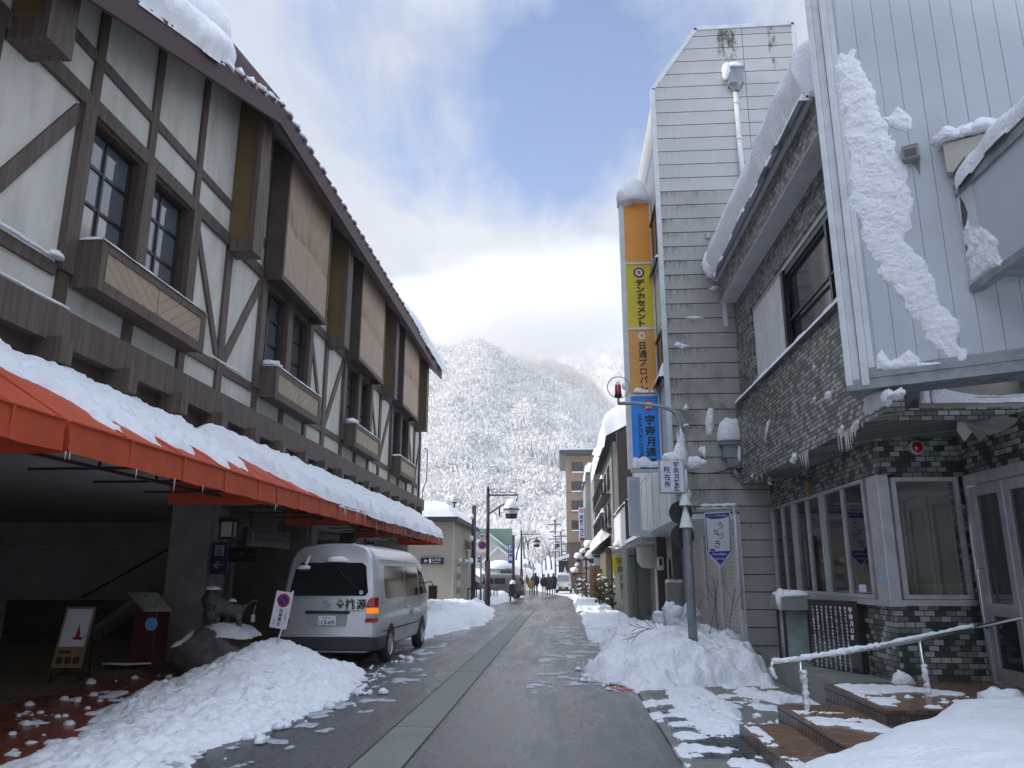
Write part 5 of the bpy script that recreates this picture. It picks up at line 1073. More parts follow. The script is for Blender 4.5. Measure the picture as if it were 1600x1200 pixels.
# far banner, easel signs etc on the right pavement are in the next part
# ------------------------------------------------------------------ vehicles
def loft_body(name, prof, stations, parent, mt, cuts, lean=None, zfun=None):
    """prof: half section (w,z) sill->roof centre; stations: (y, width factor, roof factor). closed shell, wheel arches cut for real"""
    n = len(prof); vs = []; fs = []
    full = [(w_, z) for w_, z in prof] + [(-w_, z) for w_, z in reversed(prof[:-1])]
    m_ = len(full)
    for (y, wf, rf) in stations:
        for (w_, z) in full:
            zz = z if z < 1.05 else 1.05 + (z - 1.05) * rf
            vs.append((w_ * wf, y + (lean(zz, y) if lean else 0), zz))
    for i in range(len(stations) - 1):
        for k in range(m_): fs.append((i * m_ + k, i * m_ + (k + 1) % m_, (i + 1) * m_ + (k + 1) % m_, (i + 1) * m_ + k))
    fs.append(tuple(range(m_ - 1, -1, -1))); fs.append(tuple((len(stations) - 1) * m_ + k for k in range(m_)))
    me = bpy.data.meshes.new(name); me.from_pydata(vs, [], fs); o = bpy.data.objects.new(name, me); sc.collection.objects.link(o)
    bs = []
    for (cy_, r) in cuts:
        for sx in (-1, 1):
            c = MB(); c.tube([(sx * 0.62, cy_, .33), (sx * 1.2, cy_, .33)], r, 28); co = c.build('cutter', mt); bs.append(co)
            md = o.modifiers.new('b', 'BOOLEAN'); md.operation = 'DIFFERENCE'; md.object = co; md.solver = 'EXACT'
    bpy.context.view_layer.update(); dg = bpy.context.evaluated_depsgraph_get(); m2 = bpy.data.meshes.new_from_object(o.evaluated_get(dg))
    bpy.data.objects.remove(o)
    for c in bs: bpy.data.objects.remove(c)
    o = bpy.data.objects.new(name, m2); sc.collection.objects.link(o); m2.materials.clear(); m2.materials.append(mt); o.parent = parent
    for p in m2.polygons: p.material_index = 0
    m2.set_sharp_from_angle(angle=R(38))
    for p in m2.polygons: p.use_smooth = True
    return o
def wheel(parent, x, y, r, side, w_=.2):
    t = MB(); t.lathe((x, y, r), [(r * .62, -.0), (r * .9, -.0), (r, .03), (r, w_ - .03), (r * .9, w_), (r * .62, w_)], 30, (side, 0, 0)); tyre = t.build('wheel', MAT['rubber'], parent)
    h = MB(); h.lathe((x, y, r), [(r * .62, w_), (r * .60, w_ - .05), (r * .30, w_ - .055), (r * .26, w_ - .01), (0, w_ - .01)], 26, (side, 0, 0)); 
    for k in range(8):
        a = k * math.pi / 4; c = Vector((x + side * (w_ - .025), y + math.cos(a) * r * .44, r + math.sin(a) * r * .44)); h.fbox(c, (.012, 0, 0), Vector((0, math.cos(a), math.sin(a))) * r * .17, Vector((0, -math.sin(a), math.cos(a))) * r * .055)
    h.build('rim', MAT['alu'], tyre)
def surf_patch(name, mt, parent, prof, sfun, y0, y1, z0, z1, side, off=.006, ny=10, nz=6, rnd=0.06):
    """window glass following the side of the body (rounded corners)"""
    def wz(z):
        for (a, b) in zip(prof[:-1], prof[1:]):
            if a[1] <= z <= b[1]: return a[0] + (b[0] - a[0]) * (z - a[1]) / max(b[1] - a[1], 1e-6)
        return 0
    vs = []; fs = []
    for j in range(nz + 1):
        z = z0 + (z1 - z0) * j / nz; e = min(z - z0, z1 - z); ins = rnd - math.sqrt(max(rnd * rnd - max(rnd - e, 0) ** 2, 0)) if e < rnd else 0
        for i in range(ny + 1):
            y = y0 + ins + (y1 - y0 - 2 * ins) * i / ny; vs.append((side * (wz(z) * sfun(y) + off), y, z))
    for j in range(nz):
        for i in range(ny): a = j * (ny + 1) + i; fs.append((a, a + 1, a + ny + 2, a + ny + 1) if side < 0 else (a, a + ny + 1, a + ny + 2, a + 1))
    m = MB(); m.add(vs, fs, True); return m.build(name, MAT[mt], parent)
# silver van (local: rear at y=0, length towards +y)
V = root('silver_van', (0, 0, 0), 'silver high roofed passenger van parked under the awning, rear facing the camera, snow on it', 'van')
vp = [(0.0, .27), (.80, .27), (.90, .34), (.935, .50), (.94, .80), (.94, 1.05), (.925, 1.22), (.895, 1.50), (.86, 1.78), (.82, 1.96), (.76, 2.08), (.66, 2.16), (.45, 2.215), (.2, 2.235), (0, 2.24)]
def vlean(z, y):
    r_ = max(0, (z - 1.15)) / 1.1; back = .20 * r_ ** 1.6 * max(0, 1 - y / .55); fr = -max(0, min(1, (y - 3.75) / 1.05)) * .78 * r_ ** 1.1 * .95
    return back + (fr if y > 3.75 else 0)
vst = [(0.0, .90, .985), (.03, .945, .99), (.09, .975, .995), (.25, .995, 1), (.6, 1, 1), (1.0, 1, 1), (1.5, 1, 1), (2.0, 1, 1), (2.6, 1, 1), (3.2, 1, 1), (3.7, 1, 1), (4.2, .995, .99), (4.6, .985, .96), (4.9, .97, .93), (5.1, .94, .90), (5.22, .89, .86), (5.28, .80, .8)]
loft_body('body', vp, vst, V, MAT['van_silver'], ((1.12, .40), (4.22, .40)), vlean)
m = MB(); m.box(-.62, .62, .35, 5.0, .22, .5); m.box(-.93, -.4, .78, 1.5, .6, .76); m.box(.4, .93, .78, 1.5, .6, .76); m.build('underbody', MAT['black'], V)
def vs_(y): return 1.0
for sd2 in (1, -1):
    surf_patch('side_window', 'glass_van', V, vp, vs_, .62, 2.35, 1.20, 1.82, sd2); surf_patch('side_window', 'glass_van', V, vp, vs_, 2.42, 3.72, 1.20, 1.82, sd2, ny=8)
    m = MB(); w1 = .925 + .008
    def fy(z): return vlean(z, 4.35) 
    m.add([(sd2 * w1, 3.86, 1.22), (sd2 * w1 * .995, 4.75, 1.22), (sd2 * .905, 4.52, 1.45), (sd2 * .865, 4.15, 1.80), (sd2 * .868, 3.86, 1.80)], [(0, 1, 2, 3, 4) if sd2 > 0 else (4, 3, 2, 1, 0)]); m.build('door_window', MAT['glass_van'], V)
    for yy in (1.12, 4.22): wheel(V, sd2 * .74, yy, .335, sd2)
    m = MB()
    for yy in (2.385, 3.79): m.box(sd2 * .942, sd2 * .944, yy - .005, yy + .005, .45, 1.2)
    m.box(sd2 * .942, sd2 * .944, 3.8, 4.75, .44, .448); m.box(sd2 * .941, sd2 * .948, .5, 3.8, .60, .625); m.box(sd2 * .928, sd2 * .932, .3, 2.4, 1.115, 1.125); m.build('panel_gap', MAT['black'], V)
    m = MB(); m.box(sd2 * .94, sd2 * .965, 2.5, 2.68, .98, 1.01); m.box(sd2 * .94, sd2 * .965, 3.88, 4.05, .98, 1.01); m.build('door_handle', MAT['van_silver'], V)
    m = MB(); m.tube([(sd2 * .90, 4.5, 1.45), (sd2 * 1.03, 4.62, 1.50), (sd2 * 1.10, 4.62, 1.40)], .014, 8); m.fbox((sd2 * 1.10, 4.60, 1.24), (.10, 0, 0), (0, .045, 0), (0, 0, .155)); m.build('mirror', MAT['bumper'], V, bevel=.02)
    # roof gutter and ribs
    m = MB(); m.tube([(sd2 * .865, .35, 1.935), (sd2 * .868, 4.0, 1.935)], .012, 6)
    for x in (.25, .48): m.tube([(sd2 * x, .5, 2.235 - .05 * (x > .3)), (sd2 * x, 3.6, 2.24 - .05 * (x > .3))], .012, 6)
    m.build('roof_rib', MAT['van_silver'], V)
    # tail lamp: red / amber / clear / red down the rear corner
    def rp(x, z, d=0.0): return (x, vlean(z, 0) - d, z)
    for (z0, z1, mt_, nm_) in ((1.06, 1.24, 'red_lens', 'tail_lamp'), (.955, 1.055, 'orange_lamp' if sd2 > 0 else 'brick_red', 'indicator'), (.875, .95, 'alu', 'reverse_lamp'), (.80, .87, 'red_lens', 'reflector')):
        top = z1; xs0 = .735 + (.03 if z1 > 1.2 else 0); m = MB()
        if z1 > 1.2: poly = [(.735, z0), (.735, 1.12), (.765, 1.20), (.83, z1), (.865, z1), (.885, z0)]
        else: poly = [(.735 - (.955 - z0) * .12, z0), (.735, z1), (.885, z1), (.885, z0)]
        pts = [Vector((sd2 * x, vlean(z, 0) - .028, z)) for x, z in poly]; m.prism(pts, (0, .06, 0)); m.prism([Vector((sd2 * .885, -.02, z0)), Vector((sd2 * .885, -.02, z1)), Vector((sd2 * .945, .05, z1)), Vector((sd2 * .945, .05, z0))], (-sd2 * .03, .0, 0)); m.build(nm_, MAT[mt_], V)
# rear glass, bumper, plate recess, garnish
def rear(poly, d0, th, mt_, nm_, par=V, bev=0):
    m = MB(); a = [Vector((x, vlean(z, 0) - d0, z)) for x, z in poly]; n = len(a); vs = a + [p + Vector((0, th, 0)) for p in a]
    m.add(vs, [tuple(range(n)), tuple(range(2 * n - 1, n - 1, -1))] + [(i, i + n, (i + 1) % n + n, (i + 1) % n) for i in range(n)]); return m.build(nm_, MAT[mt_], par, bevel=bev)
def grid_rear(x0a, x1a, x0b, x1b, z0, z1, mt_, nm_, off=.010, nx=10, nz=10, rr=.07):
    vs = []; fs = []
    for j in range(nz + 1):
        z = z0 + (z1 - z0) * j / nz; t = j / nz; e = min(z - z0, z1 - z); ins = rr - math.sqrt(max(rr * rr - max(rr - e, 0) ** 2, 0)) if e < rr else 0
        a = x0a + (x0b - x0a) * t + ins; b = x1a + (x1b - x1a) * t - ins
        for i in range(nx + 1): x = a + (b - a) * i / nx; vs.append((x, vlean(z, 0) - off, z))
    for j in range(nz):
        for i in range(nx): q = j * (nx + 1) + i; fs.append((q, q + 1, q + nx + 2, q + nx + 1))
    m = MB(); m.add(vs, fs, True); return m.build(nm_, MAT[mt_], V)
grid_rear(-.76, .76, -.66, .66, 1.27, 1.87, 'glass_van', 'rear_window')
m = MB(); m.prism([(-.90, -.13, .30), (.90, -.13, .30), (.955, .10, .30), (.955, .70, .30), (-.955, .70, .30), (-.955, .10, .30)], (0, 0, .24)); m.build('rear_bumper', MAT['bumper'], V, bevel=.03)
m = MB(); m.box(-.90, .90, -.115, .02, .545, .56); m.build('bumper_trim', MAT['van_silver'], V, bevel=.004)
rear([(-.36, .72), (.36, .72), (.38, .95), (-.38, .95)], .016, .02, 'grey_plastic', 'plate_recess', V, .004)
rear([(-.42, .95), (.42, .95), (.42, 1.0), (-.42, 1.0)], .04, .05, 'black', 'garnish', V, .008)
pl_ = rear([(-.165, .745), (.165, .745), (.165, .91), (-.165, .91)], .024, .008, 'sign_white', 'number_plate', V)
text_mb([('13-69', .078, (.02, -.026, .795), Ux, Zv, {'width': .24, 'bold': .02}), ('す', .035, (-.135, -.026, .80), Ux, Zv), ('富山 300', .036, (0, -.026, .873), Ux, Zv)]).build('plate_lettering', MAT['ink'], pl_)
em = MB(); 
def oval(c, a, b, r, n=28): return [Vector(c) + Vector((math.cos(t) * a, 0, math.sin(t) * b)) for t in [2 * math.pi * i / n for i in range(n + 1)]]
em.tube(oval((-.02, -.02, 1.12), .075, .05, 0), .008, 6, False); em.tube(oval((-.02, -.02, 1.12), .025, .048, 0), .006, 6, False); em.tube(oval((-.02, -.02, 1.14), .048, .018, 0), .006, 6, False); em.build('emblem', MAT['steel'], V)
dm = MB(); c = Vector((.235, -.014, 1.125)); dm.prism([c + Vector((-.075, 0, 0)), c + Vector((0, 0, -.085)), c + Vector((.075, 0, 0)), c + Vector((0, 0, .085))], (0, -.003, 0)); dl = dm.build('logo', MAT['maroon'], V)
c = c + Vector((0, -.004, 0)); MB().prism([c + Vector((-.048, 0, 0)), c + Vector((0, 0, -.055)), c + Vector((.048, 0, 0)), c + Vector((0, 0, .055))], (0, -.002, 0)).build('logo_centre', MAT['cream'], dl); MB().prism([c + Vector((-.048, -.003, 0)), c + Vector((0, -.003, -.055)), c + Vector((.048, -.003, 0))], (0, -.002, 0)).build('logo_base', MAT['green_ink'], dl)
text_mb([('桃', .185, (.425, -.016, 1.12), Ux, Zv, {'bold': .022}), ('源', .185, (.635, -.016, 1.12), Ux, Zv, {'bold': .022}), ('TEL.0765-62-1131', .034, (.53, -.016, 1.005), Ux, Zv, {'width': .42})]).build('rear_lettering', MAT['ink'], V)
text_mb([('◇桃源', .17, (.947, 2.9, .84), (0, 1, 0), Zv, {'bold': .02})]).build('side_lettering', MAT['grey_plastic'], V)
MB().disc((.62, vlean(1.33, 0) - .014, 1.33), (0, -1, 0), .04, .002).build('sticker', MAT['sky_blue_sticker'], V)
wp_ = MB(); wp_.tube([(.05, vlean(1.86, 0) - .03, 1.86), (.25, vlean(1.65, 0) - .035, 1.65), (.52, vlean(1.42, 0) - .03, 1.40)], .009, 6); wp_.box(-.10, .16, vlean(1.9, 0) - .05, vlean(1.9, 0) - .0, 1.88, 1.95); wp_.build('wiper', MAT['black'], V)
m = MB(); m.tube([(-.42, vlean(1.9, 0) - .05, 1.98), (-.46, vlean(1.8, 0) - .13, 1.84), (-.48, vlean(1.75, 0) - .13, 1.76)], .02, 8); m.fbox((-.5, vlean(1.75, 0) - .10, 1.74), (.09, 0, .01), (0, .05, 0), (0, 0, .035)); m.build('rear_view_mirror', MAT['bumper'], V, bevel=.015)
m = MB(); m.blob((.10, vlean(1.93, 0) - .03, 1.90), (.22, .07, .09), 3, .1, 16); m.blob((-.50, vlean(1.75, 0) - .11, 1.76), (.13, .07, .07), 6, .12, 14); m.tube([(-.42, vlean(1.9, 0) - .07, 2.0), (-.45, vlean(1.8, 0) - .15, 1.84)], .028, 8)
m.build('snow_patch', MAT['snow'], V)
V.location = (-4.40, 14.55, 0); V.rotation_euler = (0, 0, R(-1.2))
# small vans
def kei(name, label, mt_, loc, rot, two=None):
    v = root(name, (0, 0, 0), label, 'van'); p = [(0, .25), (.62, .25), (.70, .32), (.73, .5), (.735, .95), (.72, 1.1), (.68, 1.45), (.64, 1.7), (.56, 1.80), (.3, 1.85), (0, 1.86)]
    def ln(z, y):
        r_ = max(0, (z - 1.0)) / .85; return .06 * r_ * max(0, 1 - y / .4) - (max(0, min(1, (y - 2.7) / .5)) * .30 * r_)
    st_ = [(0, .93, .98), (.06, .98, 1), (.4, 1, 1), (1.2, 1, 1), (2.0, 1, 1), (2.5, 1, .98), (2.9, .98, .95), (3.2, .95, .9), (3.34, .88, .85)]
    loft_body('body', p, st_, v, MAT[mt_], ((.65, .31), (2.75, .31)), ln)
    for s in (1, -1):
        surf_patch('side_window', 'glass_dark', v, p, lambda y: 1.0, .25, 1.15, 1.08, 1.55, s); surf_patch('side_window', 'glass_dark', v, p, lambda y: 1.0, 1.22, 2.05, 1.08, 1.55, s)
        m = MB(); a = [(s * .722, 2.12, 1.08), (s * .715, 2.85, 1.08), (s * .675, 2.5, 1.52), (s * .672, 2.12, 1.55)]; m.add(a, [(0, 1, 2, 3) if s > 0 else (3, 2, 1, 0)]); m.build('door_window', MAT['glass_sky'], v)
        for yy in (.65, 2.75): wheel(v, s * .56, yy, .27, s, .16)
        m = MB(); m.box(s * .42, s * .68, 3.28, 3.345, .66, .86); m.build('headlight', MAT['alu'], v)
        m = MB(); m.fbox((s * .80, 2.65, 1.12), (.07, 0, 0), (0, .04, 0), (0, 0, .09)); m.build('mirror', MAT['bumper'], v)
        if two: m = MB(); m.box(s * .727, s * .74, .05, 3.1, .45, 1.02); 
    m = MB(); a = [(-.57, 3.36, 1.10), (.57, 3.36, 1.10), (.50, 3.16, 1.60), (-.50, 3.16, 1.60)]; m.prism([Vector(q) for q in a], (0, .02, 0)); m.build('windscreen', MAT['glass_sky'], v)
    m = MB(); m.box(-.45, .45, 3.30, 3.37, .36, .58); m.build('grille', MAT['black'], v); m = MB(); m.box(-.16, .16, 3.36, 3.39, .42, .56); m.build('number_plate', MAT['yellow_plate'], v)
    m = MB(); m.box(-.66, .66, 3.25, 3.36, .25, .36); m.build('bumper', MAT['bumper'], v); m = MB(); m.box(-.5, .5, .3, 2.9, .18, .4); m.build('underbody', MAT['black'], v)
    v.location = loc; v.rotation_euler = (0, 0, rot); return v
gv = kei('grey_van', 'dark grey boxy small van parked sideways beyond the restroom building', 'van_grey', (-6.05, 57.2, 0), R(-97)); gv.scale = (.93, .93, .93)
kei('white_van', 'white small van with yellow plate facing the camera far down the street', 'car_white', (.0, 75.5, 0), R(178))
kei('dark_car', 'black small van mostly hidden behind lamp post and snow at the car park', 'car_dark', (-9.6, 53.0, 0), R(-80))
# ------------------------------------------------------------------ people walking away down the street
def person(loc, label, ht, coat, legs, rot=0.0, phase=0, long=False, extra=None, hat=False):
    s = ht / 1.72; r_ = root('person', (0, 0, 0), label, 'person', None)
    st_ = .16 * (1 if phase else -1)
    N_ = [(0, 0, .95, .13), (0, 0, 1.15, .13), (0, 0, 1.38, .15), (0, .01, 1.50, .06), (0, .01, 1.57, .085), (0, .01, 1.66, .09), (.19, 0, 1.40, .06), (.23, -st_ * .5, 1.14, .045), (.22, st_ * .3 + .05, .90, .036), (-.19, 0, 1.40, .06), (-.23, st_ * .5, 1.14, .045), (-.22, -st_ * .3 + .05, .90, .036),
          (.10, 0, .88, .085), (.10, st_ * .6, .50, .06), (.10, st_ - .04, .09, .045), (.10, st_ + .10, .04, .035), (-.10, 0, .88, .085), (-.10, -st_ * .6, .50, .06), (-.10, -st_ - .04, .09, .045), (-.10, -st_ + .10, .04, .035)]
    E_ = [(0, 1), (1, 2), (2, 3), (3, 4), (4, 5), (2, 6), (6, 7), (7, 8), (2, 9), (9, 10), (10, 11), (0, 12), (12, 13), (13, 14), (14, 15), (0, 16), (16, 17), (17, 18), (18, 19)]
    skin_mesh('body', [(a * s, b * s, c * s, d * s) for a, b, c, d in N_], E_, MAT[legs], r_, 1)
    m = MB(); zb = .48 if long else .80; pr = [(.165, zb), (.185, zb + .02), (.19, .98), (.17, 1.15), (.195, 1.33), (.17, 1.46), (.08, 1.52), (.06, 1.53)]
    n = 14; vs = []; fs = []
    for (rr, z) in pr:
        for k in range(n): a = 2 * math.pi * k / n; vs.append((math.cos(a) * rr * 1.22 * s, math.sin(a) * rr * .85 * s, z * s))
    for i in range(len(pr) - 1):
        for k in range(n): fs.append((i * n + k, i * n + (k + 1) % n, (i + 1) * n + (k + 1) % n, (i + 1) * n + k))
    m.add(vs, fs, True)
    for sd2 in (1, -1):
        m.tube([(sd2 * .19 * s, 0, 1.42 * s), (sd2 * .25 * s, -sd2 * st_ * .5 * s, 1.14 * s), (sd2 * .235 * s, (sd2 * st_ * .3 + .04) * s, .94 * s)], [.075 * s, .065 * s, .055 * s], 10)
    m.build('coat', MAT[coat], r_)
    m = MB(); m.blob((0, -.01 * s, 1.655 * s), (.095 * s, .105 * s, .10 * s), 3, .03, 14, False); m.build('hair' if not hat else 'hat', MAT['hair' if not hat else 'white_ink'], r_)
    if extra: extra(r_, s)
    r_.location = loc; r_.rotation_euler = (0, 0, rot); return r_
def bag(mt_):
    def f(r_, s): MB().fbox((.30 * s, .02, .72 * s), (.05, 0, 0), (0, .14, 0), (0, 0, .15)).build('bag', MAT[mt_], r_)
    return f
person((-2.62, 61.5, 0), 'child in mustard coat with dark hair walking at the left edge of the group', 1.35, 'coat_mustard', 'coat_black', .1, 0)
person((-2.30, 62.6, 0), 'person in dark jacket and dark trousers beside the child in mustard', 1.78, 'coat_navy', 'coat_black', 0, 1)
person((-1.62, 62.0, 0), 'person in black coat and pale trousers carrying a dark bag', 1.66, 'coat_black', 'cloth_pale', 0, 0, False, bag('ink'))
person((-1.28, 63.0, 0), 'person in long brown coat walking at the right of the group', 1.72, 'coat_brown', 'coat_black', 0, 1, True)
person((-.93, 66.5, 0), 'lone person in long black coat walking beside the white van', 1.74, 'coat_black', 'coat_brown', 0, 0, True)
person((-4.1, 86, 0), 'far person in brownish coat, small figure left of the walking group', 1.6, 'coat_brown', 'coat_black', 0, 1)
person((-3.3, 84, 0), 'far person in dark coat, small figure behind the walking group', 1.7, 'coat_navy', 'coat_black', 0, 0)
# ------------------------------------------------------------------ LEFT far: restroom building, lamps, green roofed house, kiosk
W_ = root('restroom_building', (-6.5, 40, 0), 'small beige flat roofed restroom building with thick snow on the roof', 'building')
MB().box(-11, -5.3, 37, 46, 0, 4.12).build('wall', MAT['beige'], W_); m = MB(); m.box(-11.3, -5.02, 36.6, 46.4, 4.12, 4.34); m.build('roof_edge', MAT['roof_dark'], W_)
MB().box(-5.30, -5.25, 37, 37.1, 0, 4.12).build('corner_trim', MAT['cream'], W_)
cols = ['wood_tan', 'cream', 'grey_clad', 'cream', 'grey_clad', 'cream', 'wood_tan', 'cream']
for i, c_ in enumerate(cols): MB().box(-5.297, -5.28, 38.6, 39.9, 2.05 - i * .33, 2.05 - i * .33 + .32).build('tile_panel', MAT[c_], W_)
for (y) in (38.2, 40.7):
    m = MB(); m.box(-5.3, -5.08, y - .05, y + .05, 2.2, 2.26); m.blob((-5.12, y, 2.32), (.13, .16, .12), 2, .05, 12, False); m.build('wall_spotlight', MAT['white_frame'], W_)
m = MB(); m.prism([(-5.3, 41.6, 3.0), (-5.3, 41.6, 3.5), (-5.05, 41.6, 3.35), (-4.98, 41.6, 3.0)], (0, .9, 0)); m.build('vent_hood', MAT['grey_clad'], W_); MB().box(-5.3, -5.22, 42.2, 42.5, 2.0, 2.9).build('meter_box', MAT['grey_plastic'], W_)
rs_ = root('restroom_sign', (-6.1, 36.9, 2.2), 'blue sign with white arrow and restroom pictograms on the beige building', 'sign')
a = P(657, 881, y=36.9); b = P(693, 871.5, y=36.9); MB().box(a.x, b.x, 36.9, 37.0, a.z, b.z).build('plate', MAT['navy'], rs_)
text_mb([('←', .16, (a.x + .25, 36.89, (a.z + b.z) / 2), Ux, Zv, {'bold': .04}), ('お手洗', .13, (a.x + .76, 36.89, (a.z + b.z) / 2 + .04), Ux, Zv), ('Restrooms', .05, (a.x + .76, 36.89, (a.z + b.z) / 2 - .08), Ux, Zv)], MB().box(a.x + .42, a.x + .50, 36.895, 36.899, a.z + .04, b.z - .04)).build('lettering', MAT['white_ink'], rs_)
wl2 = root('wall_lamp_post', (-6.95, 36, 0), 'small cream post lamp with snow cap behind the van mirror', 'lamp'); MB().tube([(-6.75, 36, 0), (-6.75, 36, 1.9)], .09, 10).build('post', MAT['cream'], wl2); MB().blob((-6.75, 36, 1.95), (.16, .16, .14), 4, .05, 12).build('snow_cap', MAT['snow'], wl2)
gm = root('globe_lamp', (-7.1, 52.5, 0), 'clear globe lamp on a post behind the restroom roof', 'street lamp')
gp = P(710, 779, y=52.5); MB().tube([(gp.x, 52.5, 0), (gp.x, 52.5, gp.z - .30)], .06, 10).build('post', MAT['dark_metal'], gm); MB().blob((gp.x, 52.5, gp.z), (.31, .31, .31), 1, 0, 20, False).build('globe', MAT['glass_globe'], gm); MB().lathe((gp.x, 52.5, gp.z - .36), [(.05, 0), (.18, .09), (.2, .12)], 14).build('collar', MAT['dark_metal'], gm)
def lamp_post(x, y, zt, arm, label, sc_=1.0, snow=True, signs=False):
    r = root('street_lamp', (x, y, 0), label, 'street lamp', 'brown lantern street lamps')
    m = MB(); m.tube([(x, y, 0), (x, y, 2.3 * sc_)], .13 * sc_, 12); m.tube([(x, y, 2.3 * sc_), (x, y, zt - .1)], .085 * sc_, 12); m.lathe((x, y, zt - .1), [(.09 * sc_, 0), (.06 * sc_, .15), (.09 * sc_, .2), (0, .5 * sc_)], 10); m.build('pole', MAT['dark_metal'], r)
    m = MB(); m.tube([(x, y, zt - .12), (x + arm, y, zt - .12), (x + arm - .08, y, zt - .42)], .04 * sc_, 8); m.tube([(x, y, zt - 1.05 * sc_)] + [(x + arm * t, y, zt - 1.05 * sc_ + .66 * sc_ * math.sin(t * math.pi / 2)) for t in (.15, .3, .45, .6, .75, .92)], .035 * sc_, 8); m.tube([(x + arm * .38, y, zt - .7 * sc_), (x + arm * .38, y, zt - 1.15 * sc_)], .035, 8); m.build('arm', MAT['dark_metal'], r)
    for t in (.12, .40, .72):
        mm = MB(); mm.tube([(x + arm * t, y, zt + .0), (x + arm * (t + .20), y, zt + .0), (x + arm * (t + .20), y, zt + .17), (x + arm * t, y, zt + .17), (x + arm * t, y, zt)], .02, 6); mm.build('scroll', MAT['dark_metal'], r)
    lx = x + arm * .78; lz = zt - .62 * sc_
    m = MB(); m.tube([(lx, y, lz + .22), (lx, y, lz)], .03, 8); m.lathe((lx, y, lz - .36 * sc_), [(.20 * sc_, 0), (.24 * sc_, .02), (.24 * sc_, .05), (.20, .05)], 8); m.lathe((lx, y, lz - .42 * sc_), [(.40 * sc_, .20 * sc_), (.42 * sc_, .22 * sc_), (.06 * sc_, .52 * sc_), (.02, .54 * sc_)], 8); 
    m.lathe((lx, y, lz - .62 * sc_), [(.22 * sc_, 0), (.26 * sc_, .02), (.34 * sc_, .40 * sc_)], 8); ln = m.build('lantern', MAT['dark_metal'], r)
    m = MB(); m.lathe((lx, y, lz - .60 * sc_), [(.25 * sc_, .04), (.36 * sc_, .38 * sc_)], 8); m.build('lantern_glass', MAT['glass_globe'], ln)
    if snow: m = MB(); m.blob((lx, y, lz - .16 * sc_), (.36 * sc_, .36 * sc_, .50 * sc_), 5, .04, 18); m.build('snow_cap', MAT['snow'], ln)
    return r
lp1 = lamp_post(-3.62, 37.0, 5.5, 1.45, 'tall brown lantern lamp with big snow cap beside the 30 km/h sign')
lamp_post(-3.38, 62.0, 4.9, 1.55, 'smaller brown lantern lamp without snow, further down the street by the walking group', .9, False)
for (u, v_, nm_) in ((753.5, 838, 's'), (753.5, 852, 'n')):
    c = P(u, v_, y=36.8); r = root('speed_limit_sign' if nm_ == 's' else 'no_parking_sign', tuple(c), 'round 30 km/h speed limit sign on the tall brown lamp post' if nm_ == 's' else 'round blue and red no parking sign below the 30 sign', 'sign')
    MB().disc(c, (0, -1, 0), .19, .01).build('ring', MAT['red_paint'], r); c2 = c + Vector((0, -.012, 0)); MB().disc(c2, (0, -1, 0), .15 if nm_ == 's' else .13, .004).build('face', MAT['sign_white' if nm_ == 's' else 'banner_blue'], r)
    if nm_ == 's': text_mb([('30', .15, tuple(c2 + Vector((0, -.008, 0))), Ux, Zv, {'bold': .03})]).build('lettering', MAT['ink_blue'], r)
    else: MB().fbox(c2 + Vector((0, -.006, 0)), Vector((.7, 0, -.7)) * .13, Vector((.7, 0, .7)) * .02, (0, .002, 0)).build('bar', MAT['red_paint'], r)
    MB().tube([c + Vector((.02, .06, 0)), (-3.62, 37.0, c.z)], .02, 6).build('bracket', MAT['galv'], r)
def post(u, vt, y, r_=.08, mt_='dark_metal', label='', name='utility_post', snow=True, vb=None):
    x = P(u, 900, y=y).x; z = P(u, vt, y=y).z; r = root(name, (x, y, 0), label, 'post'); MB().tube([(x, y, 0), (x, y, z)], r_, 10).build('shaft', MAT[mt_], r)
    if snow:
        m = MB()
        for k in range(3): m.blob((x - .12, y - .1, z * (.45 + .22 * k)), (.14, .12, .16), k, .15, 10, False)
        m.build('snow_cap', MAT['snow'], r)
    return r
post(739.5, 790, 41, .12, 'dark_metal', 'dark brown square topped post with snow clots between restroom and lamp')
post(751.5, 868, 44, .05, 'galv', 'thin grey post left of the 30 km/h sign lamp', snow=False)
post(802, 836, 56, .11, 'dark_metal', 'dark post carrying the vertical blue sign', snow=False)
bs_ = root('blue_shop_sign', (-4.0, 55.9, 3), 'vertical blue lit box sign with white Japanese characters on a dark post', 'sign')
a = P(794, 880, y=55.8); b = P(800, 850, y=55.8); MB().box(a.x, b.x + .05, 55.8, 56, a.z, b.z).build('box', MAT['ink_blue'], bs_)
text_mb(vtext('旅館案内', .26, ((a.x + b.x) / 2 + .02, 55.79, b.z - .18), Ux, Zv, 1.08, bold=.04)).build('lettering', MAT['white_ink'], bs_)
H_ = root('green_roofed_house', (-9, 95, 0), 'large pale house with green roof and white gable boards far on the left', 'building')
q = lambda u, v_, y=95: P(u, v_, y=y)
def pr_(pts, off, mt_, nm_, par, y=95): return MB().prism([q(u, v_, y) for u, v_ in pts], off).build(nm_, MAT[mt_], par)
pr_([(722, 925), (798, 925), (798, 862), (722, 862)], (0, 8, 0), 'pale_wall', 'wall', H_, 96)
pr_([(718, 866), (722, 826), (800, 826), (803, 866)], (0, .3, 0), 'green_roof', 'roof', H_, 96.4)
pr_([(729, 862), (763, 836), (800, 866)], (0, 1, 0), 'pale_wall', 'gable', H_, 95.2)
m = MB(); m.beam(q(727, 860), q(763, 833), .2, .35, (0, 1, 0)); m.beam(q(763, 833), q(802, 864), .2, .35, (0, 1, 0)); m.beam(q(752, 880, 94), q(778, 855, 94), .2, .35, (0, 1, 0)); m.beam(q(778, 855, 94), q(800, 872, 94), .2, .35, (0, 1, 0)); m.build('barge_board', MAT['white_frame'], H_)
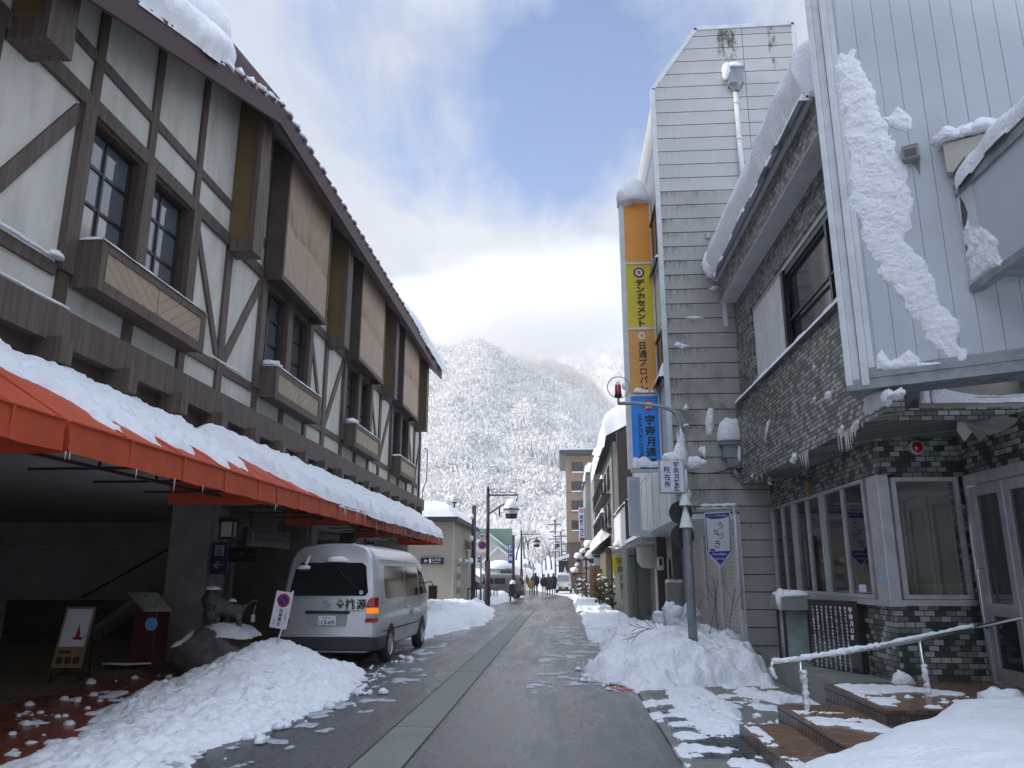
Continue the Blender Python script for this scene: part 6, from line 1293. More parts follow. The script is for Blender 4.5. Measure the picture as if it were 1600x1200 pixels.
pr_([(755, 920), (800, 920), (800, 872), (778, 857), (755, 880)], (0, .8, 0), 'cream', 'porch', H_, 94.2)
for (u, v_) in ((734, 880), (745, 880), (734, 900), (745, 900)): window_unit(H_, q(u, v_, 95.9), (1, 0, 0), (0, 0, 1), (0, -1, 0), .5, .8, 1, 2, 'white_frame', 'glass_win', .06, .05)
K = root('kiosk', (-4.9, 60, 0), 'round cornered glass kiosk with a thick loaf of snow on top', 'kiosk')
a = P(757, 915, y=60); b = P(800, 888, y=60)
m = MB(); m.box(a.x, b.x, 60, 62, b.z - .12, b.z); m.build('roof', MAT['galv'], K); m = MB(); m.box(a.x + .1, b.x - .9, 60.05, 61.9, 0, b.z - .12); m.build('wall', MAT['pale_wall'], K)
m = MB(); 
for k in range(7): m.box(b.x - .85 + k * .13, b.x - .80 + k * .13, 60.1, 60.2, 0, b.z - .12)
m.box(b.x - .9, b.x - .05, 60.25, 61.8, 0, b.z - .13); m.build('glazing', MAT['glass_sky'], K)
pc = MB(); pc.box(a.x + .2, a.x + 1.0, 60.0, 60.04, b.z - 1.2, b.z - .3); pc.build('map_panel', MAT['sign_white'], K); text_mb([('宇奈月温泉', .14, (a.x + .6, 59.99, b.z - .55), Ux, Zv)]).build('lettering', MAT['ink_blue'], K)
m = MB(); m.blob(((a.x + b.x) / 2, 61, b.z + .02), ((b.x - a.x) / 2 + .12, 1.2, .62), 3, .015, 20); m.build('snow_cap', MAT['snow'], K)
pt = root('snowy_stand', (-3.9, 50, 0), 'dark slanted stand topped with a cone of snow beside the grey van', 'stand'); a = P(797, 930, y=50)
m = MB(); m.prism([(a.x - .10, 50, .3), (a.x + .22, 50, .35), (a.x + .30, 50, 1.1), (a.x + .0, 50, 1.1)], (0, .2, 0)); m.tube([(a.x, 50.1, 0), (a.x + .05, 50.1, .5)], .05, 8); m.build('frame', MAT['black'], pt); MB().blob((a.x + .16, 50.1, 1.1), (.2, .2, .22), 4, .08, 12).build('snow_cap', MAT['snow'], pt)
gr = root('fence_railing', (-5.5, 44, 0), 'low dark railing with icy bars at the car park edge behind the lamp', 'railing')
m = MB(); m.tube([(-4.9, 40, .95), (-4.1, 48, .95)], .04, 8)
for k in range(9): m.tube([(-4.9 + .1 * k, 40 + k, 0), (-4.9 + .1 * k, 40 + k, .95)], .035, 6)
m.build('bars', MAT['dark_metal'], gr)
sh = root('shed_roof', (-6.0, 47, 0), 'low dark lean-to with sloping white edge behind the restroom building', 'shed')
m = MB(); m.prism([(-8, 47, 0), (-5.2, 47, 0), (-5.2, 47, 1.35), (-6.1, 47, 1.9), (-8, 47, 2.1)], (0, 2, 0)); m.build('body', MAT['black'], sh); m = MB(); m.beam((-6.4, 46.9, 2.15), (-4.9, 46.9, 1.25), .3, .08, (0, 1, 0)); m.build('edge', MAT['white_frame'], sh)
# ------------------------------------------------------------------ RIGHT far row
def bldg(name, label, x0, x1, y0, y1, z1, mt_, z0=0.0):
    r = root(name, ((x0 + x1) / 2, (y0 + y1) / 2, 0), label, 'building'); MB().box(x0, x1, y0, y1, z0, z1).build('wall', MAT[mt_], r); return r
g1 = bldg('weathered_shop', 'low weathered shop front with rusty panel, curved awning and snow edged upper wall', 3.2, 8, 23.6, 33, 2.75, 'concrete_wet')
m = MB(); m.box(2.42, 3.2, 30, 33, 0, 2.7); m.build('weathered_panel', MAT['weather_panel'], g1)
m = MB(); m.box(2.42, 3.2, 29.97, 30, 2.32, 2.36); m.box(2.70, 2.72, 29.975, 30, 0, 2.7); m.build('panel_seam', MAT['black'], g1)
MB().box(2.44, 8, 30.5, 38, 2.8, 4.35).build('upper_wall', MAT['white_paint'], g1); MB().box(2.40, 2.62, 30.3, 30.5, 0, 4.5).build('brown_post', MAT['brown_clad'], g1)
m = MB(); vs = [];
for i in range(9): t = i / 8 * math.pi / 2; vs += [(3.2 - .55 * math.sin(t), 24, 2.55 - .6 * (1 - math.cos(t))), (3.2 - .55 * math.sin(t), 29.6, 2.55 - .6 * (1 - math.cos(t)))]
m = MB(); m.box(2.35, 3.2, 23.8, 29.8, 2.62, 2.78); m.build('canopy', MAT['cream'], g1)
m = MB(); m.lathe((2.95, 27.5, 2.3), [(0, -.45), (.3, -.4), (.42, -.2), (.45, .3)], 18); m.build('duct', MAT['shutter'], g1)
m = MB(); z = .05
while z < 2.1: m.box(3.12, 3.15, 24.0, 27.5, z, z + .06); m.box(3.1, 3.15, 24, 27.5, z + .06, z + .09); z += .09
m.build('roller_shutter', MAT['shutter'], g1)
ac = root('meter_box', (2.75, 22.9, 1.5), 'white rounded electricity meter box on a dark post by the shutters', 'meter'); a = P(1028, 891, y=22.5); b = P(1037, 870, y=22.5)
MB().box(a.x, b.x, 22.5, 22.62, a.z, b.z).build('case', MAT['white_frame'], ac, bevel=.03); MB().box(a.x + .05, b.x - .05, 22.49, 22.5, a.z + .13, b.z - .06).build('glass', MAT['black'], ac); MB().box(a.x + .0, b.x + .1, 22.62, 22.8, 0, 2.7).build('post', MAT['brown_clad'], ac)
cbx = root('utility_cabinet', (2.9, 20.5, 0), 'grey utility cabinet with snow edge behind the snow bank', 'cabinet'); MB().box(2.62, 3.0, 20.5, 20.9, 0, 1.45).build('case', MAT['concrete'], cbx); m = MB(); crust((2.6, 20.6, 1.46), (3.02, 20.6, 1.46), .05, 6, m, 4); m.build('snow_cap', MAT['snow'], cbx)
# house with balconies
g2 = bldg('balcony_house', 'cream three storey house with snow laden balconies and tiled eaves', 2.5, 8, 38, 52, 8.1, 'cream')
MB().box(2.42, 2.5, 38, 51.9, 2.7, 8.0).build('side_cladding', MAT['grey_clad'], g2)
m = MB(); m.prism([(2.12, 37.6, 8.14), (8, 37.6, 11.2), (8, 37.6, 11.35), (2.12, 37.6, 8.29)], (0, 14.4, 0)); m.build('roof', MAT['roof_dark'], g2)
for z in (3.9, 5.6):
    m = MB(); m.box(1.95, 2.42, 39.5, 51, z, z + .08)
    for k in range(16): m.box(1.95, 1.98, 39.5 + k * .76, 39.54 + k * .76, z, z + .8)
    m.box(1.93, 2.0, 39.5, 51, z + .78, z + .84); m.build('balcony', MAT['dark_metal'], g2)
for y in (40, 43.5, 47): 
    for z in (4.0, 5.8): window_unit(g2, (2.42, y + 1.6, z + .1), (0, -1, 0), (0, 0, 1), (-1, 0, 0), 1.6, 1.3, 2, 1, 'dark_metal', 'glass_win', .05, .04)
# shop front with wooden boards and projecting tiled canopy
MB().box(2.15, 2.42, 41, 52, 0, 3.0).build('wood_front', MAT['wood_weather'], g2); m = MB(); m.prism([(1.75, 40.4, 3.0), (2.45, 40.4, 3.6), (2.45, 40.4, 3.7), (1.75, 40.4, 3.1)], (0, 11.4, 0)); m.build('canopy', MAT['roof_dark'], g2)
for k in range(8): MB().box(1.78, 2.1, 40.8 + k * 1.45, 40.95 + k * 1.45, 2.82, 3.04).build('bracket', MAT['black'], g2)
MB().box(2.62, 3.3, 36.6, 37.4, 2.5, 8.4).build('brown_pier', MAT['brown_clad'], g2)
g3 = bldg('striped_tower', 'narrow grey striped tower front with square cap of snow', 2.12, 6, 53, 60, 9.6, 'grey_clad')
m = MB()
for k in range(38): m.box(2.115, 2.62, 52.99, 53.0, .5 + k * .24, .53 + k * .24)
m.build('cladding_line', MAT['roof_dark'], g3); MB().box(2.10, 2.70, 52.9, 53.0, 9.6, 9.7).build('coping', MAT['roof_dark'], g3)
g4 = bldg('pale_grey_building', 'pale grey narrow building front behind the striped tower', 1.9, 6, 66, 74, 10.6, 'concrete')
m = MB(); m.box(2.5, 2.8, 65.8, 66, 3, 10.2); m.build('brown_pier', MAT['brown_clad'], g4)
g5 = bldg('low_brown_shop', 'low dark brown shop with glass front between the striped tower and hotel', 1.9, 6, 76, 88, 5.0, 'brown_clad')
# hotel
HB = 90; Ht = root('hotel_tower', (3, 95, 0), 'tall beige hotel tower with dark flat roof slab and square windows', 'building')
a = P(887, 900, y=HB); zt = P(887, 712, y=HB).z; MB().box(a.x, 9, HB, HB + 14, P(0, 850, y=HB).z, zt).build('wall', MAT['hotel'], Ht)
zr = P(0, 703, y=HB).z; m = MB(); m.box(a.x - .75, 9.5, HB - 1.0, HB + 14, zt, zt + .55); m.build('roof', MAT['roof_dark'], Ht); MB().box(a.x - .6, 9.5, HB - .8, HB + 14, zt + .55, zt + .75).build('snow_cap', MAT['snow'], Ht)
MB().box(a.x - .05, 9, HB + .2, HB + 14, 0, P(0, 850, y=HB).z).build('base_wall', MAT['hotel_dark'], Ht)
for v_ in (737, 767, 797, 828):
    for u in (893.5, 922):
        o = P(u, v_, y=HB - .04); window_unit(Ht, (o.x, HB - .04, o.z), (1, 0, 0), (0, 0, 1), (0, -1, 0), 1.32, 1.08, 3, 1, 'dark_metal', 'glass_win', .06, .05)
        MB().box(o.x - .02, o.x + 1.34, HB - .14, HB, o.z - .12, o.z - .0).build('window_sill', MAT['snow'], Ht)
m = MB()
for v_ in (776, 806, 745): m.box(a.x - .01, 9, HB - .01, HB, P(0, v_, y=HB).z, P(0, v_, y=HB).z + .05)
m.build('floor_joint', MAT['hotel_dark'], Ht)
sd4 = root('dark_shed', (.0, 88, 0), 'small dark shed with snow roof at the foot of the hotel', 'shed'); a = P(873, 905, y=86); b = P(888, 876, y=86)
MB().box(a.x, b.x, 86, 88, 0, b.z).build('wall', MAT['black'], sd4); m = MB(); m.prism([(a.x - .3, 85.7, b.z - .1), (b.x + .1, 85.7, b.z + .4), (b.x + .1, 85.7, b.z + .75), (a.x - .3, 85.7, b.z + .25)], (0, 2.6, 0)); m.build('snow_roof', MAT['snow'], sd4)
# signs on the right pavement
sg = root('white_stack_sign', (1.7, 60, 3), 'tall narrow white sign with round red emblem and black characters', 'sign'); YS = 60
a = P(905, 845, y=YS); b = P(912.5, 793, y=YS); MB().box(a.x, b.x, YS, YS + .25, a.z, b.z).build('box', MAT['sign_white'], sg)
text_mb(vtext('黒部観光案内', .30, ((a.x + b.x) / 2, YS - .01, b.z - .72), Ux, Zv, 1.10, bold=.03)).build('lettering', MAT['ink_blue'], sg)
cen = Vector(((a.x + b.x) / 2, YS - .012, b.z - .25)); MB().disc(cen, (0, -1, 0), .16, .004, 24, .11).build('emblem', MAT['red_paint'], sg); MB().fbox(cen + Vector((0, -.002, 0)), (.10, 0, 0), (0, .003, 0), (0, 0, .025)).build('emblem_bar', MAT['red_paint'], sg); MB().box(a.x + .05, b.x - .02, YS - .01, YS, a.z, a.z + .2).build('red_field', MAT['brick_red'], sg)
MB().tube([(b.x + .05, YS + .1, 0), (b.x + .05, YS + .1, b.z)], .07, 8).build('pole', MAT['galv'], sg)
yb = root('beer_banner', (2.3, 34.5, 1), 'tall yellow and green cloth banner with Japanese characters hanging from a post', 'banner'); YY = 34.5
def bb_(u, v_, d=0): return P(u, v_, y=YY - d)
MB().prism([bb_(955, 858), bb_(977, 857), bb_(984, 937), bb_(964, 937)], (0, .02, 0)).build('cloth', MAT['cream'], yb, label='pale cloth')
m = MB(); m.prism([bb_(969, 866, .01), bb_(977.5, 866, .01), bb_(983.5, 937, .01), bb_(976, 937, .01)], (0, .004, 0)); m.prism([bb_(955.5, 869, .011), bb_(967, 869, .011), bb_(965, 890, .011), bb_(959, 900, .011)], (0, .004, 0)); m.build('yellow_field', MAT['yellow_plate'], yb)
text_mb(vtext('宇奈月麦酒', .34, bb_(968, 877, .02), Vector((1, 0, 0)), Vector((-.12, 0, 1)), 1.05, bold=.02) + vtext('地ビール', .16, bb_(976, 870, .02), Vector((1, 0, 0)), Vector((-.08, 0, 1)), 1.0, bold=.03)).build('lettering', MAT['green_ink'], yb)
text_mb([('地ビール', .15, bb_(965.5, 862.5, .02), Ux, Zv, {'bold': .03})]).build('red_lettering', MAT['brick_red'], yb)
m = MB(); m.tube([bb_(951, 855), bb_(983, 854)], .025, 8); m.tube([(bb_(981, 900).x + .05, YY, 0), (bb_(981, 900).x + .05, YY, bb_(0, 850).z)], .04, 8); m.build('pole', MAT['white_frame'], yb)
m = MB(); m.blob(bb_(966, 852), (.22, .15, .26), 4, .1, 14); m.build('snow_cap', MAT['snow'], yb)
wsn = root('wooden_sign', (1.85, 45, .6), 'upright brown wooden sign board with carved lettering and snow at its foot', 'sign'); YY2 = 45
a = P(922, 934, y=YY2); b = P(938, 884, y=YY2); MB().box(a.x, b.x, YY2, YY2 + .08, a.z + .0, b.z).build('board', MAT['wood_tan'], wsn)
text_mb([('HOTEL STREET', .12, (a.x + .17, YY2 - .01, (a.z + b.z) / 2), (0, 0, -1), (1, 0, 0), {'width': 1.5}), ('CAFE & GIFT', .12, (a.x + .40, YY2 - .01, (a.z + b.z) / 2 + .1), (0, 0, -1), (1, 0, 0), {'width': 1.2})]).build('lettering', MAT['timber_dark'], wsn) if False else None
text_mb(vtext('宇奈月温泉', .22, ((a.x + b.x) / 2, YY2 - .01, b.z - .25), Ux, Zv, 1.15)).build('lettering', MAT['timber_dark'], wsn)
def pennant(u0, u1, v0, v1, y, label):
    a = P(u0, v1, y=y); b = P(u1, v0, y=y); r = root('street_pennant', (a.x, y, 2), label, 'banner', 'blue and white street pennants'); mx_ = (a.x + b.x) / 2; h = b.z - a.z
    MB().prism([(a.x, y, b.z), (b.x, y, b.z), (b.x, y, a.z + h * .35), (a.x, y, a.z + h * .35)], (0, .02, 0)).build('cloth', MAT['banner_white'], r)
    m = MB(); m.prism([(a.x, y, a.z + h * .35), (b.x, y, a.z + h * .35), (mx_, y, a.z)], (0, .02, 0)); m.box(a.x, b.x, y - .01, y, b.z - h * .13, b.z); m.build('blue_print', MAT['banner_blue'], r)
    m = MB(); m.tube([(a.x - .1, y, b.z + .05), (b.x + .1, y, b.z + .05)], .025, 6); m.tube([(b.x + .1, y, b.z + .2), (b.x + .1, y, 0)], .06, 8); m.build('pole', MAT['galv'], r)
pennant(912, 920, 873, 893, 56, 'smaller further blue and white pennant by the globe lamps'); pennant(928, 938, 868, 892, 46, 'larger nearer blue and white pennant above the wooden sign')
sgl = root('globe_street_lamp', (1.5, 58, 0), 'street lamp cluster on the right pavement with round caps of snow', 'street lamp')
m = MB(); x0 = P(916, 900, y=54).x; m.tube([(x0, 54, 0), (x0, 54, 2.9)], .07, 10); m.build('pole', MAT['dark_metal'], sgl)
def at(u, v_, y=54): return P(u, v_, y=y)
m = MB()
for (u, v_, r_) in ((904, 869, .30), (911, 861, .22), (921, 851, .42), (925, 866, .46), (898, 891, .28), (902, 882, .16)):
    c = at(u, v_); m.blob(c, (r_, r_, r_ * .8), int(u), .16, 14, False, 1.4)
m.build('snow_cap', MAT['snow'], sgl)
m = MB()
for (u, v_, r_) in ((904, 875, .18), (911, 866, .15), (921, 858, .30), (925, 874, .30), (898, 896, .2)):
    c = at(u, v_); m.lathe(c, [(0, -r_), (r_ * .8, -r_ * .5), (r_, 0), (r_, .05)], 12); m.tube([c, (x0, 54, min(c.z, 2.85))], .03, 6)
m.build('lantern', MAT['dark_metal'], sgl)
# snowy shrubs along the right pavement
def shrub(x, y, s, seed, label, n=140, grp='snowy shrubs by the shop fronts', leaf='leaf_dark'):
    rnd = random.Random(seed); r = root('snowy_shrub', (x, y, 0), label, 'shrub', grp); m = MB(); b = MB()
    for k in range(n):
        a = rnd.uniform(0, 6.28); rr = rnd.uniform(0, 1) ** .6 * s * .5; z = rnd.uniform(.15, 1) * s * 1.3; c = Vector((x + math.cos(a) * rr, y + math.sin(a) * rr, z)); d = Vector((rnd.uniform(-1, 1), rnd.uniform(-1, 1), rnd.uniform(-.3, 1))).normalized() * s * .09; e = d.cross(Vector((rnd.uniform(-1, 1), 1, rnd.uniform(-1, 1)))).normalized() * s * .05
        m.add([c - d, c + e, c + d, c - e], [(0, 1, 2, 3)])
        if k % 8 == 0: b.tube([(x, y, 0), (x + (c.x - x) * .5, y + (c.y - y) * .5, c.z * .6), c], .012 * s, 4, False)
    m.build('foliage', MAT[leaf], r); b.build('stem', MAT['trunk'], r)
    w_ = MB()
    for k in range(int(n / 9)):
        a = rnd.uniform(0, 6.28); rr = rnd.uniform(.1, 1) * s * .5; w_.blob((x + math.cos(a) * rr, y + math.sin(a) * rr, rnd.uniform(.3, 1.05) * s * 1.3), (s * .10, s * .10, s * .06), k + seed, .15, 8)
    w_.build('snow_cap', MAT['snow'], r); return r
for i, (u, y, s, lb) in enumerate(((947, 42, 1.3, 'dark snowy shrub beside the yellow banner'), (953, 39, 1.1, 'lower dark snowy shrub under the yellow banner'), (941, 46, 1.5, 'tall snowy shrub right of the wooden sign'), (916, 50, .9, 'round snowy shrub left of the wooden sign'), (908, 57, 1.0, 'white snow covered shrub beside the white van'), (902, 66, 1.0, 'far snow covered shrub at the hotel corner'))):
    shrub(P(u, 900, y=y).x, y, s, 20 + i, lb)
# bare twigs standing in the snow bank
tw = root('bare_shrub', (2.2, 14.9, .4), 'bare leaning twigs poking out of the snow bank by the pole', 'shrub'); m = MB(); rnd = random.Random(3)
def twig(mb, p, d, ln, r, depth):
    q_ = p + d * ln; mb.tube([p, p + d * ln * .5 + Vector((rnd.uniform(-.02, .02), 0, 0)), q_], [r, r * .8, r * .6], 5, False)
    if depth > 0:
        for _ in range(3): twig(mb, p + d * ln * rnd.uniform(.4, 1), (d + Vector((rnd.uniform(-.6, .6), rnd.uniform(-.4, .4), rnd.uniform(-.3, .4)))).normalized(), ln * .55, r * .6, depth - 1)
for k in range(5): twig(m, Vector((1.45 + k * .04, 14.3, .72)), Vector((-.5 + k * .09, -.2, -.25 + .15 * k)).normalized(), .38, .006, 2)
for k in range(4): twig(m, Vector((2.45 + k * .18, 15.0, .5)), Vector((rnd.uniform(-.25, .3), 0, 1)).normalized(), .75, .007, 2)
m.build('twigs', MAT['trunk'], tw)
m = MB(); m.blob((2.2, 15.6, .72), (.34, .3, .28), 8, .2, 20, False); m.blob((2.0, 15.4, .98), (.13, .12, .18), 3, .25, 14, False); m.blob((1.82, 15.5, .86), (.16, .15, .13), 13, .25, 12, False); m.blob((2.42, 15.5, .98), (.15, .14, .12), 23, .25, 12, False); m.blob((2.12, 15.35, .98), (.14, .12, .10), 29, .25, 12, False); m.build('snow_cap', MAT['snow_crust'], tw)
# ------------------------------------------------------------------ mountains: three ridges, snow woods on them
def ridge(name, crest, y0, yc, foot, seed, nx=160, ny=70, rough=8.0):
    """crest: list (u,v) seen from the street end; a real slope rising from y0 to yc"""
    pts = [P(u, v_, y=yc) for u, v_ in crest]; xs = [p.x for p in pts]; zs = [p.z for p in pts]
    X_ = np.linspace(xs[0], xs[-1], nx); T_ = np.linspace(0, 1.35, ny); XX, TT = np.meshgrid(X_, T_, indexing='ij')
    ZC = np.interp(XX, xs, zs); Y_ = y0 + (yc - y0) * TT
    prof_ = np.where(TT <= 1, foot + (ZC - foot) * (TT ** 1.15), ZC - (TT - 1) * (ZC * .8)); 
    g_ = fbm(XX / 70, Y_ / 160, 4, seed) * rough * 2.2 * np.clip(TT, 0, 1) * np.clip(1.15 - TT, .12, 1) + fbm(XX / 14, Y_ / 18, 3, seed + 3) * rough * .35
    # gullies run down the slope
    g_ = g_ - np.abs(fbm(XX / 38 + Y_ / 210, Y_ / 420, 3, seed + 11)) * rough * 1.6 * np.clip(TT * 1.5, 0, 1) * np.clip(1.3 - TT, .2, 1)
    ZZ = prof_ + g_; V_ = np.stack([XX * (Y_ / yc) ** .35 if False else XX, Y_, ZZ], -1).reshape(-1, 3)
    idx = np.arange(nx * ny).reshape(nx, ny); F_ = np.stack([idx[:-1, :-1], idx[1:, :-1], idx[1:, 1:], idx[:-1, 1:]], -1).reshape(-1, 4)
    o = np_build(name, V_, F_, MAT['slope_snow'], None, True); tag(o, kind='structure')
    def hz(x, t):
        fi = (x - xs[0]) / (xs[-1] - xs[0]) * (nx - 1); fj = t / 1.35 * (ny - 1); i = np.clip(fi.astype(int), 0, nx - 2); j = np.clip(fj.astype(int), 0, ny - 2); a = fi - i; b = fj - j
        return (ZZ[i, j] * (1 - a) * (1 - b) + ZZ[i + 1, j] * a * (1 - b) + ZZ[i, j + 1] * (1 - a) * b + ZZ[i + 1, j + 1] * a * b)
    return xs, y0, yc, hz
mat('slope_snow', (0.82, 0.82, 0.82), 0.9, c2=(0.68, 0.68, 0.69), ns=0.12, nd=6, bump=0.5, bs=0.4)
mat('tree_snow', (0.90, 0.89, 0.87), 0.9, c2=(0.78, 0.78, 0.78), ns=0.35, nd=5, mixp=(.35, .65)); mat('tree_twig', (0.48, 0.47, 0.46), 0.9, c2=(0.62, 0.61, 0.60), ns=0.4)
def woods(name, label, rd, n, th, seed, u0, u1, tmin=0.0, white=.74, blades=26, tmax=1.04):
    """a far snow covered wood that reads as one mass: thousands of trunks with radiating, snow laden branches"""
    xs, y0, yc, hz = rd; rg_ = np.random.default_rng(seed); t = tmin + (tmax - tmin) * rg_.random(n) ** .8; y = y0 + (yc - y0) * t
    us = u0 + (u1 - u0) * rg_.random(n); x = (us - 882) / 1269. * y * 1.03; keep = (x > xs[0]) & (x < xs[-1]); x, y, t = x[keep], y[keep], t[keep]; n = len(x); z = hz(x, t)
    h = th * (.7 + .6 * rg_.random(n)); V1 = []; 
    def blades_(nb, ln, wd, up, zc, spread):
        a = rg_.random((n, nb)) * 6.283; el = up + (rg_.random((n, nb)) - .5) * 1.3; d = np.stack([np.cos(a) * np.cos(el), np.sin(a) * np.cos(el), np.sin(el)], -1)
        c = np.stack([x, y, z], -1)[:, None, :] + np.stack([np.cos(a) * spread * rg_.random((n, nb)), np.sin(a) * spread * rg_.random((n, nb)), zc[0] + (zc[1] - zc[0]) * rg_.random((n, nb))], -1) * h[:, None, None]
        L_ = (ln * (.5 + rg_.random((n, nb))))[..., None] * h[:, None, None]; pr2 = rg_.random((n, nb, 3)) - .5; s = np.cross(d, pr2); s /= np.linalg.norm(s, axis=-1, keepdims=True) + 1e-6; w_ = s * (wd * h)[:, None, None]
        q_ = np.stack([c - w_ * .5, c + w_ * .5, c + d * L_ + w_ * .35, c + d * L_ - w_ * .35], 2); return q_.reshape(-1, 3)
    A_ = blades_(blades, .15, .085, .9, (.15, .95), .34); Fq = np.arange(len(A_)).reshape(-1, 4); o = np_build(name, A_, Fq, MAT['tree_snow'], None, False); tag(o, label, 'trees', kind='stuff')
    B_ = blades_(max(3, blades // 5), .42, .020, 1.3, (.0, .45), .12); Fb = np.arange(len(B_)).reshape(-1, 4); o2 = np_build('wood_trunks', B_, Fb, MAT['tree_twig'], None, False); tag(o2, 'dark trunks and twigs within ' + label, 'trees', kind='stuff')
r1 = ridge('mountain', [(560, 575), (640, 556), (690, 548), (745, 536), (790, 560), (835, 585), (880, 610), (925, 655), (985, 715), (1080, 790), (1250, 850)], 170, 420, 3.0, 4, rough=8)
r2 = ridge('mountain', [(480, 470), (600, 485), (665, 492), (720, 515), (800, 560), (870, 574), (905, 590), (960, 640), (1100, 720), (1300, 780)], 430, 640, 30, 9, rough=9)
r3 = ridge('mountain', [(700, 640), (800, 600), (850, 575), (900, 548), (1000, 510), (1150, 500), (1350, 500)], 650, 950, 40, 15, rough=16)
woods('snowy_woods', 'snow covered bare woods on the near hillside', r1, 16000, 5.2, 1, 600, 1010, .02, blades=24)
woods('snowy_woods', 'snow covered woods on the middle ridge', r2, 9000, 6.5, 2, 600, 1010, .35, blades=14)
woods('snowy_woods', 'pale blue snow covered woods on the far ridge', r3, 8000, 9, 3, 820, 1080, .2, blades=12)
def conifers(rd, spots, seed):
    xs, y0, yc, hz = rd; rg_ = np.random.default_rng(seed); m = MB(); s_ = MB()
    for (u, t0, n) in spots:
        for k in range(n):
            t = t0 + rg_.normal() * .03; y = y0 + (yc - y0) * t; x = (u + rg_.normal() * 14 - 882) / 1269. * y * 1.03
            if not xs[0] < x < xs[-1]: continue
            z = float(hz(np.array([x]), np.array([t]))[0]); h = 7 + 4 * rg_.random()
            for j in range(5):
                r_ = h * .20 * (1 - j / 5.5); m.lathe((x, y, z + h * .17 * j), [(r_, 0), (r_ * .25, h * .3)], 7); s_.lathe((x + .15, y + .1, z + h * .17 * j + h * .05), [(r_ * .9, 0), (r_ * .22, h * .28)], 7)
    tag(m.build('conifer_stand', MAT['conifer'], center=True), 'dark band of snow dusted conifers low on the near hillside right of centre', 'trees', kind='stuff'); tag(s_.build('conifer_snow', MAT['tree_snow'], center=True), 'snow on the dark conifers of the near hillside', 'snow', kind='stuff')
mat('conifer', (0.12, 0.14, 0.14), 0.9, c2=(0.45, 0.47, 0.48), ns=1.5, mixp=(.4, .6))
conifers(r1, [(872, .43, 26), (905, .40, 24), (845, .42, 8)], 5)
# low snowy slope at the end of the street
T_ = 46; X_ = np.linspace(-46, 12, 70); Y_ = np.linspace(80, 200, T_); XX, YY_ = np.meshgrid(X_, Y_, indexing='ij')
hs0 = np.clip((YY_ - 84 - np.clip(XX + 6, 0, 20) * 1.2) / 60, 0, 2.0); left = 1 / (1 + np.exp((XX + 4.5) / 1.6)); ZZ = hs0 * 3.4 + left * np.clip((YY_ - 84) / 14, 0, 1) * 2.1 + fbm(XX / 4, YY_ / 7, 4, 3) * .35 * np.clip((YY_ - 80) / 10, 0, 1) - .04
idx = np.arange(70 * T_).reshape(70, T_); F_ = np.stack([idx[:-1, :-1], idx[1:, :-1], idx[1:, 1:], idx[:-1, 1:]], -1).reshape(-1, 4)
tag(np_build('snow_slope', np.stack([XX, YY_, ZZ], -1), F_, MAT['snow'], None, True), kind='structure')
def slope_z(x, y): 
    return float(np.clip((y - 84 - max(0, min(20, x + 6)) * 1.2) / 60, 0, 2) * 3.4 + 1 / (1 + math.exp((x + 4.5) / 1.6)) * min(1, max(0, (y - 84) / 14)) * 2.1) - .2
# individual bare trees with snow lying on the branches
def bare_tree(x, y, h, seed, label):
    rn = random.Random(seed); z0 = slope_z(x, y); r = root('bare_tree', (x, y, z0), label, 'tree', 'bare snowy trees at the end of the street'); tr_ = MB(); cr_ = MB(); sn_ = MB()
    def br(p, d, ln, rad, dep):
        pts = [p]; dd = d.copy()
        for i in range(3): dd = (dd + Vector((rn.uniform(-.18, .18), rn.uniform(-.18, .18), rn.uniform(-.05, .14)))).normalized(); pts.append(pts[-1] + dd * ln / 3)
        (tr_ if dep >= 4 else cr_).tube(pts, [rad, rad * .85, rad * .7, rad * .5], 5 if dep >= 3 else 3, False)
        if dep <= 3: sn_.tube([q_ + Vector((0, 0, rad * .9 + .012)) for q_ in pts], max(rad * 1.15, .042), 3, False)
        if dep > 0:
            for k in range(rn.choice((3, 4)) if dep > 1 else 4):
                t = rn.uniform(.35, 1.0); i = min(2, int(t * 3)); q_ = pts[i].lerp(pts[i + 1], t * 3 - i); nd = (dd + Vector((rn.uniform(-1, 1), rn.uniform(-1, 1), rn.uniform(-.25, .75))) * .85).normalized(); br(q_, nd, ln * rn.uniform(.5, .72), rad * .52, dep - 1)
    br(Vector((x, y, z0)), Vector((rn.uniform(-.06, .06), 0, 1)).normalized(), h * .42, h * .017, 4)
    tr_.build('trunk', MAT['trunk'], r); c_ = cr_.build('crown', MAT['trunk'], r); sn_.build('snow', MAT['tree_snow'], r); return r
tl = [(806, 118, 9.5, 'bare snowy tree above the walking group, leftmost of the row'), (820, 128, 10, 'bare snowy tree behind the second brown lamp'), (829, 112, 10.5, 'bare dark trunked tree right of the second brown lamp'), (842, 135, 9, 'bare snowy tree in the middle of the street end row'), (853, 120, 8, 'lower spreading snowy tree left of the power pole'), (862, 126, 9, 'bare snowy tree just left of the power pole'), (875, 132, 9.5, 'bare snowy tree between the two power poles'), (790, 130, 9, 'bare snowy tree behind the vertical blue sign'), (834, 100, 4.5, 'small snow laden tree low on the slope by the street end'), (848, 104, 4.8, 'small snow laden tree nearest the power pole on the slope')]
for i, (u, y, h, lb) in enumerate(tl): bare_tree(P(u, 900, y=y).x, y, h, 40 + i, lb)
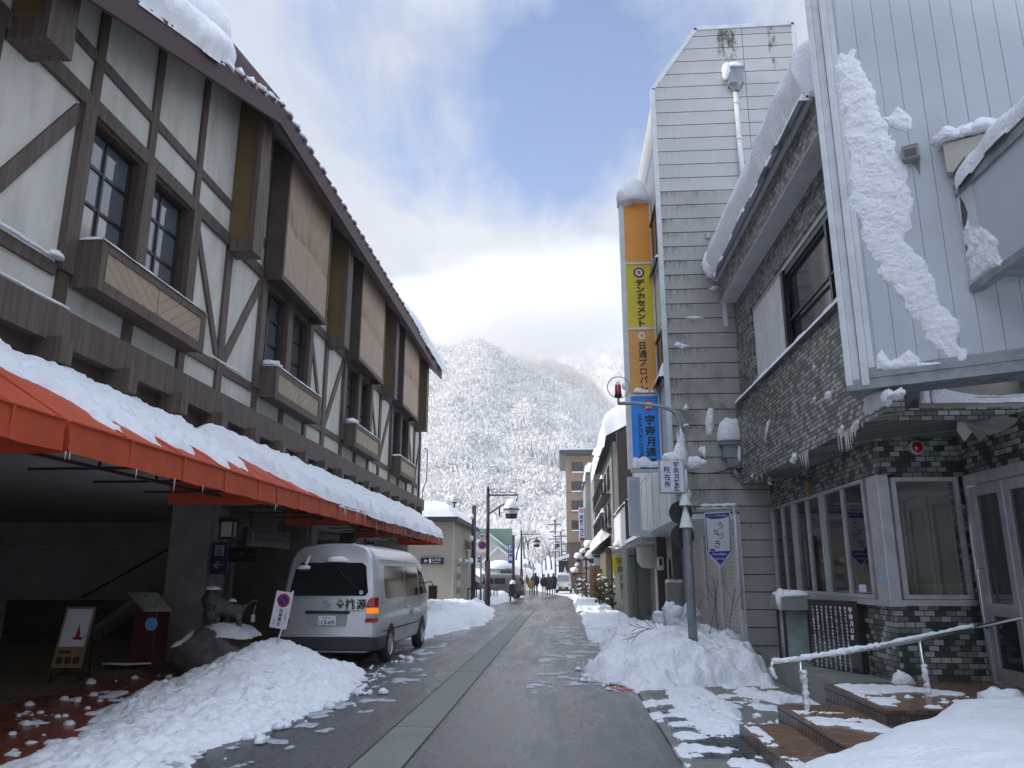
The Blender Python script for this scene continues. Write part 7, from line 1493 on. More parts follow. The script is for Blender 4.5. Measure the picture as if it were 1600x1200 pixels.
def power_pole(u, vt, y, label):
    x = P(u, 900, y=y).x; z = P(u, vt, y=y).z; r = root('power_pole', (x, y, 0), label, 'pole', 'power poles'); MB().tube([(x, y, 0), (x, y, z)], .13, 8).build('shaft', MAT['galv'], r)
    m = MB()
    for k, zz_ in enumerate((z - .6, z - 1.5, z - 2.4, z - 4)): m.beam((x - .9 + .2 * (k % 2), y, zz_), (x + .8, y, zz_), .09, .09)
    m.lathe((x + .35, y, z - 3.4), [(0, 0), (.25, 0), (.25, .7), (0, .7)], 10); m.build('crossarm', MAT['dark_metal'], r); m = MB()
    for k, zz_ in enumerate((z - .52, z - 1.42, z - 2.32)): crust((x - .8, y, zz_), (x + .7, y, zz_), .05, 8, m, k)
    m.blob((x, y, z), (.45, .45, .35), 2, .1, 10); m.build('snow_cap', MAT['snow'], r)
power_pole(868, 812, 98, 'taller power pole with snowy crossarms left of the hotel'); power_pole(877, 830, 93, 'shorter power pole with snowy crossarms close to the hotel')
ts = root('triangle_sign', (-.1, 82, 0), 'white triangular road sign seen from behind above the white van', 'sign'); c = P(883, 896, y=82); MB().prism([c + Vector((-.25, 0, -.1)), c + Vector((.25, 0, -.1)), c + Vector((.0, 0, .75))], (0, .03, 0)).build('plate', MAT['white_frame'], ts); MB().tube([(c.x, 82.05, 0), (c.x, 82.05, c.z)], .04, 6).build('pole', MAT['galv'], ts)
cm_ = root('convex_mirror', (-5.0, 80, 0), 'roadside mirror on a thin orange pole with a snowy hood', 'mirror'); c = P(821, 884, y=72); m = MB(); m.tube([(c.x, 72, 0), (c.x, 72, c.z)], .04, 6); m.build('pole', MAT['tan_sign'], cm_); MB().disc(c, (-.3, -1, 0), .2, .06).build('mirror_face', MAT['galv'], cm_); m = MB(); m.beam(c + Vector((.15, .2, .05)), c + Vector((.85, .5, -.32)), .3, .25); m.build('snow_cap', MAT['cream'], cm_)
for (x, y, h) in (): pass
# ------------------------------------------------------------------ snow with real thickness
def gplace(z0=0.0): return lambda A, B, H: (A, B, H + z0)
# left ploughed ridge
LP = [(-4.95, 5.2), (-4.98, 7.0), (-5.15, 8.4), (-5.9, 10.3), (-6.05, 11.2), (-5.95, 12.0), (-5.72, 12.8), (-5.45, 13.35), (-5.4, 14.2), (-5.0, 14.3), (-3.9, 14.25), (-3.45, 14.0), (-3.12, 12.4), (-3.02, 11.1), (-3.1, 10.1), (-3.25, 8.5), (-3.4, 7.7), (-3.45, 6.5), (-3.5, 5.2)]
def shp(A, B):
    s = .08 + .15 * np.clip((B - 8.5) / 3, 0, 1); crest = np.exp(-((A + 5.05 + (B - 13) * .12) / .75) ** 2 - ((B - 13.3) / 1.7) ** 2); return s + .42 * crest
def lplace(A, B, H): return A, B, H
snow_sheet('snow_bank', LP, lplace, .028, 0, 3, edge=.30, wob=.20, wf=2.6, lump=.085, lf=3.2, fine=.034, ff=13, label='long ploughed ridge of lumpy snow along the left side of the road, beside the boulder', shape=shp, mat=MAT['snow_dirty'])
rk = [(-6.62, 13.25), (-6.5, 14.2), (-5.5, 14.25), (-5.45, 13.5), (-5.9, 13.3), (-6.25, 13.32)]
snow_sheet('snow_cap', rk, lambda A, B, H: (A, B, .55 + .17 * np.exp(-((A + 6.0) / .5) ** 2) - .35 * np.clip((13.5 - B), 0, 1) + H), .025, .10, 8, edge=.08, wob=.07, wf=5, lump=.03, lf=6, label='snow lying on top of the dark boulder around the lion')
m = MB(); rnd = random.Random(8)
scp = [(398, 1006), (35, 1070), (57, 1072), (50, 1066), (105, 1071), (142, 1069), (148, 1062), (120, 1097), (240, 1062), (247, 1060), (272, 1057), (185, 1071), (128, 1125), (150, 1130), (165, 1118)]
for k in range(42):
    u = rnd.uniform(0, 300) ** 1.0; v_ = 1045 + rnd.uniform(0, 110); p_ = P(u, v_, z=0)
    if p_.x < -7.2 or (p_.x > -5.0): continue
    s = rnd.choice((.012, .015, .02, .03, .045)); m.blob((p_.x, p_.y, .012), (s * 1.4, s * 1.3, s), k, .15, 8)
for (u, v_, s) in ((142, 1069, .065), (100, 997, .0), (120, 998, .04), (100, 995, .05)):
    if s: p_ = P(u, v_ if v_ > 1040 else v_ + 100, z=0); m.blob((p_.x, p_.y, .015), (s * 1.2, s * 1.1, s), u, .15, 12)
tag(m.build('snow_lumps', MAT['snow'], center=True), 'scattered small lumps of snow on the red paving', 'snow', kind='stuff')
# far left bank
snow_sheet('snow_bank', [(-5.2, 20.6), (-3.75, 20.8), (-3.35, 23), (-2.8, 27.5), (-2.75, 31), (-3.3, 36), (-3.9, 40), (-4.6, 44), (-5.3, 44), (-5.25, 36.5), (-7.2, 36.5), (-6.6, 25)], gplace(), .07, .55, 13, edge=.5, wob=.3, wf=1.4, lump=.13, lf=1.8, fine=.05, ff=6, label='roadside snow bank in front of the restroom building')
snow_sheet('snow_bank', [(-4.9, 45), (-3.9, 45), (-3.6, 50), (-3.3, 52), (-3.9, 53), (-6.0, 50), (-8, 47)], gplace(), .10, .75, 14, edge=.5, wob=.3, wf=1.2, lump=.15, lf=1.5, fine=.05, ff=5, label='heap of snow in front of the grey van')
snow_sheet('snow_bank', [(-7, 56), (-3.4, 56), (-3.2, 60), (-4.2, 70), (-6, 82), (-14, 84), (-14, 58)], gplace(), .20, .6, 15, edge=.8, wob=.5, wf=.8, lump=.2, lf=.8, fine=.05, ff=3, label='far snow bank behind the walking group on the left')
# right heap by the pole
RP = [(.42, 14.7), (.40, 13.4), (.75, 12.5), (1.05, 11.9), (1.6, 12.15), (2.05, 12.45), (2.6, 12.7), (3.15, 12.8), (3.40, 13.4), (3.42, 15.4), (3.38, 17.5), (3.2, 20), (2.6, 22), (1.4, 22.5), (.95, 20.8), (.85, 18.5), (.75, 16.5)]
def rsh(A, B):
    h = (.40 + .16 / (1 + np.exp(-(A - 1.15) / .12)) + .30 * (billow(A * .8 + 3, B * .8, 2, 77) - .55)) * np.clip((B - 11.75) / 1.0, .25, 1); h = h + .14 * np.exp(-((A - 2.3) / .9) ** 2 - ((B - 15.2) / 1.2) ** 2) - .25 * np.clip((B - 18) / 4, 0, 1)
    h = h + .26 * np.exp(-((A - 3.15) / .28) ** 2 - ((B - 15.0) / .5) ** 2); return np.where((A > 3.0) & (B < 13.2), h * .8, h)
snow_sheet('snow_bank', RP, gplace(), .028, 0, 23, edge=.30, wob=.26, wf=2.2, lump=.085, lf=4.2, fine=.040, ff=14, label='big lumpy heap of cleared snow around the signal pole in front of the shutters', shape=rsh, mat=MAT['snow_dirty'])
# broken snow over the covers and paving
def chunks(name, pts, n, seed, label, spread=.22, z=0.0):
    rn = random.Random(seed); m = MB(); L_ = [(Vector(a), Vector(b)) for a, b in zip(pts[:-1], pts[1:])]; tot = sum((b - a).length for a, b in L_)
    for k in range(n):
        d = rn.uniform(0, tot)
        for a, b in L_:
            l = (b - a).length
            if d <= l: p = a.lerp(b, d / max(l, 1e-6)); break
            d -= l
        s = rn.choice((.012, .016, .022, .03, .045, .06)); m.blob((p.x + rn.gauss(0, spread), p.y + rn.gauss(0, spread), z + s * .3), (s * rn.uniform(.9, 1.6), s * rn.uniform(.9, 1.6), s), seed + k, .22, 7)
    tag(m.build(name, MAT['snow'], center=True), label, 'snow', kind='stuff')
chunks('snow_crumbs', [(-3.3, 7.0), (-3.15, 9), (-2.95, 11.1), (-3.05, 12.4), (-3.4, 14.2), (-3.2, 16)], 70, 5, 'crumbs of snow scattered on the road along the left ridge', .13)
chunks('snow_crumbs', [(.55, 16), (.35, 13.6), (.9, 12.1), (1.7, 12.0), (2.8, 12.6), (3.2, 12.5)], 60, 9, 'crumbs of snow at the foot of the heap around the signal pole', .13)
def patches(poly, seed, thr, label, name='snow_patches', res=.025, f=3.2, th=.022, place=None, sx=1.0, mat_=None):
    p = np.array(poly, float); a0, b0 = p.min(0); a1, b1 = p.max(0); na = int((a1 - a0) / res); nb = int((b1 - b0) / res); A, B = np.meshgrid(np.linspace(a0, a1, na), np.linspace(b0, b1, nb), indexing='ij')
    n_ = fbm(A * f * sx, B * f, 5, seed, .58) - thr; d = np.minimum(n_, sdf(poly, A, B) * 1.2); h = np.where(d > 0, th * np.clip(d * 9, 0.15, 1) * (1 + .5 * fbm(A * 14, B * 14, 2, seed + 2)), -.01)
    ok = d > 0; V_ = np.stack((place or gplace(.014))(A, B, h), -1).reshape(-1, 3); idx = np.arange(na * nb).reshape(na, nb); q = np.stack([idx[:-1, :-1], idx[1:, :-1], idx[1:, 1:], idx[:-1, 1:]], -1).reshape(-1, 4); q = q[ok.reshape(-1)[q].any(1)]
    if len(q) == 0: return None
    used = np.unique(q); re = np.full(na * nb, -1); re[used] = np.arange(len(used)); o = np_build(name, V_[used], re[q], MAT[mat_ or 'snow'], None, True); tag(o, label, 'snow', kind='stuff'); return o
# slush at road edge by van wheels
for i, (poly, lb) in enumerate((([(-3.4, 13.2), (-3.3, 15), (-3.35, 17), (-3.3, 19.5), (-2.9, 19.8), (-2.75, 17), (-2.8, 15), (-2.7, 13.0)], 'thin broken slush beside the silver van wheels'),)):
    patches(poly, 40 + i, .22, lb, th=.008, f=3.0, mat_='slush')
patches([(1.05, 7.2), (1.75, 7.2), (1.9, 9.2), (2.2, 10.8), (2.2, 12.3), (1.0, 12.3)], 51, .16, 'thin broken snow over the drain covers beside the steps')
patches([(1.45, 8.8), (1.85, 8.8), (2.15, 10.4), (2.05, 12.2), (1.45, 12.2), (1.35, 10.5)], 57, -.22, 'trodden snow trail from the snow heap to the tiled steps', th=.05)
patches([(2.0, 9.3), (3.0, 9.9), (3.2, 12.9), (1.9, 12.9)], 53, .10, 'slushy snow scraps on the dark pavement below the shop windows', th=.02)
patches([(2.6, 12.2), (3.3, 11.2), (3.25, 10.6), (2.9, 10.6), (2.4, 12.0)], 59, -.15, 'jagged snow edge along the tiled building base', th=.06)
patches([(-.6, 11.5), (.8, 11.5), (.7, 26), (-.4, 26)], 54, .36, 'patches of slush on the road beside the snow heap', th=.004, res=.03, f=2.6, mat_='slush')
patches([(.6, 20), (3.0, 22), (2.4, 36), (.7, 36)], 55, -.12, 'broken snow along the right pavement towards the banner', res=.06, th=.09, f=1.6)
patches([(.5, 36), (2.2, 36), (1.8, 62), (.7, 62)], 56, -.25, 'snow along the right kerb in front of the shop row', res=.10, th=.22, f=1.1)
patches([(-3.75, 6.8), (-3.3, 9.5), (-3.15, 12), (-3.3, 14.5), (-2.4, 14.5), (-2.3, 11), (-2.7, 8), (-3.0, 6.8)], 58, .36, 'thin slush along the road edge of the left snow ridge', th=.006, f=3.4, mat_='slush')
patches([(-6.9, 8.5), (-5.0, 7), (-5.2, 10.5), (-5.9, 12.3), (-6.6, 12.6)], 66, .34, 'thin slush scraps on the red paving beside the snow ridge', th=.018, f=3.0)
# landing snow and treads
patches([(3.05, 8.25), (3.6, 8.05), (4.2, 8.1), (4.3, 9.0), (3.9, 9.6), (3.1, 9.7)], 61, -.10, 'melting snow on the brown tiled landing', place=gplace(.412), th=.025)
patches([(2.35, 7.6), (3.0, 7.6), (3.0, 8.6), (2.35, 8.8)], 62, .12, 'snow scraps on the middle tiled step', place=gplace(.272), th=.02)
patches([(1.82, 6.5), (1.98, 6.5), (1.98, 8.7), (1.82, 8.7)], 63, .02, 'snow scraps on the edge of the lowest tiled step', place=gplace(.132), th=.03)
m = MB(); m.blob((3.95, 9.85, .42), (.13, .10, .12), 4, .2, 12); m.blob((4.3, 8.4, .42), (.2, .2, .14), 6, .2, 14); tag(m.build('snow_lumps', MAT['snow'], center=True), 'small snow lumps on the landing beside the tiled wall', 'snow', kind='stuff')
# big smooth drift in the near right corner
FP = [(.75, 3.8), (1.0, 5.2), (1.35, 6.0), (1.75, 6.55), (2.3, 7.05), (2.75, 7.4), (3.1, 7.8), (3.6, 8.1), (4.3, 8.25), (7, 8.4), (7, 2.8), (.75, 2.8)]
snow_sheet('snow_drift', FP, gplace(), .035, 0, 71, edge=.20, wob=.09, wf=2.2, lump=.05, lf=1.4, fine=.006, ff=10, label='large smooth snow drift filling the near right corner beside the steps', shape=lambda A, B: .46 + .10 * np.clip((A - 1.8) / 1.6, 0, 1) + .10 * np.exp(-((A - 3.6) / .6) ** 2 - ((B - 8.0) / .5) ** 2))
# snow on the white board
def on_board(A, B, H): return (O_.x + U_.x * A + N_.x * (H + .004), O_.y + U_.y * A + N_.y * (H + .004), B + 0 * A)
def bpx(u, v_): q = PP(u, v_, O_, N_); return ((q - O_).dot(U_), q.z)
bp1 = [bpx(*t) for t in ((1303, 92), (1312, 160), (1320, 230), (1330, 310), (1347, 375), (1368, 412), (1400, 460), (1440, 520), (1478, 556), (1502, 566), (1512, 548), (1492, 505), (1466, 455), (1446, 420), (1420, 372), (1418, 340), (1430, 300), (1418, 262), (1408, 250), (1392, 205), (1378, 178), (1372, 140), (1352, 118), (1330, 82), (1314, 80))]
snow_sheet('stuck_snow', bp1, on_board, .016, .030, 81, edge=.06, wob=.10, wf=5.5, lump=.015, lf=8, fine=.008, ff=26, label='long diagonal streak of wind blown snow stuck to the white board')
bp2 = [bpx(*t) for t in ((1374, 186), (1390, 182), (1404, 166), (1424, 182), (1426, 202), (1406, 206), (1392, 200))]
snow_sheet('stuck_snow', bp2, on_board, .015, .04, 82, edge=.04, wob=.02, wf=8, lump=.02, lf=9, label='small patch of snow stuck to the white board near the floodlight')
bp3 = [bpx(*t) for t in ((1368, 580), (1368, 556), (1378, 546), (1392, 566), (1405, 556), (1420, 545), (1440, 562), (1470, 562), (1484, 572), (1484, 580))]
snow_sheet('stuck_snow', bp3, on_board, .015, .05, 83, edge=.04, wob=.03, wf=7, lump=.02, lf=9, label='snow fringe along the bottom trim of the white board')
m = MB(); c_ = jb_ + Zv * .13
for (du, s) in ((-.12, .17), (.06, .15), (.22, .17)): m.blob(c_ + U_ * du - N_ * .05 + Zv * .03, (s, s * .8, s * .9), int(du * 100) + 30, .12, 16)
tag(m.build('snow_cap', MAT['snow'], center=True), 'mound of snow on top of the rusty junction box', 'snow', kind='stuff')
snow_sheet('snow_cap', [(XB - .05, 4.8), (XB - .05, 7.75), (XB + .5, 7.85), (XB + .7, 4.8)], lambda A, B, H: (A - .06 * np.sin(np.clip(H / .3, 0, 1) * 3.14), B, 5.75 + H - .10 * np.clip((B - 7.2) / .6, 0, 1)), .03, .34, 85, edge=.09, wob=.04, lump=.05, lf=3, fine=.02, label='thick snow on the rail of the white canopy at the right edge')
snow_sheet('stuck_snow', [(7.25, 4.58), (7.3, 4.85), (7.7, 5.3), (7.84, 5.2), (7.84, 4.6), (7.55, 4.6)], lambda A, B, H: (XB - .005 - H, A, B), .018, .03, 86, edge=.04, wob=.06, wf=7, lump=.02, lf=9, label='snow stuck in the lower corner of the white canopy side')
# tiled building: roof roll, sill snow, canopy snow, stuck bits
def roll(A, B, H): k = np.clip(H / .95, 0, 1); return A - .20 * np.sin(k * 3.14) * np.clip((3.9 - A) / .6, 0, 1), B, 7.66 + H
snow_sheet('roof_snow', [(3.22, 8.9), (3.22, 15.15), (3.5, 15.35), (7.5, 15.35), (7.5, 8.9)], roll, .035, .98, 90, edge=.055, wob=.03, wf=1.2, lump=.07, lf=1.6, fine=.030, ff=11, label='thick roll of snow along the edge of the tiled building roof')
m = MB(); m.blob((3.16, 15.25, 7.95), (.16, .16, .28), 5, .16, 14, False); tag(m.build('snow_lumps', MAT['snow'], center=True), 'lump of snow at the far end of the roof roll', 'snow', kind='stuff')
snow_sheet('roof_snow', [(3.12, 8.9), (3.10, 12.5), (3.16, 15.1), (3.34, 15.2), (3.34, 8.9)], lambda A, B, H: (A, B, 7.60 + H), .025, .20, 95, edge=.05, wob=.03, wf=2.5, lump=.03, lf=2.5, fine=.012, label='thin lower lip of snow hanging under the roof roll of the tiled building')
snow_sheet('sill_snow', [(3.44, 8.85), (3.44, 15.3), (3.66, 15.34), (3.66, 8.85)], lambda A, B, H: (A, B, 4.95 + H), .025, .15, 91, edge=.05, wob=.015, wf=4, lump=.02, lf=3, fine=.006, label='strip of snow on the long sill of the tiled upper floor')
def on_up(A, B, H): return XU - .003 - H, A, B
def upx(u, v_): q = P(u, v_, x=XU); return (q.y, q.z)
snow_sheet('stuck_snow', [upx(*t) for t in ((1350, 612), (1352, 650), (1362, 648), (1385, 632), (1412, 616), (1412, 610))], on_up, .018, .04, 92, edge=.04, wob=.04, wf=6, lump=.02, lf=8, label='snow stuck to the tile overhang under the white board')
for i, t in enumerate((((1290, 628), (1300, 620), (1303, 605), (1298, 612), (1291, 612)), ((1271, 580), (1274, 572), (1271, 570)), ((1272, 633), (1275, 622), (1270, 620)), ((1195, 690), (1200, 675), (1204, 655), (1199, 660)), ((1310, 680), (1316, 664), (1320, 668), (1314, 682)), ((1330, 668), (1342, 655), (1343, 662), (1332, 674)), ((1235, 722), (1240, 708), (1247, 706), (1240, 724)), ((1172, 745), (1178, 736), (1176, 748)))):
    snow_sheet('stuck_snow', [upx(*q) for q in t], on_up, .012, .03, 100 + i, edge=.03, wob=.03, wf=9, lump=.012, lf=12, label='small scrap of snow number' if False else ['curled scrap of snow on the tiles below the sill, right of the others', 'thin vertical scrap of snow high on the tiled wall', 'thin vertical scrap of snow in the middle of the tiled wall', 'streak of snow at the far end of the tiled wall', 'clot of snow with icicles low on the overhang edge', 'clot of snow with icicles nearest the white board corner', 'clot of snow at the overhang edge above the wooden charm', 'tiny scrap of snow at the far lower corner of the overhang'][i])
snow_sheet('canopy_snow', [(4.18, 8.98), (4.18, 10.0), (4.5, 10.05), (8, 10.05), (8, 8.98)], lambda A, B, H: (A, B, 3.60 + H + .16 * np.exp(-((A - 4.25) / .28) ** 2) * (H > 0)), .025, .11, 93, edge=.05, wob=.03, wf=4, lump=.03, lf=4, fine=.01, label='strip of snow on the entrance canopy under the white board')
# grey building bits
def on_g(A, B, H): return A, YG - .003 - H, B
def gpx(u, v_): q = P(u, v_, y=YG); return (q.x, q.z)
ga = [(((1104, 645), (1108, 636), (1116, 640), (1117, 660), (1113, 682), (1105, 680), (1102, 662)), .12, 'upright oval lump of snow stuck on the grey boards'), (((1052, 540), (1058, 533), (1070, 538), (1082, 542), (1066, 545)), .05, 'small snow ledge at the left of the grey boards above the pole'), (((1108, 452), (1114, 447), (1124, 449), (1116, 455)), .05, 'tiny snow ledge in the middle of the grey boards'), (((1070, 496), (1088, 493), (1100, 497), (1082, 499)), .04, 'tiny snow ledge left of the tiled building'), (((1066, 640), (1072, 630), (1078, 638), (1070, 642)), .05, 'small snow clot on the grey boards beside the pole top'), (((1060, 664), (1075, 662), (1078, 666), (1064, 668)), .03, 'thin snow strip on the grey boards beside the pole top'), (((1090, 705), (1096, 697), (1104, 702), (1098, 712)), .07, 'snow clot on the grey boards above the wire')]
for i, (t, th, lb) in enumerate(ga): snow_sheet('stuck_snow', [gpx(*q) for q in t], on_g, .012, th, 120 + i, edge=.04, wob=.015, wf=8, lump=.015, lf=9, label=lb)
m = MB(); m.blob((3.36, YG - .16, 4.28), (.27, .20, .44), 9, .07, 20); m.blob((3.55, YG - .2, 4.0), (.12, .1, .2), 11, .15, 12, False); tag(m.build('snow_cap', MAT['snow'], center=True), 'tall rounded snow cap on the grey gutter head', 'snow', kind='stuff')
m = MB(); m.blob((4.0, YG - .12, 12.78), (.22, .13, .14), 4, .06, 16); m.blob((3.84, YG - .12, 12.70), (.10, .12, .22), 6, .06, 14, False); tag(m.build('snow_cap', MAT['snow'], center=True), 'snow cap on the hopper of the downpipe', 'snow', kind='stuff')
m = MB(); m.blob((1.79, YP + .1, 10.30), (.39, .36, .62), 4, .03, 22); m.blob((1.60, YP + .02, 10.42), (.22, .22, .26), 9, .08, 14, False); tag(m.build('snow_cap', MAT['snow'], center=True), 'tall dome of snow on top of the stacked pylon sign', 'snow', kind='stuff')
m = MB()
for (x, z, a, h) in ((1.72, 5.60, .12, .10), (1.86, 5.59, .10, .07), (2.06, 5.60, .07, .10), (1.98, 3.93, .2, .12), (1.75, 3.95, .22, .18), (1.6, 3.92, .1, .22)): m.blob((x, YP - .03, z), (a, .045, h), int(x * 50), .18, 12)
tag(m.build('snow_clots', MAT['snow'], center=True), 'frosty snow clots on the ledges of the pylon sign panels', 'snow', kind='stuff')
m = MB()
for (x, y, z, a, b, h) in ((2.08, 13.66, 3.66, .13, .10, .26), (2.12, 13.67, 3.85, .075, .075, .42), (2.12, 13.67, 4.08, .045, .05, .34), (1.93, 13.62, 3.66, .19, .07, .10), (2.32, 13.7, 3.58, .17, .09, .11), (2.45, 13.7, 3.58, .12, .06, .06), (2.52, 13.72, 3.78, .035, .03, .10), (2.15, 13.62, 3.25, .04, .06, .22), (2.19, 13.7, 3.02, .05, .05, .10)): m.blob((x, y, z), (a, b, h), int(x * 70 + z * 10), .12, 14, False)
tag(m.build('snow_cap', MAT['snow'], center=True), 'pointed clumps of snow around the top of the signal pole and police sign', 'snow', kind='stuff')
snow_sheet('sill_snow', [(15.6, XG - .15), (17.3, XG - .15), (17.3, XG + .02), (15.6, XG + .02)], lambda A, B, H: (B, A, 5.68 + H), .03, .36, 130, edge=.06, wob=.02, lump=.03, lf=3, label='snow on the lower street window of the grey building')
snow_sheet('sill_snow', [(15.6, XG - .12), (17.3, XG - .12), (17.3, XG + .02), (15.6, XG + .02)], lambda A, B, H: (B, A, 8.36 + H), .03, .10, 131, edge=.05, wob=.02, lump=.02, lf=3, label='snow on the upper street window sill of the grey building')
# timbered building: roof slabs, awning snow, boxes
def on_roof(A, B, H):
    z0 = np.interp(A, [e[0] for e in eave], [e[1] for e in eave]) + .42; return XE + .05 - B + H * .74, A, z0 + B * tanp + H * .66
snow_sheet('roof_snow', [(2.2, -.02), (10.5, -.02), (10.85, .12), (11.0, .35), (10.8, .62), (2.2, .70)], on_roof, .04, .32, 140, edge=.09, wob=.10, wf=2.5, lump=.05, lf=2.2, fine=.02, ff=9, label='lower slab of sliding snow at the eave of the timbered building')
snow_sheet('roof_snow', [(2.2, .78), (10.9, .66), (11.6, .55), (11.9, .9), (11.7, 1.8), (10.8, 3.0), (2.2, 3.6)], on_roof, .05, .46, 141, edge=.14, wob=.12, wf=1.8, lump=.06, lf=2.0, fine=.02, ff=8, label='upper slab of snow higher on the timbered building roof')
snow_sheet('roof_snow', [(27.5, .0), (33.0, -.15), (33.1, .3), (33.0, 5), (27, 5), (27.2, 1.0)], on_roof, .08, .32, 142, edge=.12, wob=.10, wf=2, lump=.05, lf=2, label='snow on the far end of the timbered building roof')
m = MB(); rnd = random.Random(4); y = 10.4
while y < 27:
    z0 = np.interp(y, [e[0] for e in eave], [e[1] for e in eave]) + .45; s = max(.05, .16 - (y - 10) * .012)
    m.blob((XE + .02, y + .2, z0 + .02), (.09, .17, s * .8), int(y * 10), .15, 10); y += .44 if y < 14 else .88
tag(m.build('snow_lumps', MAT['snow'], center=True), 'small snow lumps caught between the roof ribs of the timbered building', 'snow', kind='stuff')
sl_ = (4.02 - 2.98) / (XW + .12 + 4.4) 
def on_awn(A, B, H): x = XW + .12 + B; return x + H * .4, A, 4.03 + (x - XW - .12) * sl_ + H * .88
snow_sheet('awning_snow', [(2, -.02), (5.9, -.02), (8, .0), (10.9, .02), (11.3, .3), (11.2, 1.2), (10.9, 1.5), (10.5, 1.1), (10.0, 1.5), (9.6, 1.0), (9.2, 1.5), (8.6, 1.05), (8.2, 1.5), (7.9, 1.2), (7.5, 1.5), (7.2, 1.0), (6.9, .75), (6.5, .55), (6.2, .5), (5.6, .55), (4.6, .7), (4.2, 1.4), (2, 1.5)], on_awn, .03, .11, 150, edge=.12, wob=.26, wf=2.6, lump=.060, lf=5.0, fine=.035, ff=16, label='ragged wet snow sliding down the nearest red awnings')
snow_sheet('awning_snow', [(11.6, .15), (12.2, .05), (16, .02), (28.25, .02), (28.3, 1.0), (28.2, 1.62), (26, 1.80), (20, 1.78), (16.4, 1.72), (14.2, 1.60), (13.0, 1.25), (12.2, .9)], on_awn, .045, .24, 151, edge=.16, wob=.14, wf=2.2, lump=.085, lf=4.2, fine=.035, ff=14, label='thick snow covering the far red awnings to the corner')
ic = MB(); rnd = random.Random(12)
for k in range(170):
    y = rnd.choice((rnd.uniform(14.5, 28.2), rnd.uniform(18, 28.2))); ic.icicle((-4.38 + rnd.uniform(-.04, .06), y + rnd.gauss(0, .05), 2.98 + rnd.uniform(-.1, .05)), .06 + .34 * rnd.random() ** 2 * (1 if y > 17 else .5), .009)
for y in (6.44, 6.5, 11.52, 11.6, 7.6, 8.4, 9.1): ic.icicle((-4.39, y, 2.71), rnd.uniform(.06, .22), .007)
tag(ic.build('icicles', MAT['glass_globe'], center=True), 'fringe of icicles hanging from the red awning edge', 'icicles', kind='stuff')
labs = ['nearest the camera', 'second along the wall', 'third along the wall', 'at the far end of the wall']
for k in range(0, 4):
    o = k * PER + 8.50; ya, yb = o + .14, o + 3.05
    snow_sheet('snow_cap', [(XW + .08, ya), (-5.79, ya), (-5.79, yb), (XW + .08, yb)], lambda A, B, H: (A, B, 5.812 + H + 0 * A), .03, .05 if k == 0 else .06, 160 + k, edge=.03, wob=.012, wf=3, lump=.012, lf=2.5, fine=.004, label='thin snow along the top of the flower box ' + labs[k])
    if k in (1, 2): m = MB(); m.blob((-5.97, ya + .12, 5.84), (.20, .20, .12), k, .12, 14); tag(m.build('snow_lumps', MAT['snow'], center=True), 'snow lump on the near end of the flower box ' + labs[k], 'snow', kind='stuff')
m = MB(); crust((-6.12, 7.0, 5.38), (-6.12, 8.2, 5.38), .02, 10, m, 2); m.blob((-6.10, 8.25, 5.40), (.07, .13, .08), 3, .1, 10); crust((-5.95, 6.6, 4.76), (-5.95, 8.4, 4.76), .02, 12, m, 5); crust((-6.14, 12.6, 5.38), (-6.14, 14.0, 5.38), .02, 8, m, 7); tag(m.build('snow_line', MAT['snow'], center=True), 'thin line of snow on the timber rails of the left wall', 'snow', kind='stuff')
# restroom roof
snow_sheet('roof_snow', [(-11.2, 36.65), (-5.1, 36.65), (-5.05, 46.3), (-11.2, 46.3)], lambda A, B, H: (A, B, 4.33 + H), .10, .95, 170, edge=.55, wob=.10, wf=1, lump=.10, lf=1.0, fine=.03, ff=4, label='deep smooth snow on the restroom building roof')
# far right roofs
snow_sheet('roof_snow', [(1.98, 37.4), (1.98, 52), (7, 52), (7, 37.4)], lambda A, B, H: (A - .12 * (H > .3), B, 8.22 + (A - 1.98) * .52 + H - .5 * (A < 2.1)), .10, 1.25, 171, edge=.2, wob=.10, lump=.1, lf=.9, label='thick snow on the balcony house roof')
snow_sheet('roof_snow', [(1.72, 40.3), (1.72, 51.8), (2.45, 51.8), (2.45, 40.3)], lambda A, B, H: (A - .08 * (H > .2), B, 3.12 + (A - 1.72) * .8 + H), .06, .62, 172, edge=.14, wob=.05, lump=.08, lf=1.2, label='bulging roll of snow on the wooden shop canopy')
for i, z in enumerate((3.9, 5.6)): snow_sheet('balcony_snow', [(1.90, 39.5), (1.90, 51), (2.1, 51), (2.1, 39.5)], lambda A, B, H: (A, B, z + .84 + H), .05, .28, 173 + i, edge=.06, wob=.02, lump=.04, lf=1.5, label=['snow on the lower balcony rail of the cream house', 'snow on the upper balcony rail of the cream house'][i])
snow_sheet('roof_snow', [(2.36, 30.3), (2.36, 38), (2.9, 38), (2.9, 30.3)], lambda A, B, H: (A, B, 4.35 + H), .05, .22, 176, edge=.08, wob=.03, lump=.03, lf=2, label='snow on the white upper wall of the weathered shop')
snow_sheet('roof_snow', [(2.3, 23.9), (2.3, 29.7), (3.1, 29.7), (3.1, 23.9)], lambda A, B, H: (A, B, 2.78 + H), .05, .22, 177, edge=.08, wob=.03, lump=.03, lf=2, label='snow on the canopy of the weathered shop')
snow_sheet('roof_snow', [(2.08, 52.8), (2.75, 52.8), (2.75, 54), (2.08, 54)], lambda A, B, H: (A, B, 9.7 + H), .06, .5, 178, edge=.06, wob=.03, lump=.03, label='square block of snow on the striped tower')
snow_sheet('roof_snow', [(1.75, 65.7), (2.9, 65.7), (2.9, 74), (1.75, 74)], lambda A, B, H: (A, B, 10.2 + H - .8 * (A < 1.9)), .08, .9, 179, edge=.2, wob=.1, lump=.1, label='drooping snow on the pale grey building top')
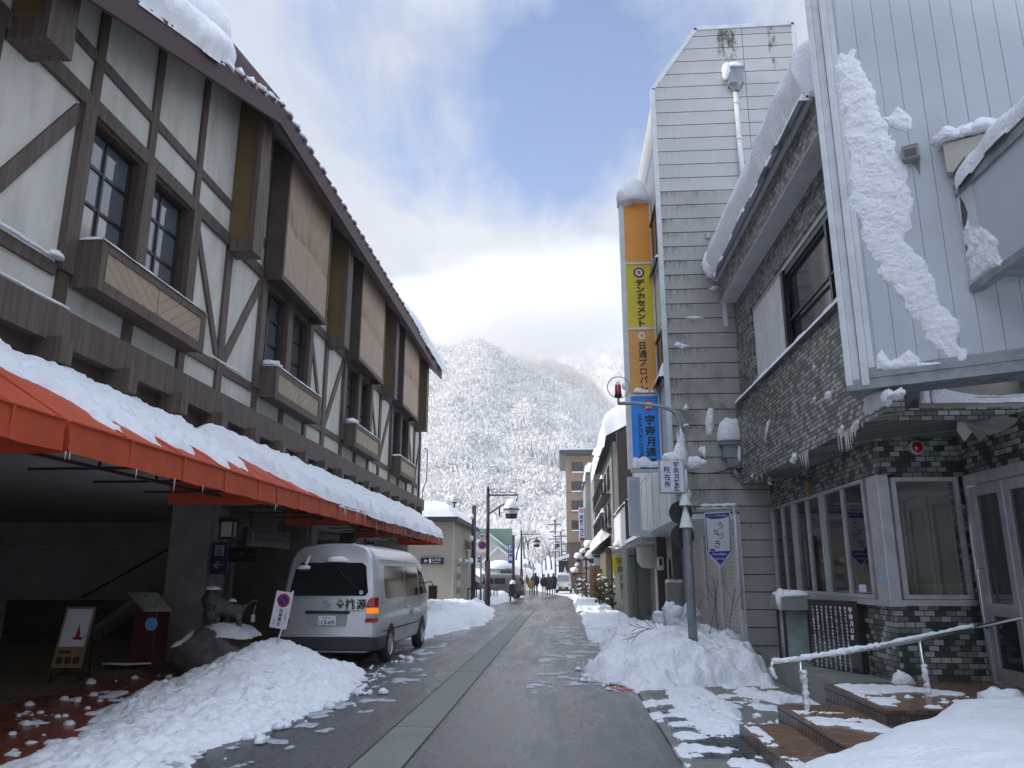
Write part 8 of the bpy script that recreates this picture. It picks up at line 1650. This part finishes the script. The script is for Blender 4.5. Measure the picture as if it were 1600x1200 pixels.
# ------------------------------------------------------------------ cloud resting on the mountain, thin air
def cloud(name, c, size, dens, seed, label):
    m = MB(); m.blob(c, size, seed, .05, 26, False, 1.2); mt_ = bpy.data.materials.new(name); mt_.use_nodes = True; nt = mt_.node_tree; nt.nodes.clear(); N = nt.nodes.new; L = nt.links.new
    o = N('ShaderNodeOutputMaterial'); v = N('ShaderNodeVolumePrincipled'); v.inputs['Color'].default_value = (1, 1, 1, 1); v.inputs['Anisotropy'].default_value = .2
    tc = N('ShaderNodeTexCoord'); g_ = N('ShaderNodeNewGeometry')
    gr_ = N('ShaderNodeVectorMath'); gr_.operation = 'SUBTRACT'; L(g_.outputs['Position'], gr_.inputs[0]); gr_.inputs[1].default_value = c
    dv = N('ShaderNodeVectorMath'); dv.operation = 'DIVIDE'; L(gr_.outputs[0], dv.inputs[0]); dv.inputs[1].default_value = size
    ln = N('ShaderNodeVectorMath'); ln.operation = 'LENGTH'; L(dv.outputs[0], ln.inputs[0])
    n = N('ShaderNodeTexNoise'); n.inputs['Scale'].default_value = 2.6 / max(size); n.inputs['Detail'].default_value = 5; n.inputs['Roughness'].default_value = .6; L(g_.outputs['Position'], n.inputs['Vector'])
    a = N('ShaderNodeMath'); a.operation = 'MULTIPLY_ADD'; L(ln.outputs['Value'], a.inputs[0]); a.inputs[1].default_value = -1.0; a.inputs[2].default_value = .42
    b = N('ShaderNodeMath'); b.operation = 'ADD'; L(a.outputs[0], b.inputs[0]); L(n.outputs['Fac'], b.inputs[1])
    mr = N('ShaderNodeMapRange'); mr.inputs[1].default_value = 0.02; mr.inputs[2].default_value = .42; mr.inputs[3].default_value = 0; mr.inputs[4].default_value = dens; L(b.outputs[0], mr.inputs[0]); L(mr.outputs[0], v.inputs['Density']); L(v.outputs[0], o.inputs['Volume'])
    ob = m.build(name, mt_, center=False); tag(ob, label, 'cloud', kind='stuff'); return ob

cloud('cloud', (5, 560, 200), (150, 110, 46), .030, 3, 'bright cloud wrapped round the mountain top')
cloud('cloud', (-82, 500, 182), (62, 60, 26), .022, 5, 'thin cloud trailing off the ridge on the left')
hz = MB(); hz.box(-890, 890, -29, 1400, -1.03, 345)
hm = bpy.data.materials.new('haze'); hm.use_nodes = True; nt = hm.node_tree; nt.nodes.clear(); o_ = nt.nodes.new('ShaderNodeOutputMaterial'); v_ = nt.nodes.new('ShaderNodeVolumePrincipled'); v_.inputs['Color'].default_value = (1, .98, .95, 1); v_.inputs['Density'].default_value = .00040; nt.links.new(v_.outputs[0], o_.inputs['Volume'])
tag(hz.build('haze', hm), 'thin pale air between the street and the mountain', 'haze', kind='stuff')
